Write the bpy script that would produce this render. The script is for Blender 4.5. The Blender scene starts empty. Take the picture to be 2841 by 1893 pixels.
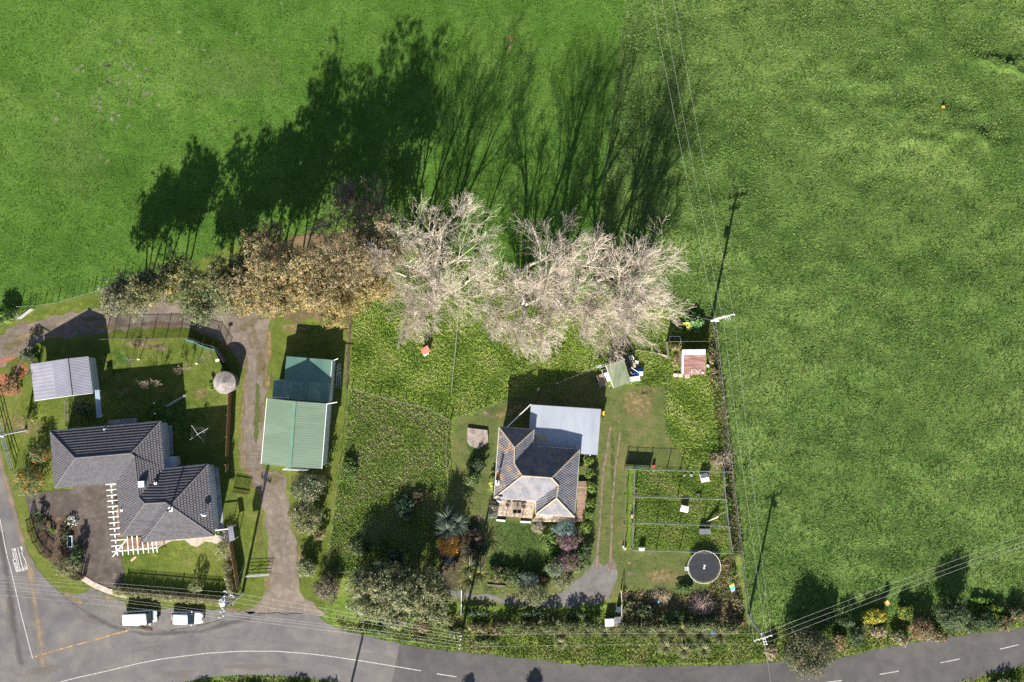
import bpy, math, random
import numpy as np
from mathutils import Vector, Matrix
from mathutils.geometry import tessellate_polygon

# ------------------------------------------------------------------ camera, sky, sun, exposure
HC = 135.0; PX = 20.0; CX, CY = 1420.5, 946.5
sc = bpy.context.scene
cam = bpy.data.cameras.new("camera"); cam_o = bpy.data.objects.new("camera", cam)
sc.collection.objects.link(cam_o); cam_o.location = (0, 0, HC); sc.camera = cam_o
cam.sensor_width = 36.0; cam.lens = 18.0 * HC / (2841 / 2 / PX); cam.clip_end = 3000; cam.clip_start = 1.0
SUN_EL = math.atan(0.5); SDX, SDY = 0.215, 1.0            # shadows run this way over the ground
sun = bpy.data.lights.new("sun", 'SUN'); sun_o = bpy.data.objects.new("sun", sun)
sc.collection.objects.link(sun_o)
n_ = math.hypot(SDX, SDY)
d_ = Vector((SDX / n_ * math.cos(SUN_EL), SDY / n_ * math.cos(SUN_EL), -math.sin(SUN_EL)))
sun_o.rotation_euler = d_.to_track_quat('-Z', 'Y').to_euler()
sun.energy = 5.0; sun.angle = math.radians(0.5); sun.color = (1.0, 0.93, 0.80)
world = bpy.data.worlds.new("World"); sc.world = world; world.use_nodes = True
wn = world.node_tree; wn.nodes.clear()
sky = wn.nodes.new('ShaderNodeTexSky'); sky.sky_type = 'NISHITA'; sky.sun_disc = False
sky.sun_elevation = SUN_EL; sky.sun_rotation = math.atan2(-SDX, -SDY)
bg = wn.nodes.new('ShaderNodeBackground'); bg.inputs[1].default_value = 0.050
wo = wn.nodes.new('ShaderNodeOutputWorld')
wn.links.new(sky.outputs[0], bg.inputs[0]); wn.links.new(bg.outputs[0], wo.inputs[0])
sc.view_settings.view_transform = 'Standard'; sc.view_settings.look = 'None'
sc.view_settings.exposure = 1.6; sc.view_settings.gamma = 1.0; sc.view_settings.use_curve_mapping = False
sc.render.engine = 'CYCLES'
sc.cycles.max_bounces = 5; sc.cycles.diffuse_bounces = 2; sc.cycles.glossy_bounces = 2
sc.cycles.transmission_bounces = 2; sc.cycles.transparent_max_bounces = 12
sc.cycles.use_denoising = False

# ------------------------------------------------------------------ helpers
RNG = np.random.default_rng(7)
def W(px, py, z=0.0):
    s = (1 - z / HC) / PX
    return Vector(((px - CX) * s, (CY - py) * s, z))
COL = sc.collection
def link(o): COL.objects.link(o); return o
def tag(o, label=None, cat=None, group=None, kind=None):
    if label: o['label'] = label
    if cat: o['category'] = cat
    if group: o['group'] = group
    if kind: o['kind'] = kind
    return o
def thing(name, label, cat, loc, group=None):
    e = bpy.data.objects.new(name, None); link(e); e.location = loc; e.empty_display_size = 0.3
    return tag(e, label, cat, group)
def adopt(o, parent):
    o.parent = parent
    p = parent; off = Vector((0, 0, 0))
    while p is not None and p.type == 'EMPTY':
        off += Vector(p.location); p = p.parent
    o.matrix_parent_inverse = Matrix.Translation(-off) if parent.type == 'EMPTY' else Matrix.Identity(4)
    return o
class MB:
    def __init__(s): s.v = []; s.f = []; s.c = []; s.mi = []
    def add(s, vs, fs, col=None, mi=0):
        b = len(s.v); s.v += [tuple(x) for x in vs]
        for f in fs: s.f.append(tuple(i + b for i in f)); s.mi.append(mi)
        s.c += [col or (1, 1, 1)] * len(vs)
        return s
    def prism(s, pts, z0, z1, mi=0, col=None):          # pts ccw xy
        n = len(pts)
        a = sum(pts[i][0] * pts[(i + 1) % n][1] - pts[(i + 1) % n][0] * pts[i][1] for i in range(n))
        if a < 0: pts = pts[::-1]
        zz0 = z0 if hasattr(z0, '__len__') else [z0] * n; zz1 = z1 if hasattr(z1, '__len__') else [z1] * n
        if a < 0: zz0 = zz0[::-1]; zz1 = zz1[::-1]
        vs = [(p[0], p[1], zz0[i]) for i, p in enumerate(pts)] + [(p[0], p[1], zz1[i]) for i, p in enumerate(pts)]
        fs = [tuple(range(n - 1, -1, -1)), tuple(range(n, 2 * n))] + [(i, (i + 1) % n, n + (i + 1) % n, n + i) for i in range(n)]
        return s.add(vs, fs, col, mi)
    def box(s, c, size, rz=0.0, mi=0, col=None):        # c = centre of the bottom
        hx, hy = size[0] / 2, size[1] / 2; cr, sr = math.cos(rz), math.sin(rz)
        pts = [(c[0] + x * cr - y * sr, c[1] + x * sr + y * cr) for x, y in ((-hx, -hy), (hx, -hy), (hx, hy), (-hx, hy))]
        return s.prism(pts, c[2], c[2] + size[2], mi, col)
    def beam(s, a, b, w, h, mi=0, col=None):            # rectangular bar a->b, section w (side) x h (up)
        a = Vector(a); b = Vector(b); d = (b - a).normalized()
        up = Vector((0, 0, 1)) if abs(d.z) < 0.95 else Vector((1, 0, 0))
        sd = d.cross(up).normalized(); u = sd.cross(d).normalized()
        vs = [p + sd * i * w / 2 + u * j * h / 2 for p in (a, b) for i, j in ((-1, -1), (1, -1), (1, 1), (-1, 1))]
        return s.add(vs, [(3, 2, 1, 0), (4, 5, 6, 7), (0, 1, 5, 4), (1, 2, 6, 5), (2, 3, 7, 6), (3, 0, 4, 7)], col, mi)
    def tube(s, pts, rad, n=6, mi=0, col=None, cap=True):
        pts = [Vector(p) for p in pts]; m = len(pts)
        if not hasattr(rad, '__len__'): rad = [rad] * m
        vs = []
        for i, p in enumerate(pts):
            d = (pts[min(i + 1, m - 1)] - pts[max(i - 1, 0)]).normalized()
            up = Vector((0, 0, 1)) if abs(d.z) < 0.9 else Vector((1, 0, 0))
            sd = d.cross(up).normalized(); u = sd.cross(d)
            for k in range(n):
                t = 2 * math.pi * k / n
                vs.append(p + sd * math.cos(t) * rad[i] + u * math.sin(t) * rad[i])
        fs = [(i * n + k, i * n + (k + 1) % n, (i + 1) * n + (k + 1) % n, (i + 1) * n + k) for i in range(m - 1) for k in range(n)]
        if cap: fs += [tuple(range(n - 1, -1, -1)), tuple(range((m - 1) * n, m * n))]
        return s.add(vs, fs, col, mi)
    def lathe(s, c, prof, n=20, mi=0, col=None):        # prof = [(r,z)] bottom to top
        m = len(prof)
        vs = [(c[0] + r * math.cos(2 * math.pi * k / n), c[1] + r * math.sin(2 * math.pi * k / n), c[2] + z) for r, z in prof for k in range(n)]
        fs = [(i * n + k, i * n + (k + 1) % n, (i + 1) * n + (k + 1) % n, (i + 1) * n + k) for i in range(m - 1) for k in range(n)]
        fs += [tuple(range(n - 1, -1, -1)), tuple(range((m - 1) * n, m * n))]
        return s.add(vs, fs, col, mi)
    def build(s, name, mats, parent=None, smooth=False, colors=False):
        me = bpy.data.meshes.new(name); me.from_pydata(s.v, [], s.f)
        mats = mats if isinstance(mats, (list, tuple)) else [mats]
        for m in mats: me.materials.append(m)
        if len(mats) > 1: me.polygons.foreach_set('material_index', s.mi)
        if colors:
            at = me.color_attributes.new('Col', 'FLOAT_COLOR', 'POINT')
            a = np.ones((len(s.v), 4), dtype=np.float32); a[:, :3] = s.c
            at.data.foreach_set('color', a.ravel())
        if smooth: me.polygons.foreach_set('use_smooth', [True] * len(me.polygons))
        me.update()
        o = link(bpy.data.objects.new(name, me))
        if parent: adopt(o, parent)
        return o
def np_mesh(name, V, F, C, mat, parent=None, alpha=None):
    """V (n,3), F (m,k) fixed size faces, C (n,3) colours."""
    me = bpy.data.meshes.new(name); V = np.asarray(V, np.float32); F = np.asarray(F, np.int32); k = F.shape[1]
    me.vertices.add(len(V)); me.vertices.foreach_set('co', V.ravel())
    me.loops.add(F.size); me.loops.foreach_set('vertex_index', F.ravel())
    me.polygons.add(len(F)); me.polygons.foreach_set('loop_start', np.arange(0, F.size, k, dtype=np.int32))
    me.polygons.foreach_set('loop_total', np.full(len(F), k, np.int32))
    if C is not None:
        at = me.color_attributes.new('Col', 'FLOAT_COLOR', 'POINT')
        a = np.ones((len(V), 4), np.float32); a[:, :3] = C
        if alpha is not None: a[:, 3] = alpha
        at.data.foreach_set('color', a.ravel())
    me.materials.append(mat); me.update(calc_edges=True)
    o = link(bpy.data.objects.new(name, me))
    if parent: adopt(o, parent)
    return o
def copy_part(src, loc, rz=0.0, parent=None):
    """another object on the same mesh (mesh modelled about its own origin)"""
    c = src.copy(); link(c); c.location = loc; c.rotation_euler = (0, 0, rz)
    if parent: adopt(c, parent)
    return c

# ------------------------------------------------------------------ materials
MATS = {}
def mat(name, c1, c2=None, scale=1.0, rough=0.8, bump=0.0, bscale=20.0, metal=0.0, spec=0.3, stretch=(1, 1, 1), mid=(0.4, 0.6), c3=None, s3=8.0, wave=None, attr=False, coat=0.0):
    if name in MATS: return MATS[name]
    m = bpy.data.materials.new(name); m.use_nodes = True; MATS[name] = m
    nt = m.node_tree; N = nt.nodes; L = nt.links
    b = N['Principled BSDF']; b.inputs['Roughness'].default_value = rough; b.inputs['Metallic'].default_value = metal
    b.inputs['Specular IOR Level'].default_value = spec; b.inputs['Coat Weight'].default_value = coat
    tc = N.new('ShaderNodeTexCoord'); mp = N.new('ShaderNodeMapping'); mp.inputs['Scale'].default_value = stretch
    L.new(tc.outputs['Object'], mp.inputs['Vector'])
    def noise(s, det=4.0, r=0.6):
        n = N.new('ShaderNodeTexNoise'); n.inputs['Scale'].default_value = s; n.inputs['Detail'].default_value = det
        n.inputs['Roughness'].default_value = r; L.new(mp.outputs[0], n.inputs['Vector']); return n
    def ramp(src, a, bb, lo, hi):
        r = N.new('ShaderNodeValToRGB'); r.color_ramp.elements[0].position = lo; r.color_ramp.elements[1].position = hi
        r.color_ramp.elements[0].color = (*a, 1); r.color_ramp.elements[1].color = (*bb, 1); L.new(src, r.inputs[0]); return r
    out = None
    if c2 is None: c2 = tuple(x * 1.15 for x in c1)
    out = ramp(noise(scale).outputs[0], c1, c2, *mid).outputs[0]
    if c3 is not None:
        mx = N.new('ShaderNodeMixRGB'); mx.blend_type = 'MIX'
        f = ramp(noise(s3, 5, 0.7).outputs[0], (0, 0, 0), (1, 1, 1), 0.52, 0.62)
        L.new(f.outputs[0], mx.inputs[0]); L.new(out, mx.inputs[1]); mx.inputs[2].default_value = (*c3, 1); out = mx.outputs[0]
    if attr:
        a = N.new('ShaderNodeAttribute'); a.attribute_name = 'Col'
        mx = N.new('ShaderNodeMixRGB'); mx.blend_type = 'MULTIPLY'; mx.inputs[0].default_value = 1
        L.new(out, mx.inputs[1]); L.new(a.outputs[0], mx.inputs[2]); out = mx.outputs[0]
    L.new(out, b.inputs['Base Color'])
    h = None
    if bump > 0:
        h = noise(bscale, 5, 0.65).outputs[0]
        bp = N.new('ShaderNodeBump'); bp.inputs['Distance'].default_value = bump; bp.inputs['Strength'].default_value = 1.0
        L.new(h, bp.inputs['Height']); last = bp
        if wave:                                        # (axis vector, period) ribs
            pass
        L.new(bp.outputs[0], b.inputs['Normal'])
    if wave:
        uv = N.new('ShaderNodeUVMap')
        sx = N.new('ShaderNodeSeparateXYZ'); L.new(uv.outputs[0], sx.inputs[0])
        mt = N.new('ShaderNodeMath'); mt.operation = 'MULTIPLY'; mt.inputs[1].default_value = 2 * math.pi / wave[0]; L.new(sx.outputs[0], mt.inputs[0])
        sn = N.new('ShaderNodeMath'); sn.operation = 'SINE'; L.new(mt.outputs[0], sn.inputs[0])
        b2 = N.new('ShaderNodeBump'); b2.inputs['Distance'].default_value = wave[1]; L.new(sn.outputs[0], b2.inputs['Height'])
        if bump > 0: L.new(bp.outputs[0], b2.inputs['Normal'])
        L.new(b2.outputs[0], b.inputs['Normal'])
    return m
def ground_mat(name, stops, big=0.12, medium=0.7, fine=5.0, tint=None, und=0.0, bump=0.06, rough=0.9, stretch=(1, 1, 1), finec=0.35, streak=None):
    """ground colour from three scales of noise, fine relief and (und) broad undulation"""
    m = bpy.data.materials.new(name); m.use_nodes = True; MATS[name] = m
    nt = m.node_tree; N = nt.nodes; L = nt.links; b = N['Principled BSDF']
    b.inputs['Roughness'].default_value = rough; b.inputs['Specular IOR Level'].default_value = 0.15
    geo = N.new('ShaderNodeNewGeometry'); mp = N.new('ShaderNodeMapping'); mp.inputs['Scale'].default_value = stretch
    L.new(geo.outputs['Position'], mp.inputs['Vector'])
    def noise(s, det=3.0, r=0.55, dist=0.0):
        n = N.new('ShaderNodeTexNoise'); n.inputs['Scale'].default_value = s; n.inputs['Detail'].default_value = det
        n.inputs['Roughness'].default_value = r; n.inputs['Distortion'].default_value = dist
        L.new(mp.outputs[0], n.inputs['Vector']); return n.outputs[0]
    a = N.new('ShaderNodeMath'); a.operation = 'ADD'; L.new(noise(big, 4, .6), a.inputs[0]); L.new(noise(medium, 5, .65, .5), a.inputs[1])
    a2 = N.new('ShaderNodeMath'); a2.operation = 'MULTIPLY'; a2.inputs[1].default_value = 0.5; L.new(a.outputs[0], a2.inputs[0])
    r = N.new('ShaderNodeValToRGB'); els = r.color_ramp.elements
    n = len(stops)
    while len(els) < n: els.new(0.5)
    for i, c in enumerate(stops): els[i].position = 0.38 + 0.24 * i / (n - 1); els[i].color = (*c, 1)
    L.new(a2.outputs[0], r.inputs[0])
    fr = N.new('ShaderNodeMapRange'); fr.inputs['From Min'].default_value = 0.3; fr.inputs['From Max'].default_value = 0.7
    fr.inputs['To Min'].default_value = 1 - finec; fr.inputs['To Max'].default_value = 1 + finec
    fn = noise(fine, 6, .75); L.new(fn, fr.inputs[0])
    mx = N.new('ShaderNodeMixRGB'); mx.blend_type = 'MULTIPLY'; mx.inputs[0].default_value = 1
    L.new(r.outputs[0], mx.inputs[1]); L.new(fr.outputs[0], mx.inputs[2])
    L.new(mx.outputs[0], b.inputs['Base Color'])
    bp = N.new('ShaderNodeBump'); bp.inputs['Distance'].default_value = bump; L.new(noise(fine * 0.55, 6, .75), bp.inputs['Height'])
    if und > 0:
        b2 = N.new('ShaderNodeBump'); b2.inputs['Distance'].default_value = und; L.new(noise(0.09, 2, .45), b2.inputs['Height'])
        L.new(b2.outputs[0], bp.inputs['Normal'])
    L.new(bp.outputs[0], b.inputs['Normal'])
    return m
def decal_mat(name, c1, c2, scale=1.5, rough=0.9, k=1.0):
    """a thin stain: opacity = Col alpha broken up by noise"""
    m = bpy.data.materials.new(name); m.use_nodes = True; nt = m.node_tree; N = nt.nodes; L = nt.links; b = N['Principled BSDF']
    b.inputs['Roughness'].default_value = rough; b.inputs['Specular IOR Level'].default_value = 0.15
    geo = N.new('ShaderNodeNewGeometry')
    def noise(s, d=5, r=.65):
        n = N.new('ShaderNodeTexNoise'); n.inputs['Scale'].default_value = s; n.inputs['Detail'].default_value = d; n.inputs['Roughness'].default_value = r
        L.new(geo.outputs['Position'], n.inputs['Vector']); return n.outputs[0]
    rr = N.new('ShaderNodeValToRGB'); rr.color_ramp.elements[0].color = (*c1, 1); rr.color_ramp.elements[1].color = (*c2, 1)
    rr.color_ramp.elements[0].position = .35; rr.color_ramp.elements[1].position = .65; L.new(noise(4.0), rr.inputs[0])
    L.new(rr.outputs[0], b.inputs['Base Color'])
    at = N.new('ShaderNodeAttribute'); at.attribute_name = 'Col'
    ad = N.new('ShaderNodeMath'); ad.operation = 'MULTIPLY_ADD'; L.new(noise(scale), ad.inputs[0]); ad.inputs[1].default_value = 3.0; ad.inputs[2].default_value = -1.5
    a2 = N.new('ShaderNodeMath'); a2.operation = 'ADD'; L.new(ad.outputs[0], a2.inputs[0]); L.new(at.outputs['Alpha'], a2.inputs[1])
    mr = N.new('ShaderNodeMapRange'); mr.inputs['From Min'].default_value = 0.2; mr.inputs['From Max'].default_value = 1.0; mr.inputs['To Max'].default_value = k
    L.new(a2.outputs[0], mr.inputs[0])
    m3 = N.new('ShaderNodeMath'); m3.operation = 'MULTIPLY'; ms = N.new('ShaderNodeMath'); ms.operation = 'MULTIPLY'; ms.use_clamp = True; ms.inputs[1].default_value = 2.5; L.new(at.outputs['Alpha'], ms.inputs[0])
    L.new(mr.outputs[0], m3.inputs[0]); L.new(ms.outputs[0], m3.inputs[1]); L.new(m3.outputs[0], b.inputs['Alpha'])
    bp = N.new('ShaderNodeBump'); bp.inputs['Distance'].default_value = .03; L.new(noise(6), bp.inputs['Height']); L.new(bp.outputs[0], b.inputs['Normal'])
    return m
def leaf_mat(name, trans=0.25, rough=0.55):
    m = bpy.data.materials.new(name); m.use_nodes = True; nt = m.node_tree; N = nt.nodes; L = nt.links; b = N['Principled BSDF']
    b.inputs['Roughness'].default_value = rough; b.inputs['Specular IOR Level'].default_value = 0.3
    at = N.new('ShaderNodeAttribute'); at.attribute_name = 'Col'; L.new(at.outputs[0], b.inputs['Base Color'])
    t = N.new('ShaderNodeBsdfTranslucent'); L.new(at.outputs[0], t.inputs[0])
    mx = N.new('ShaderNodeMixShader'); mx.inputs[0].default_value = trans
    L.new(b.outputs[0], mx.inputs[1]); L.new(t.outputs[0], mx.inputs[2]); L.new(mx.outputs[0], N['Material Output'].inputs[0])
    return m
LEAF = leaf_mat('leaf', 0.3); BLADE = leaf_mat('grass_blade', 0.2, 0.7)
def bark_mat():
    return mat('bark', (.11, .085, .065), (.2, .17, .14), 3, .9, .02, 12)
BARK = bark_mat()
PALEBARK = mat('pale_bark', (.40, .345, .29), (.57, .51, .44), 2.0, .85, .01, 14)
WHITE = mat('white_paint', (.74, .75, .76), (.80, .80, .80), 2, .45)
GALV = mat('galvanised_steel', (.42, .44, .46), (.52, .53, .55), 4, .45, metal=.4)
TIMBER = mat('weathered_timber', (.19, .15, .115), (.30, .25, .2), 3, .85, .01, 20, stretch=(1, 1, .3))
POSTW = mat('grey_post_timber', (.15, .13, .11), (.24, .215, .185), 4, .85)
DARKT = mat('dark_stained_timber', (.055, .035, .022), (.09, .06, .04), 3, .8)
REDT = mat('red_brown_timber', (.20, .10, .05), (.29, .16, .09), 2, .75)
CONC = mat('concrete', (.26, .24, .225), (.36, .34, .32), 1.2, .9, .01, 10, c3=(.16, .14, .13), s3=2.0)
WIRE = mat('wire', (.14, .14, .13), (.2, .2, .19), 2, .7)
GLASS = mat('window_glass', (.02, .03, .04), (.03, .04, .05), 1, .08, spec=.8)
BLACK = mat('black_rubber', (.012, .012, .014), (.02, .02, .022), 3, .7)
# ------------------------------------------------------------------ shapes that many things share
def pip(P, poly):
    x, y = P[:, 0], P[:, 1]; r = np.zeros(len(P), bool); n = len(poly); j = n - 1
    for i in range(n):
        xi, yi = poly[i][0], poly[i][1]; xj, yj = poly[j][0], poly[j][1]
        c = ((yi > y) != (yj > y)) & (x < (xj - xi) * (y - yi) / (yj - yi + 1e-12) + xi)
        r ^= c; j = i
    return r
def wp(poly): return [(W(*p).x, W(*p).y) for p in poly]
def sheet(name, poly, z, m, amp=0.25, step=0.6, seed=0, kind='structure', uneven=True):
    """flat ground sheet with an uneven outline"""
    rg = random.Random(seed + len(poly)); P = wp(poly); out = []
    for i in range(len(P)):
        a, b = P[i], P[(i + 1) % len(P)]; L = math.hypot(b[0] - a[0], b[1] - a[1]); n = max(1, int(L / step)) if uneven else 1
        n = min(n, 400)
        nx, ny = -(b[1] - a[1]) / (L + 1e-9), (b[0] - a[0]) / (L + 1e-9)
        for k in range(n):
            t = k / n; j = (math.sin(t * L * 1.7 + i * 2.1) * .45 + math.sin(t * L * 4.3 + i) * .3 + (rg.random() - .5)) * amp if (uneven and k) else 0
            out.append((a[0] + (b[0] - a[0]) * t + nx * j, a[1] + (b[1] - a[1]) * t + ny * j, z))
    me = bpy.data.meshes.new(name)
    tri = tessellate_polygon([[Vector(p) for p in out]])
    me.from_pydata(out, [], [tuple(t) for t in tri]); me.materials.append(m); me.update()
    # every triangle faces up
    if sum(p.normal.z for p in me.polygons) < 0: me.flip_normals()
    o = link(bpy.data.objects.new(name, me)); o['kind'] = kind
    return o
def strip(name, pts, width, z, m, alpha=None, kind='structure', solid=False, amp=0.12):
    """line on the ground; width in metres (number or list). alpha: soft edges"""
    P = [Vector((*xy, 0)) for xy in wp(pts)]; Q = []
    for i in range(len(P) - 1):
        L = (P[i + 1] - P[i]).length; n = max(1, int(L / .5))
        for k in range(n): Q.append((P[i].lerp(P[i + 1], k / n), i + k / n))
    Q.append((P[-1], len(P) - 1))
    wl = width if hasattr(width, '__len__') else [width] * len(P)
    V = []; F = []; A = []; m_ = 3 if alpha is not None else 2
    for i, (p, t) in enumerate(Q):
        d = (Q[min(i + 1, len(Q) - 1)][0] - Q[max(i - 1, 0)][0]).normalized(); nn = Vector((-d.y, d.x, 0))
        k = min(int(t), len(wl) - 2); w = wl[k] + (wl[k + 1] - wl[k]) * (t - k) if len(wl) > 1 else wl[0]
        w *= 1 + (0 if solid else amp * math.sin(i * 1.9) + amp * .7 * math.sin(i * .77))
        for s, a in (((-.5, 0), (0, 1), (.5, 0)) if m_ == 3 else ((-.5, 1), (.5, 1))):
            q = p + nn * w * s; V.append((q.x, q.y, z)); A.append(a * (alpha or 1) * (1 if 0 < i < len(Q) - 1 or solid else (0 if alpha is not None else 1)))
    for i in range(len(Q) - 1):
        for j in range(m_ - 1):
            a = i * m_ + j; F.append((a + m_, a + m_ + 1, a + 1, a))
    o = np_mesh(name, np.array(V), np.array(F)[:, ::-1], np.ones((len(V), 3)), m, alpha=np.array(A)); o['kind'] = kind
    return o
def blobs(name, lst, z, m, alpha=.9, kind='structure'):
    """soft stains: (px,py,rx_px,ry_px[,angle])"""
    V = []; F = []; A = []
    for b in lst:
        c = W(b[0], b[1]); rx, ry = b[2] / PX, b[3] / PX; an = b[4] if len(b) > 4 else 0; s = len(V)
        V.append((c.x, c.y, z)); A.append(alpha); n = 14
        for ring, al in ((.55, alpha * .8), (1.0, 0)):
            for k in range(n):
                t = 2 * math.pi * k / n; x, y = math.cos(t) * rx * ring, math.sin(t) * ry * ring
                V.append((c.x + x * math.cos(an) - y * math.sin(an), c.y + x * math.sin(an) + y * math.cos(an), z)); A.append(al)
        for k in range(n):
            k2 = (k + 1) % n
            F.append((s, s + 1 + k, s + 1 + k2)); F.append((s + 1 + k, s + 1 + n + k, s + 1 + n + k2)); F.append((s + 1 + k, s + 1 + n + k2, s + 1 + k2))
    o = np_mesh(name, np.array(V), np.array(F), np.ones((len(V), 3)), m, alpha=np.array(A)); o['kind'] = kind
    return o
RELIEF = [(2770, 172, 74, 7, .05, .42), (2800, 192, 60, 6, .05, .36), (2640, 325, 120, 14, .1, .22), (2600, 350, 90, 12, .15, .24), (2560, 392, 140, 12, .12, .26), (2700, 372, 90, 11, .1, .30), (2740, 402, 66, 11, .05, .28), (2400, 225, 110, 14, 0, .16), (2260, 290, 90, 13, .2, .16), (2500, 300, 110, 13, .1, .18), (2480, 455, 90, 14, .1, .14)]
def relief(x, y):
    z = np.zeros_like(x)
    for px, py, L, w, an, am in RELIEF:
        c = W(px, py); dx, dy = x - c.x, y - c.y; u = dx * math.cos(an) + dy * math.sin(an); v = -dx * math.sin(an) + dy * math.cos(an) + .5 * np.sin(u * .8) + .25 * np.sin(u * 2.1 + px)
        z += am * np.exp(-(v / (w / PX * 1.7)) ** 2 - (u / (L / PX)) ** 4)
    return z
def grass(name, label, poly, dens, h, w, pal, excl=(), seed=1, blades=4, spread=.18, patch=.25, lean=(0, 0), cat='grass', z=0.0, gust=0.0):
    """tufts of leaning blades over a polygon, one stuff object"""
    rg = np.random.default_rng(seed); P = np.array(wp(poly)); lo, hi = P.min(0), P.max(0)
    n = int((hi - lo).prod() * dens); pts = rg.random((n, 2)) * (hi - lo) + lo
    ok = pip(pts, P)
    for e in excl: ok &= ~pip(pts, wp(e))
    pts = pts[ok]; n = len(pts)
    f = np.sin(pts[:, 0] * .9 + np.sin(pts[:, 1] * .6) * 2) + np.sin(pts[:, 1] * 1.1 + np.sin(pts[:, 0] * .5 + 1) * 2) + rg.normal(0, .9, n)
    pal = np.array(pal); idx = np.clip(((f + 2.6) / 5.2 * len(pal)).astype(int), 0, len(pal) - 1)
    col = pal[idx] * (1 + rg.normal(0, .16, (n, 1))).clip(.5, 1.6)
    hh = (h[0] + (h[1] - h[0]) * rg.random(n)) * (1 + patch * np.sin(pts[:, 0] * .7 + 1.3) * np.sin(pts[:, 1] * .8))
    k = blades; yaw = rg.random((n, k)) * 2 * math.pi; r = spread * rg.random((n, k))
    bx = pts[:, :1] + np.cos(yaw) * r; by = pts[:, 1:] + np.sin(yaw) * r
    H = hh[:, None] * (.6 + .6 * rg.random((n, k))); ln = H * (.3 + .8 * rg.random((n, k)))
    tx = bx + np.cos(yaw) * ln + lean[0] * H; ty = by + np.sin(yaw) * ln + lean[1] * H
    if gust:
        g = np.sin(pts[:, 0] * .5 + 2 * np.sin(pts[:, 1] * .3))[:, None] * gust; tx = tx + g * H; ty = ty - g * H * .5
    ya = yaw + math.pi / 2; ww = w * (.6 + .8 * rg.random((n, k))) / 2
    V = np.zeros((n, k, 3, 3)); V[..., 0, 0] = bx - np.cos(ya) * ww; V[..., 0, 1] = by - np.sin(ya) * ww
    V[..., 1, 0] = bx + np.cos(ya) * ww; V[..., 1, 1] = by + np.sin(ya) * ww; V[..., 2, 0] = tx; V[..., 2, 1] = ty; V[..., 2, 2] = H
    V[..., 2] += z + relief(pts[:, 0], pts[:, 1])[:, None, None]; V = V.reshape(-1, 3); C = np.repeat(col, k * 3, axis=0) * (1 + rg.normal(0, .08, (len(V), 1)))
    F = np.arange(len(V)).reshape(-1, 3)
    o = np_mesh(name, V, F, C.clip(0.002, 1), BLADE); tag(o, label, cat, kind='stuff'); return o

def leaf_quads(cent, outd, size, col, rg, aspect=.5, up=.35):
    n = len(cent); nr = outd * .8 + rg.normal(0, .6, (n, 3)); nr[:, 2] += up
    nr /= np.linalg.norm(nr, axis=1, keepdims=True) + 1e-9
    a = np.cross(nr, rg.normal(0, 1, (n, 3))); a /= np.linalg.norm(a, axis=1, keepdims=True) + 1e-9; b = np.cross(nr, a)
    s = (size[0] + (size[1] - size[0]) * rg.random(n))[:, None]
    V = np.stack([cent - a * s * .5, cent - b * s * aspect * .5, cent + a * s * .5, cent + b * s * aspect * .5], 1).reshape(-1, 3)
    return V, np.arange(4 * n).reshape(-1, 4), np.repeat(col, 4, axis=0)
def foliage(name, clumps, n, size, pal, parent, seed=0, aspect=.5, up=.6, sub=9, tight=.42, zmin=.05, floor=0.0, gain=1.35):
    """leaves gathered in small sprays over the shells of ellipsoid clumps (x,y,z,rx,ry,rz)"""
    rg = np.random.default_rng(seed); cl = np.array(clumps, float); wgt = (cl[:, 3] * cl[:, 4]) ** .9; wgt /= wgt.sum()
    S = max(8, int(n / 14)); ci = rg.choice(len(cl), S, p=wgt); d = rg.normal(0, 1, (S, 3)); d[:, 2] = d[:, 2] * .9 + .25
    d /= np.linalg.norm(d, axis=1, keepdims=True); rr = (.45 + .55 * rg.random(S) ** .5)[:, None]
    sc_ = cl[ci, :3] + d * rr * cl[ci, 3:]; pal = np.array(pal); pc = pal[rg.integers(0, len(pal), S)] * (1 + rg.normal(0, .18, (S, 1))).clip(.5, 1.6)
    k = rg.integers(0, S, n); spr = cl[ci[k], 3:].min(1)[:, None] * tight
    off = rg.normal(0, 1, (n, 3)) * spr * .45; off[:, 2] *= .6
    cent = sc_[k] + off; cent[:, 2] = np.maximum(cent[:, 2], zmin)
    col = pc[k] * (1 + rg.normal(0, .15, (n, 1))).clip(.4, 1.7)
    V, F, C = leaf_quads(cent, d[k], size, col * gain, rg, aspect, up)
    return np_mesh(name, V, F, C.clip(.002, 1), LEAF, parent)

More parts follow.
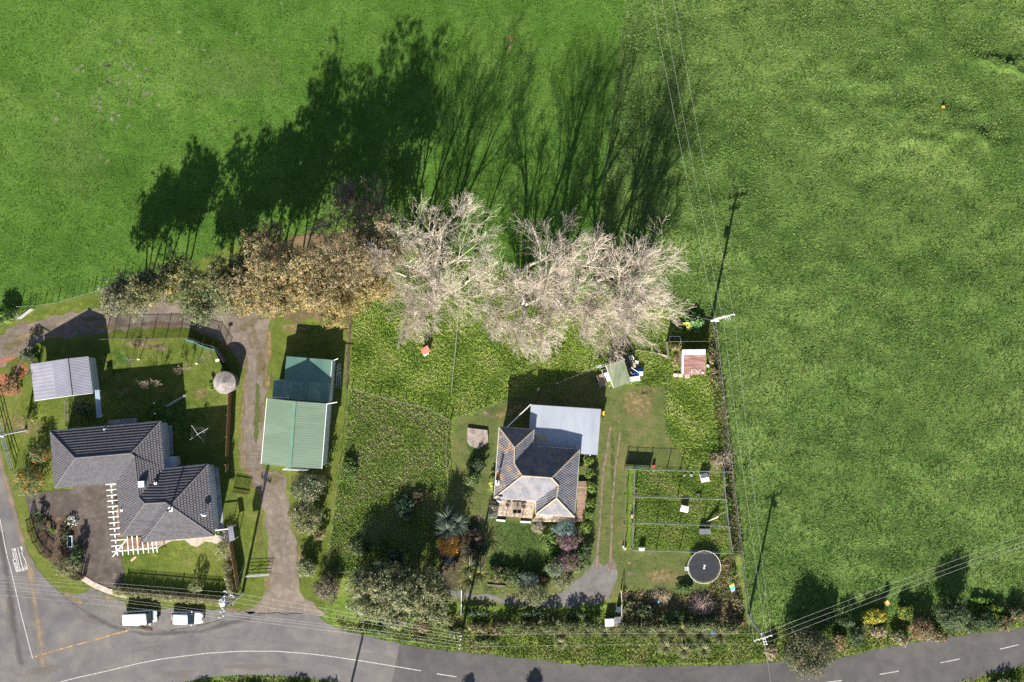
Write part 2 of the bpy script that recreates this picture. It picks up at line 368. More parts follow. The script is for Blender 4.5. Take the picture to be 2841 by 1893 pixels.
def grow(base, h, seed, stems=1, spread=.35, lean=(0, 0), cnt=(6, 6, 5, 5), ang=(.5, .6, .6, .6), ratio=(.55, .5, .5, .45), r0=.22, levels=4, upw=.15, first=.3, wob=.09, drift=(0, 0)):
    """branching skeleton: list of (points, radii, level)"""
    rg = random.Random(seed); out = []
    def rnd(s): return Vector((rg.gauss(0, s), rg.gauss(0, s), rg.gauss(0, s)))
    def path(p, d, L, r, lv):
        m = 5 if lv == 0 else (4 if lv < 3 else 3); pts = [p.copy()]; dd = d.copy()
        for i in range(m - 1):
            dd = (dd + rnd(wob) + Vector((drift[0], drift[1], upw if lv else .12)) * (.6 if lv else .5)).normalized(); pts.append(pts[-1] + dd * L / (m - 1))
        tip = .35 if lv < 2 else .45; rad = [r * (1 - (1 - tip) * i / (m - 1)) for i in range(m)]
        out.append((pts, rad, lv))
        if lv >= levels: return
        n = cnt[lv]
        for i in range(n):
            t = first + (1 - first) * (i + rg.random()) / n if lv == 0 else .2 + .8 * (i + rg.random()) / n
            t = min(t, .999); q = t * (m - 1); j = int(q); a = pts[j].lerp(pts[j + 1], q - j)
            d0 = (pts[j + 1] - pts[j]).normalized(); sd = d0.cross(rnd(1)).normalized(); an = ang[lv] * rg.uniform(.6, 1.3)
            nd = (d0 * math.cos(an) + sd * math.sin(an)).normalized()
            nl = L * ratio[lv] * rg.uniform(.7, 1.25) * (1.25 - .55 * t)
            if a.z < 2.5 and nd.z < .1: nd.z = .2
            path(a, nd, nl, max(rad[j] * .5, .008), lv + 1)
    for s in range(stems):
        a = 2 * math.pi * s / stems + rg.random(); sp = spread if stems > 1 else 0
        d = Vector((math.cos(a) * sp + lean[0], math.sin(a) * sp + lean[1], 1)).normalized()
        p = Vector(base) + Vector((math.cos(a), math.sin(a), 0)) * (r0 * .8 if stems > 1 else 0); p.z = -.1
        path(p, d, h * (.62 if levels > 2 else .75) * rg.uniform(.85, 1.1) + .1, r0 / (1 if stems == 1 else 1.25), 0)
    return out
def skin(skel, lvls, name, m, parent, sides=5, rmul=1.0, rmin=0.0):
    V = []; F = []; nv = 0
    for pts, rad, lv in skel:
        if lv not in lvls: continue
        n = sides if lv < 2 else 3; P = np.array([tuple(p) for p in pts]); k = len(P)
        T = np.gradient(P, axis=0); T /= np.linalg.norm(T, axis=1, keepdims=True) + 1e-9
        up = np.where(np.abs(T[:, 2:3]) < .9, np.array([[0, 0, 1.]]), np.array([[1., 0, 0]])); A = np.cross(T, up); A /= np.linalg.norm(A, axis=1, keepdims=True) + 1e-9
        B = np.cross(A, T); th = np.arange(n) * 2 * math.pi / n; R = np.maximum(np.array(rad) * rmul, rmin)[:, None, None]
        V.append((P[:, None] + R * (np.cos(th)[None, :, None] * A[:, None] + np.sin(th)[None, :, None] * B[:, None])).reshape(-1, 3))
        i = np.arange(k - 1)[:, None] * n; j = np.arange(n)[None]; j2 = (j + 1) % n
        F.append((np.stack([i + j, i + j2, i + n + j2, i + n + j], -1)).reshape(-1, 4) + nv); nv += k * n
    if not V: return None
    return np_mesh(name, np.concatenate(V), np.concatenate(F), None, m, parent)

def shrub(label, cat, px, py, r, h, pal, n=900, size=(.12, .28), name='shrub', group=None, seed=None, ry=None, aspect=.5, lumps=5, trunk=True, up=.6, tight=.42, rise=.5):
    """r = radius in photo px of the crown as seen; h in metres"""
    seed = seed if seed is not None else int(px * 7 + py); rg = random.Random(seed); c = W(px, py, h * .55); R = r / PX * .95; RY = (ry / PX * .95) if ry else R
    t = thing(name, label, cat, (c.x, c.y, 0), group)
    cl = [(c.x, c.y, h * .5, R * .75, RY * .75, h * .45)]
    for i in range(lumps):
        a = 2 * math.pi * i / lumps + rg.random() * .7; q = rg.uniform(.4, .62)
        cl.append((c.x + math.cos(a) * R * q, c.y + math.sin(a) * RY * q, h * rg.uniform(.38, .62), R * rg.uniform(.35, .5), RY * rg.uniform(.35, .5), h * rg.uniform(.26, .38)))
    foliage('foliage', cl, int(n * 1.7), size, pal, t, seed, aspect, up=up, tight=tight)
    if trunk:
        b = MB(); m = 3
        for i in range(m):
            a = 2 * math.pi * i / m + rg.random()
            b.tube([(c.x, c.y, -.05), (c.x + math.cos(a) * R * .25, c.y + math.sin(a) * RY * .25, h * .4), (c.x + math.cos(a) * R * .5, c.y + math.sin(a) * RY * .5, h * .7)], [.06, .04, .02], 5)
        b.build('stem', BARK, t)
    return t
def tree(label, cat, bx, by, h, pal, name='leafy_tree', n=3600, seed=1, stems=1, lean=(0, 0), spread=.3, size=(.22, .42), clump=(1.0, 1.5), cnt=(7, 4), group=None, aspect=.45, r0=.2, first=.35, ang=(.7, .8), flat=.6, bark=None, ratio=(.5, .5), zlow=0.0, dens=2.1, upw=.2):
    """bx,by = photo px of the trunk base"""
    b = W(bx, by); t = thing(name, label, cat, b, group)
    sk = grow(b, h, seed, stems, spread, lean, cnt, ang, ratio, r0, levels=2, first=first, upw=upw)
    skin(sk, (0,), 'trunk', bark or BARK, t, 7); skin(sk, (1, 2), 'branches', bark or BARK, t, 4)
    rg = random.Random(seed); cl = []
    for pts, rad, lv in sk:
        if lv == 2 or (lv == 0): 
            e = pts[-1]; r = rg.uniform(*clump); cl.append((e.x, e.y, max(e.z, r * .7, zlow * h + rg.uniform(0, 1)), r, r, r * flat))
    foliage('foliage', cl, int(n * dens), (size[0] * 1.05, size[1] * 1.05), pal, t, seed, aspect, tight=.5)
    return t
def bare_tree(label, bx, by, h, seed, stems=1, lean=(0, 0), spread=.3, cnt=(8, 7, 6, 4), r0=.26, group=None, m=None, first=.3, ratio=(.62, .6, .58, .55), rt=.011, levels=4, ang=(.5, .55, .55, .6), name='bare_tree', cat='tree', drift=(0, 0)):
    b = W(bx, by); t = thing(name, label, cat, b, group); m = m or PALEBARK
    sk = grow(b, h, seed, stems, spread, lean, cnt, ang, ratio, r0, levels=levels, first=first, upw=.1, drift=drift)
    skin(sk, (0,), 'trunk', m, t, 7); skin(sk, (1, 2), 'branches', m, t, 4)
    o = skin(sk, (3, 4), 'twigs', m, t, 3, rmin=rt)
    if o: o['kind'] = 'stuff'
    return t
def spiky(label, px, py, r, h, pal, n=90, seed=3, name='flax_plant', cat='flax', group=None, trunks=1, w=.09, z0=0.1):
    """long curved sword leaves from one or more heads"""
    rg = np.random.default_rng(seed); c = W(px, py, h * .5); R = r / PX; t = thing(name, label, cat, (c.x, c.y, 0), group)
    V = []; F = []; C = []; b = MB(); pal = np.array(pal)
    for q in range(trunks):
        a0 = 2 * math.pi * q / trunks; ox, oy = (math.cos(a0) * R * .38, math.sin(a0) * R * .38) if trunks > 1 else (0, 0)
        zt = z0 if z0 < .3 else z0 * rg.uniform(.8, 1.15)
        b.tube([(c.x + ox * .4, c.y + oy * .4, -.05), (c.x + ox, c.y + oy, max(zt, .12))], [.12, .09], 6)
        m = n // trunks; L = R * (1.0 if trunks == 1 else .72)
        for i in range(m):
            a = rg.random() * 2 * math.pi; el = rg.uniform(.05, 1.25); l = L * rg.uniform(.75, 1.15); col = pal[rg.integers(0, len(pal))] * rg.uniform(.7, 1.3)
            d = np.array([math.cos(a), math.sin(a)]); p = np.array([-math.sin(a), math.cos(a)]); s = len(V)
            for k, tt in enumerate((0.0, .35, .7, 1.0)):
                rr = l * tt * (math.cos(el) * (1 - tt * .2) + .35 * tt); zz = zt + (l * math.sin(el) * tt * (1.1 - .45 * tt)) - .25 * l * tt * tt * (1.3 - el)
                ww = w * (.6, 1, .8, .08)[k] / 2; x = c.x + ox + d[0] * rr; y = c.y + oy + d[1] * rr; zz = max(zz, .04)
                V.append((x - p[0] * ww, y - p[1] * ww, zz)); V.append((x + p[0] * ww, y + p[1] * ww, zz)); C += [col, col]
            for k in range(3): F.append((s + 2 * k, s + 2 * k + 1, s + 2 * k + 3, s + 2 * k + 2))
    o = np_mesh('leaves', np.array(V), np.array(F), np.array(C).clip(.002, 1), LEAF, t); o['kind'] = 'stuff'
    b.build('stem', BARK, t)
    return t

def clip_poly(P, z, keep_above):
    out = []
    for i in range(len(P)):
        a, b = P[i], P[(i + 1) % len(P)]; ia = (a.z >= z) == keep_above or abs(a.z - z) < 1e-9; ib = (b.z >= z) == keep_above or abs(b.z - z) < 1e-9
        if ia: out.append(a)
        if ia != ib and abs(b.z - a.z) > 1e-9: out.append(a.lerp(b, (z - a.z) / (b.z - a.z)))
    return out
def tiled_face(face, dz, lift, m, parent, name='roof_tiles'):
    """one roof plane as overlapping courses: each course a sloping strip with its lower edge lifted, and a small riser"""
    pts = [Vector(p) for p in face]; tris = tessellate_polygon([pts]); nrm = Vector((0, 0, 0))
    V = []; F = []; UV = []
    for t in tris:
        n = (pts[t[1]] - pts[t[0]]).cross(pts[t[2]] - pts[t[0]]); nrm += n if n.z > 0 else -n
    nrm.normalize(); hd = Vector((0, 0, 1)).cross(nrm).normalized()
    for t in tris:
        T = [pts[i] for i in t]
        if (T[1] - T[0]).cross(T[2] - T[0]).z < 0: T.reverse()
        lo, hi = min(p.z for p in T), max(p.z for p in T); k = math.floor(lo / dz)
        while k * dz < hi - 1e-6:
            z0, z1 = k * dz, (k + 1) * dz; Q = clip_poly(clip_poly(T, z0, True), z1, False)
            if len(Q) >= 3:
                s = len(V)
                for q in Q:
                    f = lift * (1 - (q.z - z0) / dz); V.append((q.x + nrm.x * f, q.y + nrm.y * f, q.z + nrm.z * f)); UV.append((q.dot(hd) + (k % 2) * .16, k))
                F.append(tuple(range(s, s + len(Q))))
                low = [q for q in Q if abs(q.z - z0) < 1e-5]
                if len(low) >= 2:
                    low.sort(key=lambda q: q.dot(hd)); a, b = low[0], low[-1]; s = len(V)
                    V += [(a.x, a.y, a.z - .004), (b.x, b.y, b.z - .004), tuple(b + nrm * lift), tuple(a + nrm * lift)]; UV += [(a.dot(hd), k), (b.dot(hd), k), (b.dot(hd), k), (a.dot(hd), k)]
                    F.append((s, s + 1, s + 2, s + 3))
            k += 1
    s = len(V); V += [tuple(p - nrm * .06) for p in pts]; UV += [(0, 0)] * len(pts); F += [tuple(i + s for i in t) for t in tris]
    me = bpy.data.meshes.new(name); me.from_pydata(V, [], F); uv = me.uv_layers.new(name='UVMap')
    for i, l in enumerate(me.loops): uv.data[i].uv = UV[l.vertex_index]
    me.materials.append(m); me.update(); o = link(bpy.data.objects.new(name, me)); adopt(o, parent); o['kind'] = 'stuff'
    return o
def capline(a, b, m, parent, r=.11, name='ridge_cap'):
    a, b = Vector(a), Vector(b); L = (b - a).length; n = max(1, int(L / .42)); mb = MB()
    for k in range(n):
        p, q = a.lerp(b, k / n), a.lerp(b, (k + 1.08) / n if k < n - 1 else 1)
        mb.tube([p + Vector((0, 0, .03)), q + Vector((0, 0, .045))], [r, r * .93], 6)
    return mb.build(name, m, parent)
def ribbed(name, A, B, C, D, pitch, amp, m, parent, th=.03):
    """ribbed sheet A-B-C-D, ribs run A->D"""
    A, B, C, D = map(Vector, (A, B, C, D)); n = max(2, int((B - A).length / pitch)); nr = (B - A).cross(D - A).normalized()
    if nr.z < 0: nr = -nr
    V = []; F = []
    prof = [(0, 0), (.55, 0), (.65, 1), (.9, 1)]
    us = [((k + p) / n, q) for k in range(n) for p, q in prof] + [(1, 0)]
    for u, q in us:
        for e, f in ((A, B), (D, C)): V.append(tuple(e.lerp(f, u) + nr * amp * q))
    for i in range(len(us) - 1): F.append((2 * i, 2 * i + 2, 2 * i + 3, 2 * i + 1))
    s = len(V); V += [tuple(p - nr * th) for p in (A, B, C, D)]; F += [(s, s + 1, s + 2, s + 3)]
    for i, j in ((0, 1), (1, 2), (2, 3), (3, 0)):
        q = (A, B, C, D); t = len(V); V += [tuple(q[i]), tuple(q[j])]; F.append((s + i, s + j, t + 1, t))
    me = bpy.data.meshes.new(name); me.from_pydata(V, [], F); me.materials.append(m); me.update()
    o = link(bpy.data.objects.new(name, me)); adopt(o, parent); return o
def walls(parent, pts, z0, z1, m, th=.12):
    """one mesh per wall, butted at the corners; pts world xy (ccw or cw)"""
    n = len(pts)
    for i in range(n):
        a, b = Vector((*pts[i], 0)), Vector((*pts[(i + 1) % n], 0)); d = (b - a).normalized()
        b2 = b - d * th * .5; a2 = a + d * th * .5; mb = MB(); mb.beam(a2 + Vector((0, 0, (z0 + z1) / 2)), b2 + Vector((0, 0, (z0 + z1) / 2)), th - .004 * (i % 2), z1 - z0); mb.build('wall', m, parent)
def inset(pts, d):
    n = len(pts); a = sum(pts[i][0] * pts[(i + 1) % n][1] - pts[(i + 1) % n][0] * pts[i][1] for i in range(n)); s = 1 if a > 0 else -1; out = []
    for i in range(n):
        p0, p, p1 = (Vector(pts[(i - 1) % n]), Vector(pts[i]), Vector(pts[(i + 1) % n])); e0 = (p - p0).normalized(); e1 = (p1 - p).normalized()
        n0 = Vector((-e0.y, e0.x)) * s; n1 = Vector((-e1.y, e1.x)) * s; bi = (n0 + n1); k = d / max(.3, (1 + n0.dot(n1))); out.append(tuple(p + bi * k))
    return out
def window(parent, a, b, t0, t1, z0, z1, out=.07, panes=1, fm=None):
    """window in wall a-b (world xy), set on the outer side given by sign of out"""
    a, b = Vector((*a, 0)), Vector((*b, 0)); d = (b - a).normalized(); n = Vector((d.y, -d.x, 0)) * (1 if out > 0 else -1); L = (b - a).length
    p, q = a + d * t0 * L + n * abs(out), a + d * t1 * L + n * abs(out); fm = fm or WHITE; mb = MB()
    for z in (z0, z1): mb.beam(p + Vector((0, 0, z)), q + Vector((0, 0, z)), .07, .09)
    for k in range(panes + 1):
        r = p.lerp(q, k / panes); mb.beam(r + Vector((0, 0, z0 + .045)), r + Vector((0, 0, z1 - .045)), .07, .08)
    f = mb.build('window', fm, parent)
    for k in range(panes):
        r, s = p.lerp(q, (k + .04) / panes), p.lerp(q, (k + .96) / panes); g = MB(); zc = (z0 + z1) / 2; g.beam(r + Vector((0, 0, zc)) - n * .02, s + Vector((0, 0, zc)) - n * .02, .02, z1 - z0 - .1)
        o = g.build('pane', GLASS); o.parent = f; o.matrix_parent_inverse = Matrix.Identity(4)
    return f
def along(P, sp):
    """points every sp metres along a world polyline, with directions"""
    out = []
    for i in range(len(P) - 1):
        a, b = P[i], P[i + 1]; L = (b - a).length; n = max(1, round(L / sp))
        for k in range(n): out.append((a.lerp(b, k / n), (b - a).normalized()))
    out.append((P[-1], (P[-1] - P[-2]).normalized())); return out
def fence(name, label, pts, h, sp=2.5, wires=5, mesh=0.0, rails=0, pm=None, pr=.06, toprail=False, group=None, every=4, rm=None, cat='fence', wr=.0035, sag=0, thin=.55):
    """post fence; pts photo px on the ground. mesh = grid spacing of netting"""
    pm = pm or POSTW; P = [W(*p) for p in pts]; t = thing(name, label, cat, P[0], group); A = along(P, sp)
    proto = {}
    rg = random.Random(int(P[0].x * 10))
    for i, (p, d) in enumerate(A):
        big = i % every == 0; r = pr if big else pr * thin; hh = h * (1.06 if big else .96)
        if big not in proto:
            mb = MB(); mb.tube([(0, 0, -.2), (0, 0, hh)], [r, r * .92], 7); o = mb.build('post', pm); proto[big] = o; o.location = p; adopt(o, t)
        else: o = copy_part(proto[big], p, rg.random(), t)
        o.rotation_euler = (rg.gauss(0, .02), rg.gauss(0, .02), rg.random())
    up = Vector((0, 0, 1))
    for w_ in range(wires):
        z = h * (.12 + .82 * w_ / max(1, wires - 1)); mb = MB()
        for i in range(len(P) - 1): mb.tube([P[i] + up * z, P[i + 1] + up * z], wr, 3, cap=False)
        mb.build('wire', WIRE, t)
    for r_ in range(rails):
        z = h * (.25 + .7 * r_ / max(1, rails - 1)); 
        for i in range(len(P) - 1):
            mb = MB(); mb.beam(P[i] + up * z, P[i + 1] + up * z, .04, .11); mb.build('rail', rm or pm, t)
    if toprail:
        for i in range(len(P) - 1):
            mb = MB(); mb.tube([P[i] + up * h, P[i + 1] + up * h], .022, 5); mb.build('top_rail', rm or pm, t)
    if mesh:
        V = []; F = []; r = .008 if mesh < .055 else .005
        def q(a, b, s):
            k = len(V); V.extend([tuple(a - s), tuple(b - s), tuple(b + s), tuple(a + s)]); F.append((k, k + 1, k + 2, k + 3))
        for i in range(len(P) - 1):
            a, b = P[i], P[i + 1]; d = (b - a).normalized(); L = (b - a).length; sd = d.cross(up)
            for k in range(int(L / mesh) + 1):
                c = a + d * k * mesh; q(c + up * .03, c + up * h, d * r)
            for k in range(int(h / mesh) + 1):
                z = up * (.03 + k * mesh); q(a + z, b + z, (up + sd).normalized() * r)
        o = np_mesh('netting', np.array(V), np.array(F), None, rm or WIRE, t); o['kind'] = 'stuff'
    return t
def paling_fence(name, label, pts, h, pitch, wd, m, group=None, rails=2, posts=True, cat='fence', side=1, th=.02):
    P = [W(*p) for p in pts]; t = thing(name, label, cat, P[0], group); up = Vector((0, 0, 1))
    mb = MB(); mb.box((0, 0, .04), (wd, th, h - .04)); proto = None
    for i in range(len(P) - 1):
        a, b = P[i], P[i + 1]; d = (b - a).normalized(); L = (b - a).length; n = int(L / pitch); rz = math.atan2(d.y, d.x); sd = d.cross(up) * side
        for k in range(n):
            p = a + d * (k + .5) * pitch
            if proto is None: proto = mb.build('paling', m); proto.location = p; proto.rotation_euler = (0, 0, rz); adopt(proto, t)
            else: copy_part(proto, p, rz, t)
        for r in range(rails):
            z = h * (.2 + .6 * r / max(1, rails - 1)); g = MB(); g.beam(a - sd * .045 + up * z, b - sd * .045 + up * z, .05, .09); g.build('rail', m, t)
        if posts:
            for q, dd in along([a, b], 2.4)[:-1]: g = MB(); g.box(q - sd * .12, (.1, .1, h * .98), rz); g.build('post', m, t)
    return t
def poly_thing(name, label, cat, pts, z0, z1, m, group=None, kind=None, parts=None):
    P = wp(pts); mb = MB(); mb.prism(P, z0, z1); o = mb.build(name, m); return tag(o, label, cat, group, kind)
# ------------------------------------------------------------------ ground, roads, paths
G_PAST = ground_mat('pasture_grass', [(.036, .088, .009), (.047, .108, .013), (.064, .132, .019), (.085, .155, .028)], big=.045, medium=.35, fine=5.0, und=.8, bump=.12)
G_PAST2 = ground_mat('long_pasture_grass', [(.042, .086, .016), (.060, .112, .022), (.088, .145, .033), (.125, .18, .046)], big=.05, medium=.5, fine=4.0, und=2.2, bump=.2, stretch=(.8, 1.2, 1))
G_LAWN = ground_mat('mown_lawn', [(.055, .085, .012), (.078, .105, .017), (.10, .125, .024), (.14, .14, .04)], big=.12, medium=.6, fine=7.0, bump=.04, finec=.25)
G_LAWN2 = ground_mat('worn_lawn', [(.055, .075, .022), (.075, .095, .028), (.095, .11, .035), (.13, .115, .055)], big=.15, medium=.8, fine=6.0, bump=.06, finec=.3)
G_ROUGH = ground_mat('rough_grass', [(.065, .105, .014), (.09, .14, .02), (.12, .17, .03), (.16, .18, .05)], big=.2, medium=1.1, fine=4.0, bump=.18, finec=.4)
G_WEED = ground_mat('weedy_ground', [(.06, .08, .02), (.085, .11, .028), (.12, .13, .045), (.16, .14, .07)], big=.25, medium=1.2, fine=4.5, bump=.16, finec=.4)
G_ROAD = ground_mat('chip_seal_road', [(.098, .094, .102), (.125, .12, .122), (.16, .15, .142)], big=.10, medium=.4, fine=7, bump=.01, finec=.2)
G_ROAD2 = ground_mat('dark_road', [(.062, .060, .064), (.080, .077, .078), (.10, .095, .095)], big=.1, medium=.5, fine=7, bump=.01, finec=.2)
G_GRAVEL = ground_mat('gravel', [(.10, .082, .065), (.145, .12, .10), (.20, .17, .145)], big=.18, medium=1.0, fine=9, bump=.03, finec=.3)
G_GREY = ground_mat('grey_gravel', [(.10, .098, .095), (.13, .125, .12), (.165, .155, .15)], big=.2, medium=1.2, fine=10, bump=.02, finec=.22)
G_DRIVE = ground_mat('old_asphalt_drive', [(.055, .046, .042), (.075, .063, .057), (.12, .10, .09)], big=.3, medium=.9, fine=10, bump=.01, finec=.15)
G_MULCH = ground_mat('bark_mulch', [(.035, .03, .02), (.07, .05, .035), (.15, .105, .08)], big=.4, medium=2, fine=8, bump=.06, finec=.5)
G_LITTER = ground_mat('leaf_litter', [(.07, .075, .03), (.11, .085, .045), (.17, .12, .07)], big=.3, medium=1.2, fine=6, bump=.06, finec=.4)
G_STONE = ground_mat('pale_pebbles', [(.26, .21, .17), (.36, .30, .26), (.46, .41, .37)], big=.5, medium=3, fine=12, bump=.05, finec=.3)
D_DIRT = decal_mat('bare_dirt', (.15, .115, .085), (.21, .165, .13))
D_DUST = decal_mat('road_dust', (.22, .17, .12), (.27, .21, .155), .3, k=.75)
D_PALE = decal_mat('worn_pale_seal', (.19, .185, .185), (.22, .21, .205), .25, k=.45)
D_DARK = decal_mat('tyre_polish', (.06, .058, .06), (.075, .072, .073), .2, k=.5)
D_DRY = decal_mat('dry_grass', (.16, .13, .06), (.22, .17, .09), 1.6)
D_YEL = decal_mat('yellow_green_grass', (.10, .14, .02), (.14, .165, .03), 1.2)
D_BROWN = decal_mat('brown_weeds', (.11, .075, .055), (.16, .11, .08), 1.4)
D_RED = decal_mat('fallen_red_leaves', (.24, .085, .045), (.36, .15, .09), 2.2)
D_DKGR = decal_mat('lush_grass', (.022, .075, .010), (.035, .10, .014), 1.0)
PAINTW = decal_mat('worn_white_paint', (.62, .61, .58), (.72, .71, .68), 3.0)
PAINTY = decal_mat('worn_yellow_paint', (.55, .28, .05), (.62, .36, .09), 2.2)
PAINT_HARD = mat('road_paint', (.28, .275, .265), (.42, .41, .40), 5, .7, c3=(.24, .23, .22), s3=3)

BIG = 6200
LEFTP = [(-BIG, -BIG), (1740, -BIG), (1738, 0), (1705, 260), (1672, 520), (1640, 700), (1700, 830), (1640, 1100), (1640, 2000), (1640, BIG), (-BIG, BIG)]
sheet('pasture', [(-BIG, -BIG), (BIG + 2800, -BIG), (BIG + 2800, BIG), (-BIG, BIG)], 0, G_PAST2, uneven=False)
sheet('grazed_field', LEFTP, .004, G_PAST, amp=.5, step=1.2)
sheet('garden_lawn', [(-500, 905), (0, 885), (60, 862), (110, 850), (170, 838), (260, 818), (330, 790), (500, 740), (650, 680), (830, 650), (985, 640), (985, 760), (978, 960), (967, 1080), (955, 1250), (930, 1420), (905, 1600), (895, 1712), (900, 1790), (-500, 1790)], .008, G_LAWN)
sheet('rough_paddock', [(985, 640), (1150, 680), (1320, 728), (1500, 775), (1700, 825), (1975, 890), (2000, 1060), (2020, 1250), (2045, 1450), (2078, 1760), (2300, 1765), (2841, 1690), (3300, 1600), (3300, 1900), (895, 1900), (895, 1712), (905, 1600), (930, 1420), (955, 1250), (967, 1080), (978, 960)], .012, G_ROUGH)
sheet('weedy_paddock', [(972, 1085), (1190, 1128), (1250, 1168), (1244, 1400), (1240, 1570), (1200, 1590), (1000, 1600), (905, 1600), (932, 1420), (957, 1250)], .016, G_WEED)
sheet('mown_yard', [(1262, 1168), (1460, 1090), (1655, 1022), (1690, 1078), (1720, 1068), (1845, 1068), (1848, 1205), (1886, 1257), (1905, 1300), (1735, 1303), (1735, 1525), (1905, 1530), (1935, 1600), (1975, 1640), (1960, 1655), (1850, 1652), (1800, 1640), (1726, 1630), (1712, 1660), (1500, 1690), (1220, 1672), (1215, 1625), (1330, 1620), (1345, 1600), (1250, 1560), (1248, 1400), (1254, 1250)], .016, G_LAWN2, amp=.35)
sheet('front_lawn', [(1372, 1440), (1474, 1452), (1500, 1500), (1545, 1560), (1560, 1600), (1560, 1640), (1345, 1650), (1342, 1560), (1380, 1520)], .020, ground_mat('front_lawn_grass', [(.035, .07, .014), (.055, .095, .022), (.08, .115, .035)], big=.2, medium=.9, fine=4, bump=.12, finec=.3), amp=.2)
sheet('roadside_verge', [(480, 1899), (543, 1888), (610, 1878), (687, 1876), (782, 1878), (850, 1883), (942, 1896), (1000, 1912), (1300, 1982), (1600, 2012), (2000, 2012), (2300, 1987), (2500, 1937), (2656, 1897), (2740, 1872), (2841, 1849), (3200, 1765), (3200, 2400), (300, 2400)], .020, G_ROUGH, amp=.3)
# gravel and seal
ROAD = [(-400, 400), (-230, 400), (-110, 900), (-40, 1130), (10, 1302), (22, 1345), (38, 1400), (52, 1440), (60, 1490), (80, 1540), (107, 1583), (138, 1618), (172, 1648), (205, 1676), (268, 1711), (335, 1736), (400, 1747), (452, 1749), (553, 1741), (600, 1730), (649, 1714), (714, 1700), (850, 1699), (880, 1705), (905, 1728), (943, 1747), (1002, 1760), (1067, 1777), (1153, 1794), (1240, 1805), (1350, 1816), (1468, 1829), (1602, 1844), (1802, 1850), (2003, 1845), (2131, 1837), (2320, 1828), (2460, 1795), (2600, 1771), (2705, 1757), (2841, 1742), (3300, 1655), (3300, 1740), (2841, 1847), (2740, 1870), (2656, 1895), (2500, 1935), (2300, 1985), (2000, 2010), (1600, 2010), (1300, 1980), (1000, 1910), (942, 1894), (850, 1881), (782, 1876), (687, 1874), (610, 1876), (543, 1886), (480, 1897), (380, 1930), (250, 1990), (100, 2080), (-400, 2080)]
GRAV = [(-400, 1100), (-100, 975), (0, 930), (43, 902), (102, 890), (153, 874), (230, 864), (301, 851), (400, 838), (500, 835), (600, 838), (679, 850), (750, 885), (745, 908), (748, 1010), (738, 1060), (732, 1180), (728, 1300), (790, 1318), (803, 1400), (806, 1450), (822, 1518), (829, 1607), (838, 1650), (878, 1686), (905, 1706), (850, 1712), (714, 1712), (677, 1694), (725, 1665), (744, 1619), (745, 1518), (735, 1440), (722, 1380), (700, 1330), (668, 1297), (668, 1255), (666, 1180), (673, 1112), (679, 1030), (655, 990), (632, 962), (600, 940), (561, 925), (510, 908), (434, 908), (332, 913), (306, 923), (204, 933), (122, 943), (43, 995), (0, 1020), (-400, 1200)]
PARK = [(172, 1646), (215, 1652), (255, 1632), (290, 1648), (345, 1668), (352, 1690), (450, 1690), (560, 1690), (650, 1693), (714, 1702), (649, 1718), (553, 1745), (452, 1753), (400, 1751), (335, 1740), (268, 1715), (205, 1680)]
sheet('gravel_drive', GRAV, .024, G_GRAVEL, amp=.4)
sheet('parking_shoulder', PARK, .024, G_GREY, amp=.2)
sheet('road', ROAD, .030, G_ROAD, amp=.12)
sheet('dark_seal', [(1110, 1787), (1153, 1795), (1240, 1806), (1350, 1817), (1468, 1830), (1602, 1845), (1802, 1851), (2003, 1846), (2131, 1838), (2320, 1829), (2460, 1796), (2600, 1772), (2705, 1758), (2841, 1743), (3300, 1656), (3300, 1739), (2841, 1846), (2740, 1869), (2656, 1894), (2500, 1934), (2300, 1984), (2000, 2009), (1600, 2009), (1300, 1979), (1080, 1925)], .034, G_ROAD2, amp=.08)
DRV = [(69, 1372), (103, 1364), (198, 1359), (207, 1348), (330, 1338), (334, 1536), (345, 1588), (337, 1625), (323, 1635), (233, 1606), (225, 1590), (213, 1545), (220, 1490), (210, 1447), (190, 1428), (84, 1437)]
sheet('asphalt_driveway', DRV, .034, G_DRIVE, amp=.1)
sheet('side_path', [(1242, 1640), (1290, 1644), (1380, 1656), (1470, 1667), (1540, 1655), (1589, 1616), (1636, 1580), (1650, 1548), (1662, 1548), (1675, 1570), (1690, 1560), (1702, 1548), (1714, 1592), (1698, 1640), (1690, 1668), (1600, 1684), (1461, 1684), (1380, 1668), (1280, 1655), (1240, 1652)], .024, G_GREY, amp=.3)
mbk = MB()
for i, (a, b) in enumerate([((228, 1603), (262, 1624)), ((262, 1624), (300, 1640)), ((300, 1640), (352, 1654))]):
    P, Q = W(*a, .05), W(*b, .05); P.z = Q.z = .02; g = MB(); g.beam(P, Q, .75, .14); o = g.build('concrete_kerb', mat('pale_concrete', (.34, .28, .24), (.45, .38, .33), 2, .9, .01, 10)); o['kind'] = 'structure'
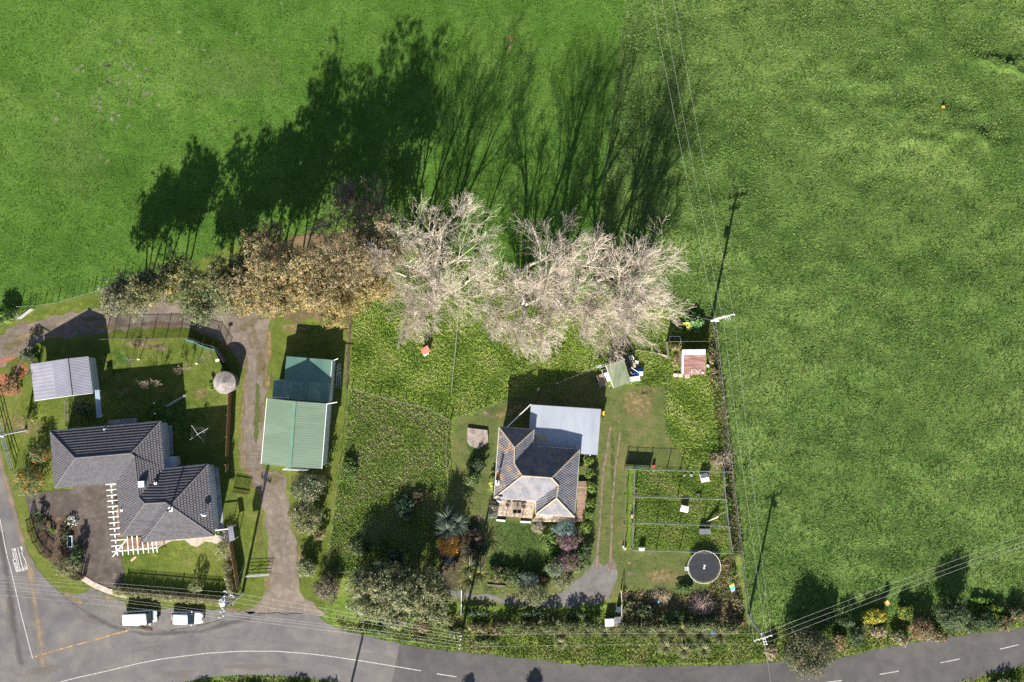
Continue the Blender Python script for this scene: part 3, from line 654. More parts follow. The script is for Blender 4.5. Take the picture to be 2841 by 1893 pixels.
# worn patches, dust, ruts
strip('dust_track', [(-30, 1190), (5, 1290), (25, 1360), (45, 1440), (60, 1490), (84, 1580), (95, 1660), (106, 1730), (116, 1800), (122, 1860)], [1.2, 1.6, 1.5, 1.5, 1.3, 1.5, 1.6, 1.7, 1.7, 1.2], .038, D_DUST, alpha=.95)
strip('pale_wheel_path', [(30, 1500), (50, 1600), (75, 1700), (100, 1850)], 1.3, .040, D_PALE, alpha=1)
strip('pale_wheel_path', [(60, 1893), (200, 1830), (330, 1800), (480, 1780), (640, 1778), (850, 1790), (1000, 1815), (1110, 1835)], [2, 2.2, 2, 1.8, 1.6, 1.4, 1.2, 1], .038, D_PALE, alpha=.95)
strip('pale_wheel_path', [(60, 1940), (250, 1885), (400, 1862), (640, 1845), (850, 1850), (1000, 1870)], 2.2, .038, D_PALE, alpha=.95)
strip('dark_wheel_path', [(190, 1664), (240, 1700), (310, 1738), (400, 1760), (560, 1752), (640, 1728), (700, 1716)], 1.1, .040, D_DARK, alpha=.8)
strip('dark_wheel_path', [(0, 1470), (20, 1600), (40, 1740), (60, 1850)], 1.6, .040, D_DARK, alpha=.9)
D_CRACK = decal_mat('crack_filler', (.012, .012, .012), (.02, .02, .02), 4)
strip('road_crack', [(325, 1727), (345, 1736), (372, 1742), (410, 1746)], .14, .042, D_CRACK, alpha=1)
strip('road_crack', [(470, 1750), (540, 1738), (590, 1727), (625, 1717), (650, 1712)], .12, .042, D_CRACK, alpha=.9)
strip('road_crack', [(712, 1702), (750, 1703), (768, 1699), (780, 1702), (790, 1705), (815, 1702), (850, 1702)], .18, .042, D_CRACK, alpha=1)
blobs('faded_wheel_marks', [(300, 1390, 30, 45, .2), (240, 1380, 30, 14, 0), (300, 1470, 22, 40, 0), (290, 1560, 26, 30, 0), (320, 1600, 18, 22, 0)], .039, decal_mat('faded_asphalt', (.13, .11, .10), (.16, .135, .12), .9, k=.7), .75)
blobs('bare_dirt_patch', [(1752, 1592, 22, 8, 0), (1745, 1562, 8, 6, 0), (1700, 1570, 20, 14, 0), (1660, 1660, 50, 10, 0), (1460, 1412, 8, 30, 0), (1330, 1440, 22, 14, 0), (1325, 1480, 26, 22, 0), (1880, 995, 10, 22, 0), (1415, 122, 1, 1, 0), (160, 700, 1, 1), (395, 958, 18, 7, 0), (450, 968, 14, 10, 0), (1350, 1150, 30, 8, -.4)], .0285, D_DIRT, .8)
blobs('cattle_scrape', [(1417, 106, 7, 12, 0), (1414, 132, 5, 9, 0)], .012, decal_mat('red_soil', (.19, .10, .07), (.24, .13, .1), 3), 1.2)
strip('wheel_rut', [(1697, 1173), (1689, 1211), (1685, 1250), (1675, 1297), (1670, 1360), (1668, 1403), (1663, 1472), (1657, 1541), (1655, 1585)], [.35, .75, .7, .65, .6, .6, .6, .7, 1.2], .026, D_DIRT, alpha=1.1)
strip('wheel_rut', [(1721, 1192), (1716, 1236), (1707, 1297), (1702, 1360), (1697, 1420), (1697, 1472), (1694, 1550), (1685, 1590)], [.4, .6, .55, .5, .5, .55, .65, 1.3], .026, D_DIRT, alpha=1.1)
strip('wheel_rut', [(690, 900), (708, 980), (706, 1060), (696, 1150), (692, 1250), (705, 1330), (770, 1400), (790, 1520), (795, 1640)], [1.6, 1.5, 1.3, 1.2, 1.2, 1.8, 2, 1.8, 1.6], .027, decal_mat('pale_grit', (.18, .155, .135), (.24, .21, .185), .8, k=.8), alpha=.8)
strip('grass_centre_line', [(714, 1060), (716, 1100), (712, 1180), (708, 1235)], [.6, .9, 1.2, .8], .028, decal_mat('verge_green', (.05, .08, .015), (.08, .11, .025), 1.2), alpha=1.0)
strip('grass_centre_line', [(320, 905), (420, 897), (500, 898), (560, 910)], [.5, .9, .8, .3], .028, D_BROWN, alpha=.7)
strip('mossy_edge', [(739, 905), (741, 1000), (735, 1060)], .6, .028, D_DRY, alpha=.9)
strip('mossy_edge', [(681, 1030), (676, 1110), (668, 1180), (672, 1250), (690, 1320)], .7, .028, D_DRY, alpha=.8)
strip('mulch_strip', [(972, 880), (966, 980), (962, 1075)], [.4, .42, .4], .020, G_MULCH, kind='structure')
blobs('dry_lawn_patch', [(395, 955, 70, 18, 0), (440, 965, 40, 12, 0), (70, 1180, 60, 40, 0), (560, 1090, 30, 20, 0), (820, 910, 60, 18, 0), (1000, 1110, 1, 1), (500, 1540, 50, 10, 0), (1420, 1140, 70, 18, .4), (1560, 1280, 1, 1), (1770, 1120, 60, 50, 0), (1790, 1085, 40, 12, 0), (1840, 1600, 70, 30, 0), (1780, 1650, 70, 18, 0), (1850, 1665, 30, 14, 0)], .0175, D_DRY, .8)
blobs('yellow_lawn_patch', [(150, 880, 110, 14, -.0), (200, 850, 80, 12, .25), (40, 1240, 30, 60, 0), (480, 1540, 90, 18, 0), (700, 1500, 20, 60, 0), (160, 1600, 50, 30, 0), (880, 1550, 14, 60, 0), (880, 890, 80, 20, 0), (100, 1140, 60, 60, 0), (1180, 930, 120, 90, .4), (1450, 980, 120, 50, .3), (1040, 950, 50, 60, 0), (1930, 1130, 50, 60, 0), (1130, 1180, 80, 40, 0)], .0178, D_YEL, .85)
blobs('lush_lawn_patch', [(480, 1160, 120, 80, 0), (330, 1000, 60, 60, 0), (1310, 1250, 26, 45, 0), (1470, 1500, 60, 40, 0), (1700, 1300, 8, 120, 0)], .0182, D_DKGR, .55)
blobs('brown_weed_patch', [(1190, 1340, 20, 50, 0), (1080, 1240, 30, 16, 0), (1140, 1300, 24, 20, 0), (1110, 1390, 40, 22, .4), (1700, 1680, 20, 12, 0), (1990, 1000, 14, 50, 0), (2000, 1060, 16, 30, 0), (2000, 1280, 30, 30, 0), (1985, 1560, 16, 30, 0), (2005, 1700, 30, 50, 0), (1790, 1680, 40, 20, 0), (1020, 1745, 1, 1), (1160, 1740, 50, 16, 0), (1290, 1735, 40, 16, 0)], .0186, D_BROWN, .85)
blobs('fallen_leaves', [(24, 1085, 52, 18, 0.1), (58, 1030, 26, 34, -.6), (10, 1055, 30, 30, 0), (16, 1000, 40, 10, .4)], .0262, D_RED, .9)
blobs('leaf_litter_patch', [(450, 905, 70, 6, 0), (560, 925, 40, 8, -.4), (620, 960, 14, 18, 0)], .0268, decal_mat('brown_leaves', (.16, .09, .06), (.24, .15, .11), 3), .75)
sheet('leaf_litter', [(600, 820), (640, 740), (700, 690), (830, 655), (975, 645), (985, 760), (975, 880), (880, 890), (750, 886), (680, 850)], .019, G_LITTER, amp=.6)
strip('bare_track', [(620, 838), (760, 832), (960, 828)], [.6, .8, .5], .0208, D_DIRT, alpha=.9)
sheet('garden_bed', [(392, 1502), (455, 1497), (520, 1495), (596, 1480), (630, 1470), (640, 1500), (645, 1560), (620, 1545), (600, 1510), (570, 1502), (545, 1518), (528, 1512), (512, 1498), (480, 1500), (440, 1520)], .020, G_STONE, amp=.1)
sheet('garden_island', [(84, 1437), (190, 1428), (210, 1447), (220, 1490), (213, 1545), (225, 1590), (230, 1602), (200, 1605), (150, 1575), (125, 1540), (100, 1490)], .020, G_MULCH, amp=.1)
sheet('garden_bed', [(1476, 1450), (1600, 1455), (1640, 1500), (1645, 1560), (1600, 1580), (1545, 1560), (1500, 1500)], .021, G_WEED, amp=.2)
sheet('garden_bed', [(1345, 1600), (1560, 1590), (1590, 1610), (1540, 1650), (1430, 1645), (1345, 1640)], .0214, G_WEED, amp=.2)
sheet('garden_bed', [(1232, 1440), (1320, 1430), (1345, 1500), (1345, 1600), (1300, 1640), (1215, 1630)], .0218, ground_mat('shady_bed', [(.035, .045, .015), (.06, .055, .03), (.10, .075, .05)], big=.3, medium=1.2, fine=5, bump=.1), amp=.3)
blobs('mossy_gravel_patch', [(690, 900, 40, 16, .5), (730, 880, 24, 14, 0), (700, 940, 18, 40, 0), (682, 1010, 10, 40, 0), (720, 1000, 16, 60, 0), (735, 1040, 8, 50, 0), (674, 1130, 8, 60, 0), (725, 1150, 8, 60, 0), (760, 1330, 30, 18, 0), (820, 1340, 16, 30, 0), (700, 1345, 16, 14, 0), (720, 1480, 10, 80, 0), (30, 960, 40, 14, .4), (120, 915, 50, 10, .3), (250, 885, 50, 8, 0), (40, 1010, 40, 8, .4)], .0263, decal_mat('mossy_grit', (.10, .09, .035), (.16, .135, .06), .9, k=.75), .85)
blobs('dry_gravel_edge', [(745, 960, 12, 70, 0), (742, 1060, 12, 30, 0), (300, 905, 40, 10, 0), (740, 1620, 12, 30, 0), (832, 1560, 10, 60, 0), (700, 1310, 30, 16, 0), (215, 1668, 30, 8, -.4), (300, 1660, 30, 8, 0), (190, 1650, 14, 10, 0), (650, 1690, 30, 6, 0), (80, 930, 60, 8, .3)], .0266, D_DRY, .95)
rgt = random.Random(12)
blobs('thistle_patch', [(rgt.gauss(310, 60), rgt.gauss(230, 90), rgt.uniform(5, 16), rgt.uniform(4, 12), rgt.random() * 3) for i in range(46)] + [(rgt.uniform(420, 800), rgt.uniform(0, 350), rgt.uniform(4, 9), rgt.uniform(3, 7)) for i in range(30)], .0062, decal_mat('grey_green_weed', (.12, .15, .075), (.17, .195, .11), 2.0), .8)
gx0, gy1 = W(2080, 60).x, W(0, 60).y; gx1, gy0 = W(3000, 0).x, W(0, 560).y; nx, ny = 230, 120
gx, gy = np.meshgrid(np.linspace(gx0, gx1, nx), np.linspace(gy0, gy1, ny)); gz = relief(gx, gy); wr = np.minimum(1, np.minimum(gx - gx0, gx1 - gx) / 2 + 0) * np.minimum(1, np.minimum(gy - gy0, gy1 - gy) / 2)
gi = np.arange(nx * ny).reshape(ny, nx); gF = np.stack([gi[:-1, :-1], gi[:-1, 1:], gi[1:, 1:], gi[1:, :-1]], -1).reshape(-1, 4)
go = np_mesh('ground_ripples', np.stack([gx, gy, .003 + gz * wr], -1).reshape(-1, 3), gF, None, G_PAST2); go['kind'] = 'structure'
blobs('light_pasture_patch', [(2500, 620, 330, 120, .2), (2250, 480, 160, 100, 0), (2100, 120, 200, 90, 0), (2600, 1100, 240, 200, 0), (2300, 1350, 200, 120, 0), (200, 420, 120, 160, 0), (650, 200, 200, 100, 0)], .0066, decal_mat('light_pasture', (.095, .165, .035), (.125, .20, .05), .5, k=.55), .8)
# painted lines
blobs('seal_patch', [(120, 1860, 90, 16, .2), (420, 1800, 60, 10, .1), (250, 1720, 50, 12, -.3), (30, 1700, 16, 90, 0), (700, 1850, 120, 9, 0), (500, 1870, 50, 14, .1)], .0385, decal_mat('brownish_seal', (.15, .13, .115), (.19, .17, .15), .5, k=.5), .9)
strip('centre_line', [(168, 1892), (210, 1881), (287, 1864), (382, 1841), (450, 1828), (496, 1822), (578, 1812), (668, 1806.5), (763, 1806.5), (850, 1813), (911, 1820), (1000, 1833), (1080, 1846), (1168, 1861)], .13, .044, PAINT_HARD, solid=True)
strip('centre_line', [(-20, 1390), (0, 1440), (17, 1529), (40, 1620), (57, 1696), (76.5, 1772), (91, 1827)], .13, .044, PAINT_HARD, solid=True)
for a, b in [((1212, 1869.5), (1267, 1878)), ((2292, 1893), (2335, 1888)), ((2440, 1871), (2493, 1862)), ((2609, 1839), (2663, 1828)), ((2774, 1801), (2825, 1789))]:
    strip('lane_dash', [a, b], .13, .044, PAINT_HARD, solid=True)
strip('yellow_limit_line', [(91, 1824), (150, 1806), (200, 1792), (260, 1776), (300, 1764), (363, 1747)], [.15, .18, .22, .22, .26, .3], .046, PAINTY, alpha=.8)
for x, y in ((184, 1797), (216, 1789), (88, 1766), (580, 1812)): strip('worn_paint_spot', [(x - 5, y + 1), (x + 5, y - 1)], .2, .047, PAINTY if x < 300 and x != 88 else PAINTW, alpha=1)
def qd(l): return [(20 + x / 8.96, 1500 + y / 8.96) for x, y in l]
letters = {'P': [[(110, 205), (138, 198), (195, 460), (165, 465)], [(135, 462), (205, 452), (212, 525), (150, 540)], [(152, 540), (185, 533), (236, 715), (212, 722)], [(212, 722), (270, 705), (284, 776), (222, 790)], [(165, 540), (190, 535), (240, 712), (262, 705), (215, 540), (196, 460)]],
           'O': [[(150, 190), (215, 178), (226, 250), (170, 264)], [(172, 264), (198, 258), (288, 700), (262, 710)], [(208, 252), (230, 248), (330, 688), (306, 696)], [(278, 712), (335, 690), (352, 757), (292, 776)]],
           'T': [[(250, 166), (276, 158), (398, 668), (372, 676)], [(355, 686), (432, 658), (447, 733), (370, 762)]],
           'S': [[(315, 150), (376, 130), (392, 205), (338, 215)], [(378, 205), (394, 200), (410, 268), (394, 268)], [(352, 212), (374, 208), (390, 345), (366, 345)], [(368, 345), (390, 342), (468, 484), (440, 490)], [(444, 486), (468, 482), (505, 640), (480, 648)], [(452, 664), (505, 640), (522, 714), (462, 735)], [(424, 594), (442, 590), (462, 660), (440, 664)]]}
for k, qs in letters.items():
    for i, q in enumerate(qs):
        sheet('painted_letter', qd(q), .050 + .001 * (i % 3) + .0003 * 'POTS'.index(k), PAINT_HARD, uneven=False)
# ------------------------------------------------------------------ buildings
TILE1 = mat('grey_roof_tile', (.062, .060, .072), (.088, .085, .099), 2.5, .75, .012, 16, spec=.3, wave=(.33, .014), c3=(.10, .098, .11), s3=5)
TILE2 = mat('lichened_metal_tile', (.085, .09, .115), (.135, .137, .165), .9, .6, .012, 14, wave=(.34, .020), c3=(.17, .135, .125), s3=1.2)
TILE2W = mat('orange_lichened_tile', (.09, .092, .115), (.145, .14, .155), 1.2, .65, .012, 14, wave=(.34, .020), c3=(.34, .19, .09), s3=.8)
CAP1 = mat('grey_ridge', (.10, .095, .105), (.14, .13, .14), 3, .7)
CAP2 = mat('lichened_ridge', (.28, .25, .2), (.40, .36, .30), 3, .8, c3=(.45, .25, .06), s3=3)
BOARD = mat('blue_grey_weatherboard', (.42, .45, .48), (.48, .51, .54), 1.5, .6)
def boards(m, period=.18):
    nt = m.node_tree; N = nt.nodes; L = nt.links; b = N['Principled BSDF']; g = N.new('ShaderNodeNewGeometry'); s = N.new('ShaderNodeSeparateXYZ'); L.new(g.outputs['Position'], s.inputs[0])
    q = N.new('ShaderNodeMath'); q.operation = 'PINGPONG'; q.inputs[1].default_value = period; L.new(s.outputs[2], q.inputs[0]); bp = N.new('ShaderNodeBump'); bp.inputs['Distance'].default_value = .12; L.new(q.outputs[0], bp.inputs['Height']); L.new(bp.outputs[0], b.inputs['Normal'])
boards(BOARD)
CREAM = mat('cream_weatherboard', (.55, .52, .46), (.62, .58, .52), 1.5, .6); boards(CREAM)
GREENR = mat('pale_green_steel', (.115, .168, .122), (.14, .198, .147), .5, .5, spec=.4, stretch=(.3, 1.2, 1))
GREENL = mat('green_steel', (.09, .185, .155), (.13, .225, .185), .5, .5, spec=.4, stretch=(1.5, .2, 1))
GREYR = mat('grey_blue_steel', (.25, .28, .34), (.30, .33, .39), .35, .45, spec=.45, stretch=(1.4, .3, 1))
GREYG = mat('pale_grey_steel', (.165, .165, .215), (.20, .20, .255), .4, .5, spec=.4)
WALLG = mat('pale_blue_cladding', (.46, .50, .55), (.52, .56, .60), 1, .5)
GUT = mat('white_gutter', (.60, .62, .63), (.70, .71, .72), 2, .45)
FLUE = mat('black_flue', (.03, .03, .03), (.05, .05, .05), 3, .5, metal=.5)
PATHC = mat('pale_path', (.22, .23, .25), (.30, .31, .33), 1.5, .85, .01, 10)

# --- grey tiled house (left)
EZ = 3.9; R1 = 5.35; R2 = 5.25
A, B_, C_, D_, E_, F_, G_, H_, I_, J_ = [W(*p, EZ) for p in ((138, 1196), (445, 1169), (456, 1300), (578, 1288), (595, 1487), (396, 1505), (393, 1485), (335, 1489), (322, 1340), (152, 1354))]
K1, K2, K3, K4, K5, K6, K7 = W(209, 1271, R1), W(363, 1258, R1), W(374, 1266, R2), W(386, 1380, R2), W(402, 1397, 5.5), W(460, 1394, 5.5), W(472, 1403, 5.7)
cx = sum((p for p in (A, B_, E_, H_, J_)), Vector()) / 5
house = thing('tiled_house', 'long house with dark grey tiled hip roofs beside an asphalt driveway', 'house', (cx.x, cx.y, 0))
faces = [[A, B_, K2, K1], [A, K1, J_], [K1, K2, K3, I_, J_], [B_, C_, K4, K3, K2], [I_, K3, K4, K5, H_], [C_, D_, K7, K6, K5, K4], [D_, E_, K7], [E_, F_, K7], [H_, K5, K6, G_], [G_, K6, K7, F_]]
for f in faces: tiled_face(f, .135, .075, TILE1, house)
for a, b in ((A, K1), (J_, K1), (K1, K2), (B_, K2), (K2, K3), (K3, K4), (K4, K5), (K5, H_), (K5, K6), (K6, K7), (D_, K7), (E_, K7), (F_, K7)): capline(a, b, CAP1, house, .09)
out = [A, B_, C_, D_, E_, F_, G_, H_, I_, J_]
for i in range(10):
    a, b = out[i], out[(i + 1) % 10]; d = (b - a).normalized(); g = MB(); dn = Vector((0, 0, -.13)); g.beam(a + dn + d * .05, b + dn - d * .05, .11, .12); g.build('gutter', GUT if i in (0, 1, 2, 3) else CAP1, house)
wo_ = inset([(p.x, p.y) for p in out], .5); walls(house, wo_, 0, EZ - .1, BOARD)
window(house, wo_[1], wo_[2], .22, .52, 1.0, 2.3, .1, 3); window(house, wo_[3], wo_[4], .25, .48, 1.0, 2.3, .1, 2); window(house, wo_[3], wo_[4], .72, .92, 1.0, 2.3, .1, 2)
window(house, wo_[9], wo_[0], .3, .6, 1.0, 2.2, .1, 2); window(house, wo_[4], wo_[5], .3, .6, .9, 2.3, .1, 3); window(house, wo_[0], wo_[1], .2, .32, 1.1, 2.2, .1, 2)
g = MB(); g.prism([(p[0], p[1]) for p in wo_], EZ - .34, EZ - .2); g.build('soffit', WHITE, house)
p = W(396, 1342, 4.85); g = MB(); g.box((p.x, p.y, 4.75), (.75, .8, .75), .1); g.build('roof_box', WHITE, house)
p = W(387.5, 1342, 4.95); g = MB(); g.box((p.x, p.y, 4.9), (.3, 1.05, .3), .1); g.build('flashing', GUT, house)
for q, z in (((432, 1341), 4.65), ((292, 1192.5), 3.95), ((338, 1416), 4.0)):
    p = W(*q, z); g = MB(); g.box((p.x, p.y, z - .05), (.38, .34, .22), .2); g.tube([(p.x, p.y, z + .1), (p.x, p.y, z + .42)], .07, 8); g.build('roof_vent', WHITE, house)
p = W(474, 1413, 5.65); g = MB(); g.box((p.x, p.y, 5.25), (.55, .6, .5), .1); g.build('chimney_base', WHITE, house)
g = MB(); g.tube([(p.x, p.y, 5.5), (p.x, p.y, 6.9)], .11, 10); g.lathe((p.x, p.y, 6.9), [(.16, 0), (.16, .12), (.05, .2)], 10); g.build('flue', FLUE, house)
# satellite dish
def dish(loc, parent, r=.38, az=1.2):
    g = MB(); prof = []
    for i in range(5): t = i / 4; prof.append((.02 + r * t, .12 * t * t))
    c = Vector(loc); g.lathe((0, 0, 0), prof, 16)
    M = Matrix.Rotation(az, 4, 'Z') @ Matrix.Rotation(1.0, 4, 'X'); g.v = [tuple(M @ Vector(v) + c + Vector((0, 0, .5))) for v in g.v]
    o = g.build('satellite_dish', WHITE, parent, smooth=True)
    g = MB(); g.tube([c - Vector((0, 0, .15)), c + Vector((0, 0, .5))], .03, 6); g.build('dish_mast', GALV, parent)
dish(W(568, 1426, 4.4), house, .42, 2.6)
# porch box and path on the east side
g = MB(); P = [(457, 1270), (486, 1267), (489, 1298), (459, 1300)]; g.prism([(W(*p, 2.5).x, W(*p, 2.5).y) for p in P], 2.38, 2.5); g.build('porch_roof', WALLG, house)
g = MB(); P = [(459, 1272), (483, 1270), (486, 1295), (461, 1297)]; g.prism([(W(*p, 2.3).x, W(*p, 2.3).y) for p in P], 0, 2.372); g.build('porch', BOARD, house)
sheet('concrete_path', [(466, 1180), (478, 1180), (482, 1262), (470, 1262)], .06, PATHC, uneven=False)
sheet('concrete_path', [(596, 1296), (607, 1296), (622, 1466), (608, 1468)], .06, PATHC, uneven=False)
sheet('concrete_path', [(300, 1166), (380, 1160), (380, 1172), (300, 1178)], .06, PATHC, uneven=False)
# corrugated lean-to at the side
le = thing('lean_to', 'pale corrugated lean-to roof attached beside the tiled house corner', 'shed', W(640, 1480))
ribbed('roof', W(632, 1462, 1.9), W(646, 1460, 1.9), W(652, 1498, 1.9), W(637, 1503, 1.9), .2, .03, GREYG, le)
for q in ((634, 1464), (646, 1462), (651, 1497), (639, 1500)): p = W(*q, 1.8); g = MB(); g.box((p.x, p.y, 0), (.08, .08, 1.86)); g.build('post', WHITE, le)
g = MB(); g.beam(W(598, 1472, 1.85), W(633, 1468, 1.85), .12, .1); g.build('beam', WHITE, le)
# deck below the pergola
DECKM = mat('red_brown_decking', (.14, .075, .045), (.22, .13, .085), 3, .8, stretch=(1, .2, 1))
dk = thing('timber_deck', 'red brown deck under the white pergola by the driveway', 'deck', W(365, 1510))
def planks(parent, quad, z, n, m, gap=.012, name='plank', kind=None, th=.05, joined=True):
    """planks between edge 0-1 and edge 3-2 of a px quad, running along 0->1"""
    A, B, C, D = [W(*q) for q in quad]; mb = MB(); rg = random.Random(n)
    for i in range(n):
        a0, a1 = (i + gap * 4) / n, (i + 1 - gap * 4) / n; P = [A.lerp(D, a0), B.lerp(C, a0), B.lerp(C, a1), A.lerp(D, a1)]; dz = rg.uniform(-.004, .004); v = rg.uniform(.8, 1.25)
        mb.prism([(p.x, p.y) for p in P], z - th + dz, z + dz, col=(v, v * rg.uniform(.95, 1.02), v * rg.uniform(.92, 1.03)))
        if not joined: mb.build(name, m, parent, colors=True); mb = MB()
    if joined: o = mb.build('decking', m, parent, colors=True); o['kind'] = 'stuff'
DECKA = mat('deck_red', (.15, .08, .05), (.22, .13, .085), 3, .8, stretch=(1, .2, 1), attr=True)
planks(dk, [(347, 1492), (394, 1489), (398, 1508), (347, 1512)], .3, 14, DECKA); planks(dk, [(327, 1440), (341, 1440), (344, 1488), (330, 1490)], .296, 8, DECKA)
planks(dk, [(347, 1513), (453, 1503), (453, 1512), (345, 1530)], .292, 8, DECKA)
sheet('brick_path', [(322, 1400), (334, 1400), (338, 1439), (325, 1439)], .07, mat('brick_paving', (.26, .15, .10), (.36, .22, .16), 6, .85), uneven=False)
sheet('brick_path', [(420, 1502), (454, 1499), (455, 1511), (420, 1514)], .305, mat('brick_paving', (1, 1, 1)), uneven=False)
# pergola
pg = thing('pergola', 'white timber pergola wrapping the corner of the grey tiled house', 'pergola', W(330, 1520))
PZ = 2.5
def pb(a, b, z=PZ, w=.1, h=.14, name='rafter'): g = MB(); g.beam(W(*a, z), W(*b, z), w, h); g.build(name, WHITE, pg)
for a, b in [((293.5, 1345), (322, 1342.5)), ((295, 1361), (323, 1358)), ((296.5, 1376), (324, 1373)), ((298, 1391), (326, 1388)), ((299, 1406.5), (327, 1404)), ((300, 1421), (329, 1419)), ((301, 1436), (331, 1433)), ((303, 1452), (332, 1449)), ((304, 1468), (333, 1465)), ((306, 1484), (335, 1482)), ((308, 1500), (350, 1497)), ((309, 1516), (338, 1513)),
             ((353, 1489), (357, 1539)), ((366, 1487), (371, 1538.5)), ((380, 1487), (384, 1538)), ((395.5, 1506), (399, 1536)), ((410, 1505), (413, 1535)), ((422, 1504), (426, 1534)), ((433, 1503), (437, 1533)), ((339, 1513.5), (341, 1541)), ((325, 1522), (327, 1542))]: pb(a, b)
pb((351, 1498), (313, 1544.5), PZ, .11); pb((308, 1342), (324, 1538), PZ - .15, .12, .15, 'beam'); pb((311, 1531), (440, 1520), PZ - .15, .12, .15, 'beam')
for q in ((309, 1350), (314, 1410), (319, 1470), (325, 1529), (370, 1526), (437, 1520)):
    p = W(*q, PZ); g = MB(); g.box((p.x, p.y, 0), (.11, .11, PZ - .23)); g.build('post', WHITE, pg)

# --- grey garage (left)
ga = thing('garage', 'grey metal roofed garage with open carport side near the gravel drive', 'garage', W(175, 1050))
L0, L1, M0, M1, N0, N1 = W(84, 1011, 2.1), W(96, 1112, 2.1), W(186, 995, 3.5), W(198, 1098, 3.5), W(243.5, 989, 2.9), W(256, 1091, 2.9)
CARP = mat('pale_carport_steel', (.20, .20, .25), (.235, .235, .285), .5, .5)
X0, X1 = L0.lerp(M0, .6), L1.lerp(M1, .6)
ribbed('carport_roof', L0, L1, X1, X0, .5, .010, CARP, ga); ribbed('roof', X0, X1, M1, M0, .2, .012, GREYG, ga); ribbed('roof', M0, M1, N1, N0, .2, .012, GREYG, ga)
g = MB(); g.beam(M0 + Vector((0, 0, .05)), M1 + Vector((0, 0, .05)), .3, .06); g.build('ridge_flashing', mat('dark_flashing', (.16, .16, .19)), ga)
for a, b in ((N0, N1), (L1, M1), (M1, N1)): g = MB(); g.beam(a - Vector((0, 0, .1)), b - Vector((0, 0, .1)), .1, .12); g.build('gutter', GUT, ga)
gw = [(X0.lerp(M0, -.05).x + .1, X0.y - .35), (N0.x - .25, N0.y - .25), (N1.x - .25, N1.y + .25), (X1.x + .1, X1.y + .3)]
walls(ga, gw, 0, 2.6, WALLG)
for a, b, c, z in ((gw[0], gw[1], M0, 3.35), (gw[3], gw[2], M1, 3.35)):
    y = (a[1] + b[1]) / 2; g = MB(); g.add([(a[0], a[1], 2.6), (b[0], b[1], 2.6), (c.x, y, 3.3), (a[0], a[1] + .1, 2.6), (b[0], b[1] + .1, 2.6), (c.x, y + .1, 3.3)], [(0, 1, 2), (5, 4, 3), (0, 2, 5, 3), (1, 4, 5, 2)]); g.build('gable', WALLG, ga)
window(ga, gw[1], gw[2], .18, .34, 1.0, 2.1, .1, 2); window(ga, gw[1], gw[2], .72, .84, 1.0, 2.1, .1, 1)
for q in ((88, 1014), (93, 1060), (98, 1108), (140, 1005), (148, 1104)): p = W(*q, 2); g = MB(); g.box((p.x + .15, p.y, 0), (.1, .1, 2.1 if q[0] < 100 else 2.75)); g.build('post', WHITE, ga)
aw = thing('awning', 'narrow blue grey awning roof running south from the grey garage', 'awning', W(273, 1120))
ribbed('roof', W(263, 1083, 2.0), W(276, 1082, 2.1), W(283, 1158, 2.1), W(268, 1160, 2.0), .2, .03, mat('blue_grey_steel', (.2, .27, .36), (.24, .31, .4)), aw)
for q in ((266, 1086), (270, 1156)): p = W(*q, 1.9); g = MB(); g.box((p.x, p.y, 0), (.09, .09, 1.95)); g.build('post', WHITE, aw)

# --- green steel barn
gs = thing('green_shed', 'large pale green steel shed with a lower lean-to at its rear', 'shed', W(830, 1200))
EV, RG = 4.3, 5.2
a0, r0_, b0, b1, r1_, a1 = W(741, 1105.5, EV), W(817, 1114, RG), W(906, 1120, EV), W(892, 1301, EV), W(804, 1296, RG), W(725, 1287, EV)
ribbed('roof', r0_, r1_, a1, a0, .24, .006, GREENR, gs); ribbed('roof', r1_, r0_, b0, b1, .24, .006, GREENR, gs)
g = MB(); g.beam(r0_ + Vector((0, 0, .05)), r1_ + Vector((0, 0, .05)), .45, .05); g.build('ridge_flashing', mat('green_flashing', (.10, .19, .14)), gs)
g = MB(); g.beam(a0 - Vector((0, 0, .08)), a1 - Vector((0, 0, .08)), .14, .14); g.build('gutter', WHITE, gs); g = MB(); g.beam(b0 - Vector((0, 0, .08)), b1 - Vector((0, 0, .08)), .14, .14); g.build('gutter', WHITE, gs)
sw = inset([(a0.x, a0.y), (b0.x, b0.y), (b1.x, b1.y), (a1.x, a1.y)], .12); walls(gs, sw, 0, EV - .1, WALLG)
for (p, q, r) in ((sw[0], sw[1], r0_), (sw[3], sw[2], r1_)):
    y = (p[1] + q[1]) / 2; g = MB(); g.add([(p[0], p[1] - .0, EV - .1), (q[0], q[1], EV - .1), (r.x, y, RG - .07), (p[0], p[1] + .08, EV - .1), (q[0], q[1] + .08, EV - .1), (r.x, y + .08, RG - .07)], [(0, 1, 2), (5, 4, 3), (0, 2, 5, 3), (1, 4, 5, 2)]); g.build('gable', WALLG, gs)
g = MB(); g.beam(W(790, 1300, 1.5), W(790, 1300, 1.5) + Vector((3.4, -.1, 0)), .05, 2.9); g.build('roller_door', mat('pale_door', (.5, .52, .5)), gs)
c0, c1, c2, c3, c4, c5 = W(794.6, 989, 2.3), W(924.7, 999.4, 2.3), W(912, 1117, 3.1), W(755, 1104, 3.1), W(760, 1055.5, 2.75), W(788, 1055.5, 2.75)
cm, cn = W(788.5, 1057, 2.75), W(918.5, 1062, 2.75)
ribbed('lean_to_roof', c0, c1, cn, cm, .24, .010, GREENL, gs); ribbed('lean_to_roof', W(760, 1055.5, 2.72), cn - Vector((0, 0, .03)), c2, c3, .24, .012, mat('worn_green_steel', (.12, .22, .175), (.19, .29, .24), .9, .5, stretch=(1.6, .2, 1)), gs)
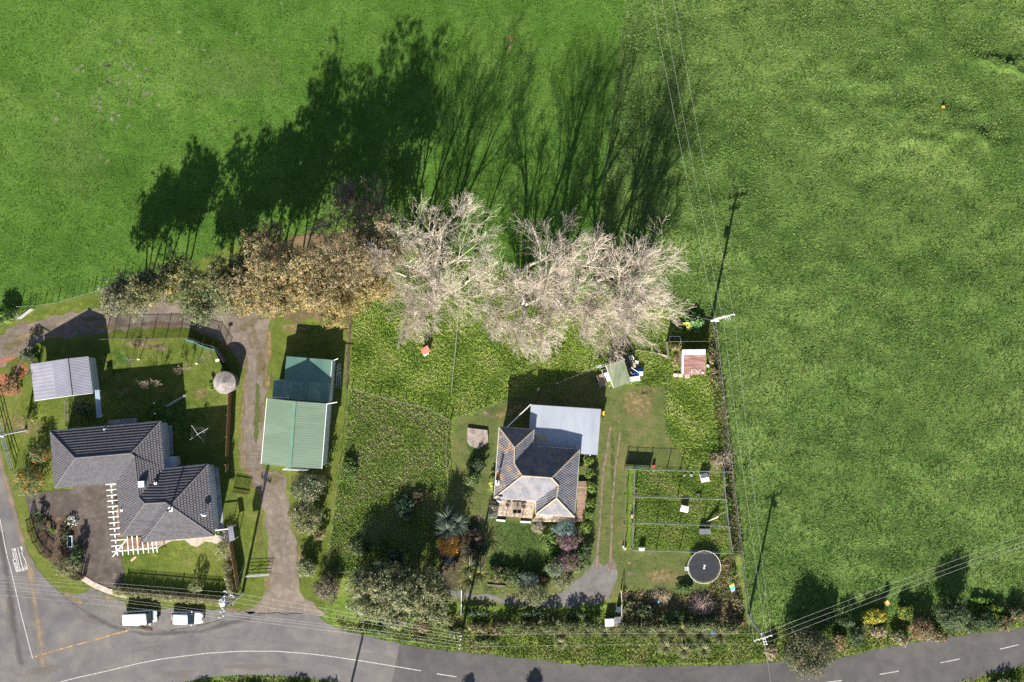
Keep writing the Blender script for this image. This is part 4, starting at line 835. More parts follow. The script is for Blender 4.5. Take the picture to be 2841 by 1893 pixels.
lw = [(c0.x + .1, c0.y - .1), (c1.x - .12, c1.y - .1), (c2.x - .12, c2.y), (c3.x + .1, c3.y), (c4.x + .1, c4.y - .05), (c5.x + .1, c5.y - .05)]
walls(gs, lw, 0, 2.2, WALLG)
g = MB(); g.beam(Vector((*lw[1], 2.35)), Vector((*lw[2], 2.62)), .1, .35); g.build('wall_top', WALLG, gs)
g = MB(); g.tube([W(906, 1121, 4.2), W(935, 1116, 4.0)], .06, 7); g.build('downpipe', WHITE, gs); g = MB(); g.tube([W(755, 1101.5, 3.3), W(803, 1105, 3.3)], .06, 7); g.build('downpipe', WHITE, gs)
g = MB(); g.tube([W(925, 1000, 2.2), W(938, 995, 2.1)], .05, 7); g.build('downpipe', WHITE, gs)
g = MB(); p = W(798, 1100, 3.2); g.box((p.x, p.y, 3.1), (.4, .35, .3)); g.build('roof_vent', GALV, gs)
lr = thing('ladder_rack', 'pile of rails and coiled mesh leaning on the green shed side', 'rack', W(939, 1030))
for dx in (0, .35, .75): g = MB(); g.tube([W(937 + dx * 10, 1008, .9), W(932 + dx * 18, 1078, .3)], .03, 5); g.build('rail', GALV, lr)
g = MB(); g.tube([(W(941, 1020).x + .35 * math.cos(t * .9), W(941, 1014 + t * 1.4).y, .6 + .25 * math.sin(t * .9)) for t in range(22)], .03, 4); g.build('coil', GALV, lr)

# --- round tank
tp = W(622, 1062, 2.2); tk = thing('water_tank', 'round grey concrete water tank with shallow conical lid', 'water tank', (tp.x, tp.y, 0))
TANKM = mat('tank_concrete', (.17, .155, .15), (.25, .23, .225), 1.5, .9, .01, 10, c3=(.30, .28, .27), s3=2)
g = MB(); g.lathe((tp.x, tp.y, 0), [(1.42, -.1), (1.45, 2.0)], 40); g.build('tank_wall', mat('tank_side', (.12, .115, .115), (.17, .16, .16), 2, .9), tk)
g = MB(); g.lathe((tp.x, tp.y, 0), [(1.52, 2.0), (1.54, 2.1), (.9, 2.27), (.12, 2.46), (.1, 2.5)], 40); g.build('lid', TANKM, tk)

# --- old house (right)
OE = 3.5; OR = 5.5
a, b, c, d, e, f, g_, h = [W(*p, OE) for p in ((1385, 1185), (1481.5, 1192.5), (1478.5, 1238), (1608, 1248), (1594, 1435), (1486, 1426.5), (1487.5, 1390.5), (1371, 1382))]
q1, q2, q3, q4, q5, q6 = W(1428, 1241.5, 5.05), W(1427, 1286, 5.05), W(1449, 1320, OR + .15), W(1530.5, 1326, OR + .15), W(1549.5, 1347.5, 5.15), W(1544, 1382, 5.15)
oc = (a + d + e + h) / 4; oh = thing('old_house', 'older house with weathered orange lichened tile roof and front timber deck', 'house', (oc.x, oc.y, 0))
for fc, m in (([a, b, q1], TILE2), ([a, q1, q2, q3, h], TILE2W), ([b, c, q2, q1], TILE2), ([c, d, q4, q3, q2], TILE2), ([d, e, q6, q5, q4], TILE2), ([h, q3, q4, q5, g_], TILE2), ([g_, q5, q6, f], TILE2), ([f, q6, e], TILE2)): tiled_face(fc, .17, .016, m, oh)
for x, y in ((a, q1), (b, q1), (q1, q2), (q2, q3), (q3, h), (q3, q4), (d, q4), (q4, q5), (q5, q6), (q6, f), (q6, e)): capline(x, y, CAP2, oh, .1)
out = [a, b, c, d, e, f, g_, h]
for i in range(8):
    x, y = out[i], out[(i + 1) % 8]; dd = (y - x).normalized(); k = MB(); k.beam(x - Vector((0, 0, .13)) + dd * .05, y - Vector((0, 0, .13)) - dd * .05, .11, .12); k.build('gutter', GUT, oh)
ow = inset([(p.x, p.y) for p in out], .5); walls(oh, ow, 0, OE - .1, CREAM)
k = MB(); k.prism(ow, OE - .34, OE - .2); k.build('soffit', WHITE, oh)
window(oh, ow[6], ow[7], .25, .6, .9, 2.6, .1, 3); window(oh, ow[3], ow[4], .2, .35, 1.2, 2.6, .1, 2); window(oh, ow[4], ow[5], .3, .7, 1.1, 2.6, .1, 3); window(oh, ow[7], ow[0], .3, .45, 1.2, 2.6, .1, 2)
p = W(1380, 1338, 3.8); k = MB(); k.box((p.x, p.y, 3.5), (.5, .55, .6)); k.tube([(p.x, p.y, 4.0), (p.x, p.y, 6.0)], .14, 10); k.build('chimney', GUT, oh)
dish(W(1384, 1388, 3.55), oh, .38, 2.7)
k = MB(); p = W(1401, 1284, 4.4); k.tube([(p.x - .9, p.y - 1.0, 3.9), (p.x - .9, p.y - 1.0, 5.6)], .02, 5)
for t in range(5): k.tube([(p.x - 1.3 + t * .2, p.y - 1.25 + t * .1, 5.55), (p.x - 1.1 + t * .2, p.y - .75 + t * .1, 5.55)], .01, 4)
k.tube([(p.x - 1.4, p.y - 1.1, 5.55), (p.x - .3, p.y - .6, 5.55)], .012, 4); k.build('tv_aerial', GALV, oh)
# flat carport roof
s = [(1473, 1123), (1666.6, 1135.6), (1657, 1262.7), (1610, 1259.6), (1468.6, 1190)]
cpz = 2.6; n0, n1, n2 = W(1473, 1123, cpz), W(1666.6, 1135.6, cpz), W(1657, 1262.7, cpz + .04); n3 = n0 + (n2 - n1)
cp = thing('carport', 'wide flat pale blue grey corrugated roof behind the old house', 'carport', ((n0.x + n2.x) / 2, (n0.y + n2.y) / 2, 0))
ribbed('roof', n0, n1, n2, n3, .15, .007, GREYR, cp)
for x, y in ((n0, n1), (n1, n2)): k = MB(); k.beam(x - Vector((0, 0, .1)), y - Vector((0, 0, .1)), .1, .14); k.build('gutter', mat('rusty_gutter', (.3, .28, .26), (.45, .44, .43), 2, .6, c3=(.25, .12, .06), s3=2), cp)
for x in (n0.lerp(n1, .02), n0.lerp(n1, .35), n0.lerp(n1, .67), n1.lerp(n2, .03), n1.lerp(n2, .5), n2.lerp(n3, .1)):
    k = MB(); k.box((x.x, x.y - .15, 0), (.11, .11, cpz - .1)); k.build('post', WHITE, cp)
p0 = W(1482, 1208, cpz + .06); k = MB(); k.box((p0.x + .85, p0.y - .45, cpz + .03), (1.75, .8, .02), -.065); k.build('clear_panel', mat('old_clear_sheet', (.30, .26, .17), (.42, .38, .26), 6, .3, c3=(.12, .1, .07), s3=9), cp)
k = MB(); k.beam(W(1473, 1122, 2.6), W(1407, 1185, 3.4), .12, .12); tag(k.build('white_beam', WHITE), 'white beam slanting between the flat carport corner and old house', 'beam')
k = MB(); p = W(1670.5, 1146.5, .6); k.box((p.x - .0, p.y, 0), (.5, .52, .95), -.06); k.box((p.x, p.y, .955), (.54, .56, .06), -.06); tag(k.build('yellow_bin', mat('yellow_plastic', (.75, .48, .02), (.8, .52, .03), 2, .4)), 'bright yellow bin against the east side of the flat carport', 'bin')
# weathered deck
WDECK = mat('weathered_decking', (.23, .18, .14), (.42, .36, .30), 2.0, .85, .006, 20, attr=True)
wd = thing('weathered_deck', 'pale weathered timber deck in front of the old house', 'deck', W(1430, 1410))
planks(wd, [(1386, 1384), (1488, 1389), (1475, 1437), (1380, 1430)], .45, 18, WDECK); planks(wd, [(1489, 1426), (1595, 1434), (1596, 1448), (1476, 1446)], .44, 6, WDECK)
sd = thing('side_deck', 'narrow brown timber side deck along the east wall of the old house', 'deck', W(1615, 1390)); planks(sd, [(1603, 1334), (1630, 1334), (1619, 1446), (1597, 1446)], .44, 22, mat('brown_decking', (.19, .13, .09), (.27, .19, .14), 3, .85, attr=True))
for q in ((1404, 1429), (1426, 1431), (1448, 1433)): k = MB(); k.box(W(*q) + Vector((0, 0, .455)), (.09, .09, .75)); k.build('post', DARKT, wd)
# small green shed, rusty shed
gsd = thing('small_green_shed', 'small lean shed with a mossy green sheet roof among scrap', 'shed', W(1716, 1035))
u0, u1, u2, u3 = W(1681, 1014, 1.9), W(1731, 997, 1.9), W(1751, 1061, 2.3), W(1703, 1077, 2.3)
ribbed('roof', u0, u1, u2, u3, .14, .02, mat('mossy_green_sheet', (.15, .20, .13), (.25, .29, .20), .8, .8, stretch=(2.2, .7, 1), c3=(.28, .27, .19), s3=3), gsd)
walls(gsd, inset([(p.x, p.y) for p in (u0, u1, u2, u3)], .12), 0, 1.85, mat('grey_ply', (.3, .3, .29), (.4, .4, .38)))
k = MB(); k.beam(u0 - Vector((0, 0, .1)), u3 - Vector((0, 0, .1)), .12, .16); k.build('barge_board', WHITE, gsd)
rs = thing('rusty_shed', 'square shed with rusty red iron roof bearing scrawled white letters', 'shed', W(1925, 1005))
RUST = mat('rusty_iron', (.20, .10, .085), (.30, .17, .15), 1.0, .75, .008, 16, stretch=(.5, 2.5, 1), c3=(.34, .24, .23), s3=1.5)
v0, v1, v2, v3 = W(1896, 984, 2.15), W(1958.5, 983, 2.15), W(1958, 1040, 2.0), W(1896.5, 1039, 2.0)
ribbed('roof', v0, v3, v2, v1, .14, .02, RUST, rs)
ribbed('roof_sheet', W(1892, 970.5, 2.22), W(1892.5, 984.5, 2.2), W(1957, 984, 2.2), W(1958, 969.6, 2.22), .16, .02, GUT, rs)
ribbed('side_sheet', W(1891.5, 984.5, 2.16), W(1896.5, 984.5, 2.18), W(1897, 1038.5, 2.02), W(1891.5, 1037, 2.0), .12, .01, mat('pale_green_sheet', (.5, .58, .56), (.58, .65, .63)), rs)
walls(rs, inset([(p.x, p.y) for p in (W(1893, 971, 2.1), W(1958.5, 970, 2.1), v2, W(1893, 1038, 2.0))], .12), 0, 1.93, mat('rusty_wall', (.2, .15, .13), (.3, .27, .26)))
SCR = mat('white_scrawl', (.6, .52, .5), (.7, .62, .6))
for s_ in ([(1918.6, 1026), (1919, 1037.5)], [(1918.6, 1026), (1926, 1026)], [(1919, 1031.5), (1926, 1031.5)], [(1931.5, 1026), (1931.5, 1037)], [(1931.5, 1026), (1938, 1036.5)], [(1938, 1029), (1938, 1037)], [(1941, 1026.5), (1942, 1031)], [(1941, 1026.5), (1944, 1026.5)]):
    k = MB(); k.beam(W(*s_[0], 2.10), W(*s_[1], 2.085), .05, .012); k.build('painted_letter', SCR, rs)
k = MB(); p = W(1950, 1033, 2.1); k.lathe((p.x, p.y, 2.05), [(.2, 0), (.17, .06), (.02, .12)], 8); tag(k.build('pale_stone', mat('stone', (.42, .38, .35), (.5, .46, .43))), 'small pale stone lying on the rusty red shed roof', 'stone')
# yard wall by the rusty shed
yw = thing('yard_wall', 'tall dark timber screen wall around the rusty shed yard', 'wall', W(1910, 950))
for x, y in (((1853, 948.5), (1966, 947.5)), ((1853.5, 950), (1856, 992))):
    p, q = W(*x, 1.8), W(*y, 1.8); p.z = q.z = 0; n = int((q - p).length / .32); 
    for i in range(n):
        u, v = p.lerp(q, i / n), p.lerp(q, (i + .94) / n); k = MB(); k.beam(u + Vector((0, 0, .9)), v + Vector((0, 0, .9)), .03, 1.8); k.build('board', TIMBER, yw)
# small barn kennel with red roof
kn = thing('dog_kennel', 'small dog kennel with a bright red roof in the long grass', 'kennel', W(1181, 973))
w0, w1, w2, w3 = W(1166.6, 970, 1.0), W(1185.7, 958.6, 1.0), W(1194.6, 975, 1.0), W(1175.5, 986.6, 1.0)
k = MB(); k.prism([(p.x, p.y) for p in (w0, w1, w2, w3)], [1.05, 1.05, .85, .85], [1.12, 1.12, .92, .92]); k.build('roof', mat('red_steel', (.48, .085, .06), (.58, .13, .09), 3, .6, c3=(.6, .25, .18), s3=6), kn)
iw = inset([(p.x, p.y) for p in (w0, w1, w2, w3)], .1); k = MB(); k.prism(iw, 0, [1.04, 1.04, .86, .86]) ; k.build('body', mat('kennel_ply', (.3, .28, .25)), kn)
k = MB(); x, y = W(1176.5, 987.5, .9), W(1188.5, 981, .9); k.beam(x, y, .2, .06); k.build('door_flap', WHITE, kn)
# concrete slab
SLAB = [(1297, 1187), (1352, 1194), (1354, 1207), (1354, 1227), (1327, 1247), (1303, 1237), (1296, 1225)]
k = MB(); k.prism([(W(*p, .3).x, W(*p, .3).y) for p in SLAB], -.05, .3); tag(k.build('concrete_slab', mat('stained_concrete', (.15, .125, .115), (.24, .205, .19), 1.2, .9, .01, 8, c3=(.30, .26, .24), s3=1.5)), 'low raised concrete slab with cut corners on the worn lawn', 'slab')
# ------------------------------------------------------------------ vehicles
CARW = mat('white_car_paint', (.78, .79, .80), (.80, .80, .81), 1, .25, spec=.5, coat=.6)
CGLASS = mat('car_glass', (.015, .03, .045), (.02, .035, .05), 1, .06, spec=.9)
TRIM = mat('dark_trim', (.02, .02, .022), (.03, .03, .032), 2, .6)
LAMP = mat('lamp_lens', (.6, .62, .65), (.7, .7, .72), 2, .15); TAIL = mat('tail_lens', (.35, .02, .02), (.4, .03, .03), 2, .2)
def vehicle(name, label, cat, loc, rz, L, Wd, Hh, low, cabin, group):
    """low: [(x, halfwidth, ztop)] body stations; cabin: [(x, halfwidth belt, halfwidth roof, zbelt, zroof)]"""
    t = thing(name, label, cat, loc, group); M = Matrix.Translation(Vector(loc)) @ Matrix.Rotation(rz, 4, 'Z')
    def fin(mb, nm, m, smooth=False, par=None):
        mb.v = [tuple(M @ Vector(v)) for v in mb.v]; o = mb.build(nm, m, None, smooth)
        if par is None: adopt(o, t)
        else: o.parent = par
        return o
    mb = MB(); V = []; n = 9
    for x, hw, zt in low: V += [(x, -hw * .9, .2), (x, -hw, .45), (x, -hw, zt - .22), (x, -hw * .93, zt - .05), (x, 0, zt), (x, hw * .93, zt - .05), (x, hw, zt - .22), (x, hw, .45), (x, hw * .9, .2)]
    F = [(i * n + j, (i + 1) * n + j, (i + 1) * n + (j + 1) % n, i * n + (j + 1) % n) for i in range(len(low) - 1) for j in range(n)]
    F += [tuple(range(n)), tuple(range(len(low) * n - 1, (len(low) - 1) * n - 1, -1))]; mb.add(V, F); fin(mb, 'body', CARW, False)
    # glasshouse: roof, pillars, panes
    x0, x1, x2, x3 = [s[0] for s in cabin]; hb, hr, zb, zr = cabin[1][1], cabin[1][2], cabin[1][3], cabin[1][4]
    mb = MB(); mb.add([(x0, -hb, zb), (x1, -hr, zr - .05), (x2, -hr, zr - .05), (x3, -hb, zb), (x0, hb, zb), (x1, hr, zr - .05), (x2, hr, zr - .05), (x3, hb, zb)], [(0, 3, 2, 1), (4, 5, 6, 7), (0, 1, 5, 4), (3, 7, 6, 2)]); fin(mb, 'glasshouse', TRIM)
    mb = MB(); R = []
    for x, k, z in ((x1 - .06, .94, zr - .05), (x1 + .1, 1, zr - .01), ((x1 + x2) / 2, 1, zr + .02), (x2 - .1, 1, zr - .01), (x2 + .03, .95, zr - .06)):
        R += [(x, -hr * k - .03, z - .05), (x, -hr * k * .9, z), (x, 0, z + .015), (x, hr * k * .9, z), (x, hr * k + .03, z - .05)]
    mb.add(R, [(i * 5 + j, (i + 1) * 5 + j, (i + 1) * 5 + j + 1, i * 5 + j + 1) for i in range(4) for j in range(4)]); fin(mb, 'roof', CARW, True)
    def pane(P, nm):
        c = sum((Vector(p) for p in P), Vector()) / 4; nn = (Vector(P[1]) - Vector(P[0])).cross(Vector(P[2]) - Vector(P[0])).normalized()
        Q = [Vector(p).lerp(c, .07) for p in P]; oc_ = Vector(((x0 + x3) / 2, 0, zb)); 
        if nn.dot(c - oc_) < 0: nn = -nn
        mb = MB(); mb.add([q + nn * .015 for q in Q], [(0, 1, 2, 3)]); fin(mb, nm, CGLASS)
    pane([(x3, -hb, zb), (x3, hb, zb), (x2, hr, zr - .05), (x2, -hr, zr - .05)], 'windscreen')
    pane([(x0, -hb, zb), (x0, hb, zb), (x1, hr, zr - .05), (x1, -hr, zr - .05)], 'rear_window')
    for sgn in (-1, 1):
        xm = (x1 + x2) / 2; xb = (x0 + x3) / 2
        for u0, u1, l0, l1 in ((x1, xm, x0, xb), (xm, x2, xb, x3)): pane([(l0, sgn * hb, zb), (l1, sgn * hb, zb), (u1, sgn * hr, zr - .05), (u0, sgn * hr, zr - .05)], 'side_window')
        mb = MB(); mb.box((x3 - .35, sgn * (hb + .16), zb + .02), (.12, .2, .14)); fin(mb, 'mirror', CARW)
        mb = MB(); xl, hl = low[-1][0], low[-1][1]; mb.box((xl - .06, sgn * hl * .72, .58), (.2, .36, .16), 0); fin(mb, 'headlight', LAMP)
        mb = MB(); xl, hl = low[0][0], low[0][1]; mb.box((xl + .02, sgn * hl * .86, .7), (.12, .16, .34)); fin(mb, 'tail_light', TAIL)
        for xw in (-L * .31, L * .31):
            def disc(r, w, y0):
                mb = MB(); k = 16; V = [(xw + r * math.cos(2 * math.pi * i / k), y, .31 + r * math.sin(2 * math.pi * i / k)) for y in (y0, y0 + w) for i in range(k)]
                mb.add(V, [tuple(range(k)), tuple(range(2 * k - 1, k - 1, -1))] + [(i, (i + 1) % k, k + (i + 1) % k, k + i) for i in range(k)]); return mb
            ty = fin(disc(.31, .2, sgn * (Wd / 2 - .1) - .1), 'wheel', BLACK); fin(disc(.2, .03, sgn * (Wd / 2 + .0) - .0), 'rim', GALV, par=ty)
    for xe, nm in ((low[0][0] - .04, 'bumper'), (low[-1][0] + .02, 'bumper')): mb = MB(); mb.box((xe, 0, .3), (.14, Wd * .84, .22)); fin(mb, nm, CARW if 'car' in name else TRIM)
    return t
c = W(396, 1708); vehicle('parked_van', 'white parked van with flat roof beside the clipped hedge', 'van', c, math.radians(3), 4.5, 1.7, 1.9,
    [(-2.22, .72, .95), (-2.15, .84, 1.05), (-1.0, .85, 1.08), (.9, .85, 1.08), (1.5, .84, 1.02), (2.0, .78, .85), (2.2, .64, .7)], [(-2.15, .80, .72, 1.05, 1.92), (-2.02, .80, .72, 1.05, 1.92), (1.15, .8, .72, 1.05, 1.92), (1.75, .8, .72, 1.05, 1.92)], 'vehicles parked by the hedge')
c = W(523, 1711); vehicle('parked_car', 'white parked hatchback car nearest the transformer pole', 'car', c, math.radians(-1), 4.2, 1.7, 1.45,
    [(-2.05, .68, .85), (-1.95, .8, .92), (-.8, .84, .93), (.7, .85, .92), (1.2, .83, .88), (1.85, .76, .76), (2.08, .56, .64)], [(-1.98, .76, .64, .9, 1.46), (-1.62, .76, .64, .9, 1.46), (.3, .76, .64, .9, 1.46), (1.12, .76, .64, .9, 1.46)], 'vehicles parked by the hedge')
k = MB(); p = W(404, 1740); rg = random.Random(4)
for i in range(6): k.lathe((p.x + (i - 2.5) * .3, p.y - .06 * i, -.06), [(.3, 0), (.24 + rg.random() * .1, .1), (.03, .17 + rg.random() * .06)], 7)
tag(k.build('broken_kerb_mound', mat('dark_soil', (.035, .025, .02), (.09, .065, .05), 3, .95, .03, 8)), 'small dark mound of soil and broken seal beside the white van', 'mound')

# ------------------------------------------------------------------ trampoline
tc = W(1954, 1574, .9); tr = thing('trampoline', 'large round trampoline with black mat beside the netting pens', 'trampoline', (tc.x, tc.y, 0)); R = 2.27
k = MB(); k.tube([(tc.x + R * math.cos(2 * math.pi * i / 48), tc.y + R * math.sin(2 * math.pi * i / 48), .9) for i in range(49)], .026, 6, cap=False); k.build('frame', WHITE, tr)
k = MB(); n = 48; k.add([(tc.x, tc.y, .86)] + [(tc.x + (R - .23) * math.cos(2 * math.pi * i / n), tc.y + (R - .23) * math.sin(2 * math.pi * i / n), .89) for i in range(n)], [(0, 1 + i, 1 + (i + 1) % n) for i in range(n)]); k.build("mat", mat("trampoline_mat", (.014, .016, .022), (.022, .024, .032), 2, .6), tr)
SPR = mat('rusty_spring', (.28, .20, .15), (.38, .30, .25)); sp0 = None
for i in range(72):
    an = 2 * math.pi * i / 72
    if sp0 is None: k = MB(); k.tube([(R - .24, 0, 0), (R - .04, 0, .005)], .014, 4); sp0 = k.build('spring', SPR); sp0.location = (tc.x, tc.y, .892); adopt(sp0, tr)
    else: copy_part(sp0, (tc.x, tc.y, .892), an, tr)
for i in range(8):
    an = 2 * math.pi * i / 8 + .3; k = MB(); k.tube([(tc.x + R * .98 * math.cos(an), tc.y + R * .98 * math.sin(an), .87), (tc.x + R * .93 * math.cos(an), tc.y + R * .93 * math.sin(an), 0)], .03, 6); k.build('leg', GALV, tr)
for i, s_ in enumerate([[(1952, 1568.5), (1956, 1568)], [(1957.5, 1568.5), (1957, 1571.5)], [(1953, 1571.2), (1956.5, 1571)], [(1955.5, 1571), (1953.5, 1574)], [(1953.2, 1574), (1951.7, 1579)], [(1954.6, 1574), (1954, 1577)], [(1954.2, 1577.4), (1956, 1579)]]):
    k = MB(); k.beam(W(*s_[0], .905), W(*s_[1], .905), .075, .006); k.build('printed_mark', WHITE, tr)
st = thing('steps', 'small blue and white step ladder at the trampoline edge', 'steps', W(1902, 1578))
for i in range(4): k = MB(); k.box(W(1900.5 + i * 2.6, 1577.5 - i * .6) + Vector((0, 0, .15 + i * .14)), (.06, .42, .04), .1); k.build('step', mat('pale_blue_plastic', (.35, .55, .7), (.4, .6, .75)) if i % 2 else WHITE, st)
for y in (1573.5, 1582): k = MB(); k.beam(W(1899, y) + Vector((0, 0, .05)), W(1909, y - 2) + Vector((0, 0, .65)), .04, .06); k.build('side_rail', WHITE, st)

# toy board, beehive by the road and other yard things
bd = thing('toy_slide_board', 'board in yellow turquoise and purple bands lying among dry weeds', 'toy board', W(2031, 1629))
for cl, P in (((.75, .5, .08), [(2023, 1625), (2036, 1618), (2038, 1626), (2025, 1631)]), ((.05, .55, .50), [(2025, 1631), (2038, 1626), (2039, 1633), (2028, 1638)]), ((.42, .36, .66), [(2028, 1638), (2039, 1633), (2038, 1640), (2030, 1643)])):
    k = MB(); z = .3; k.prism([(W(*q, z).x, W(*q, z).y) for q in P], .26, .32); k.build('band', mat('band%.2f' % cl[0], cl, tuple(min(1, x * 1.1) for x in cl), 2, .5), bd)
k = MB(); k.box(W(2031, 1630) , (.4, .5, .26), .3); k.build('base', TIMBER, bd)
plt = thing('platform', 'dark grey timber platform beside the pipe fence near the road', 'platform', W(1700, 1725))
planks(plt, [(1679, 1713), (1722, 1709), (1724, 1734), (1680, 1738)], .35, 9, mat('grey_planks', (.12, .13, .14), (.22, .23, .24), 2, .85, attr=True))
k = MB(); k.box(W(1701, 1724), (1.9, 1.1, .28), .04); k.build('base', DARKT, plt)
k = MB(); p = W(1690.5, 1728, 1.0); k.box((p.x, p.y, .355), (1.08, .9, .62), .04); hb_ = k.build('white_hutch', mat('faded_white_board', (.5, .56, .62), (.58, .63, .68), 2, .6)); 
k2 = MB(); k2.box((p.x, p.y, .98), (1.2, 1.0, .05), .04); k2.build('lid', WHITE).parent = hb_; tag(hb_, 'white hutch with square lid standing on the grey platform', 'hutch')
k = MB(); p = W(1716, 1690, .5); k.box((p.x, p.y, 0), (.42, .8, .9), .05); tag(k.build('blue_drum_box', mat('dark_blue_plastic', (.02, .04, .12), (.03, .05, .15))), 'dark blue box standing against the pipe fence in shade', 'box')
k = MB(); P = [(1820, 1664), (1829, 1667), (1828, 1673), (1824, 1672)]; k.prism([(W(*q).x, W(*q).y) for q in P], .3, .34); tag(k.build('blue_sheet', mat('light_blue_plastic', (.12, .38, .62), (.15, .45, .68))), 'small light blue plastic scrap on the dry weeds', 'sheet')
k = MB(); k.beam(W(1829, 1665, .3), W(1829, 1683, .25), .05, .04); tag(k.build('pale_stick', WHITE), 'thin pale stick beside the light blue scrap', 'stick')
k = MB(); k.box(W(1984, 1756), (1.2, .55, .25), -.1); tag(k.build('blue_crate', mat('dull_blue', (.05, .17, .35), (.07, .2, .4))), 'dull blue crate half hidden in the roadside flax', 'crate')
fr = thing('pallet_frame', 'broken pinkish pallet lying at the foot of the brush pile', 'pallet', W(1953, 1697))
for y in (1691, 1696, 1701): k = MB(); k.beam(W(1936, y + 1) + Vector((0, 0, .22)), W(1971, y - 1) + Vector((0, 0, .22)), .12, .03); k.build('slat', mat('pinkish_timber', (.42, .32, .29), (.5, .4, .36)), fr)
for x in (1938, 1953, 1969): k = MB(); k.beam(W(x, 1689) + Vector((0, 0, .12)), W(x, 1703) + Vector((0, 0, .12)), .1, .1); k.build('bearer', TIMBER, fr)

# kennels and bits in the pens
def kennel(label, px, py, w, dep, h, rz, roofm, wallm, pitch=.18, flat=False):
    c = W(px, py, h); t = thing('kennel', label, 'kennel', (c.x, c.y, 0), 'kennels in the netting pens'); k = MB(); k.box((c.x, c.y, .05), (w, dep, h - .05), rz); k.build('body', wallm, t)
    M = Matrix.Translation(Vector((c.x, c.y, h))) @ Matrix.Rotation(rz, 4, 'Z'); a, b = w / 2 + .06, dep / 2 + .06
    for s in ((1, -1) if not flat else (1,)):
        k = MB(); k.add([M @ Vector(v) for v in ((-a, 0 if not flat else -b, pitch + .015), (a, 0 if not flat else -b, pitch + .015), (a, s * b, .02), (-a, s * b, .02))], [(0, 1, 2, 3)]); 
        V = k.v[:]; k.add([Vector(v) - Vector((0, 0, .03)) for v in V], [(3, 2, 1, 0)]); k.build('roof', roofm if s > 0 else wallm, t)
    for s in (-1, 1): k = MB(); k.add([M @ Vector(v) for v in ((s * w / 2, -dep / 2, 0), (s * w / 2, dep / 2, 0), (s * w / 2, 0, pitch))], [(0, 1, 2)]); k.build('gable', wallm, t)
    k = MB(); k.add([M @ Vector(v) for v in ((-.16, -dep / 2 - .008, -h * .9), (.16, -dep / 2 - .008, -h * .9), (.16, -dep / 2 - .008, -h * .25), (-.16, -dep / 2 - .008, -h * .25))], [(0, 1, 2, 3)]); k.build('doorway', TRIM, t)
kennel('white kennel with blue grey roof half in the top pen', 1955, 1326, .95, 1.0, .85, .22, mat('slate_blue', (.16, .19, .25), (.2, .23, .29)), WHITE)
kennel('plain white kennel standing in the middle pen', 1899, 1412.5, .95, .75, .7, -.25, WHITE, WHITE, .1)
kennel('grey kennel with pale front edge in the bottom pen', 1956, 1475, 1.4, .6, .75, 0, mat('kennel_grey', (.15, .16, .17), (.2, .2, .22)), mat('mid_grey', (.22, .23, .24)), .12, True)
for q, s in (((1916.5, 1319), .28), ((1897.5, 1319), .2)): 
    c = W(*q); k = MB(); k.lathe((c.x, c.y, 0), [(s / 2, 0), (s * .6, .25), (s * .5, .25), (s * .4, .06)], 12); tag(k.build('bucket', WHITE), 'larger white bucket in the top pen' if s > .25 else 'smaller pale bucket in the top pen', 'bucket')
sh = thing('leaning_board', 'pale triangular board leaning in the corner of the middle pen', 'board', W(1985, 1435))
k = MB(); P = [W(1960, 1449, .15), W(1993, 1432, 1.2), W(1992, 1437, .6)]; k.add(P + [p + Vector((0, 0, -.03)) for p in P], [(0, 1, 2), (5, 4, 3), (0, 3, 4, 1), (1, 4, 5, 2), (2, 5, 3, 0)]); k.build('panel', mat('pale_pink_board', (.48, .40, .35), (.55, .47, .42)), sh)
k = MB(); k.beam(W(1959, 1449, .2), W(2014, 1419, 1.5), .07, .07); k.build('pole', POSTW, sh)
k = MB(); k.box(W(1753, 1432), (.42, .5, .55), -.2); tag(k.build('tan_box', mat('tan_box_ply', (.33, .25, .19), (.4, .31, .24))), 'tan box against the outer west side of the pens', 'box')
k = MB(); k.box(W(1936, 1371), (.6, .25, .3)); tag(k.build('dark_trough', mat('dark_plastic', (.05, .05, .06))), 'dark trough against the first dividing net of the pens', 'trough')
k = MB(); k.box(W(1812, 1293), (.35, .3, .5), .2); tag(k.build('red_bucket_stand', mat('faded_red', (.45, .05, .07), (.5, .08, .1))), 'small red container on the north side of the pens', 'container')
k = MB(); p = W(1781, 1525, .8); k.box((p.x, p.y, .3), (.75, .42, .5)); tag(k.build('white_bin', WHITE), 'white bin against the south west corner of the pens', 'bin')
k = MB(); k.beam(W(1736, 1291, .05) + Vector((0, 0, .5)), W(1805, 1295, .05) + Vector((0, 0, .5)), .03, .95); tag(k.build('green_screen', mat('green_shadecloth', (.04, .12, .085), (.06, .16, .11))), 'green screen panel along the north west of the pens', 'screen')
k = MB(); k.box(W(1731, 1519), (.25, .6, .45), .5); tag(k.build('white_feeder', WHITE), 'small white feeder at the foot of the outer pen fence', 'feeder')

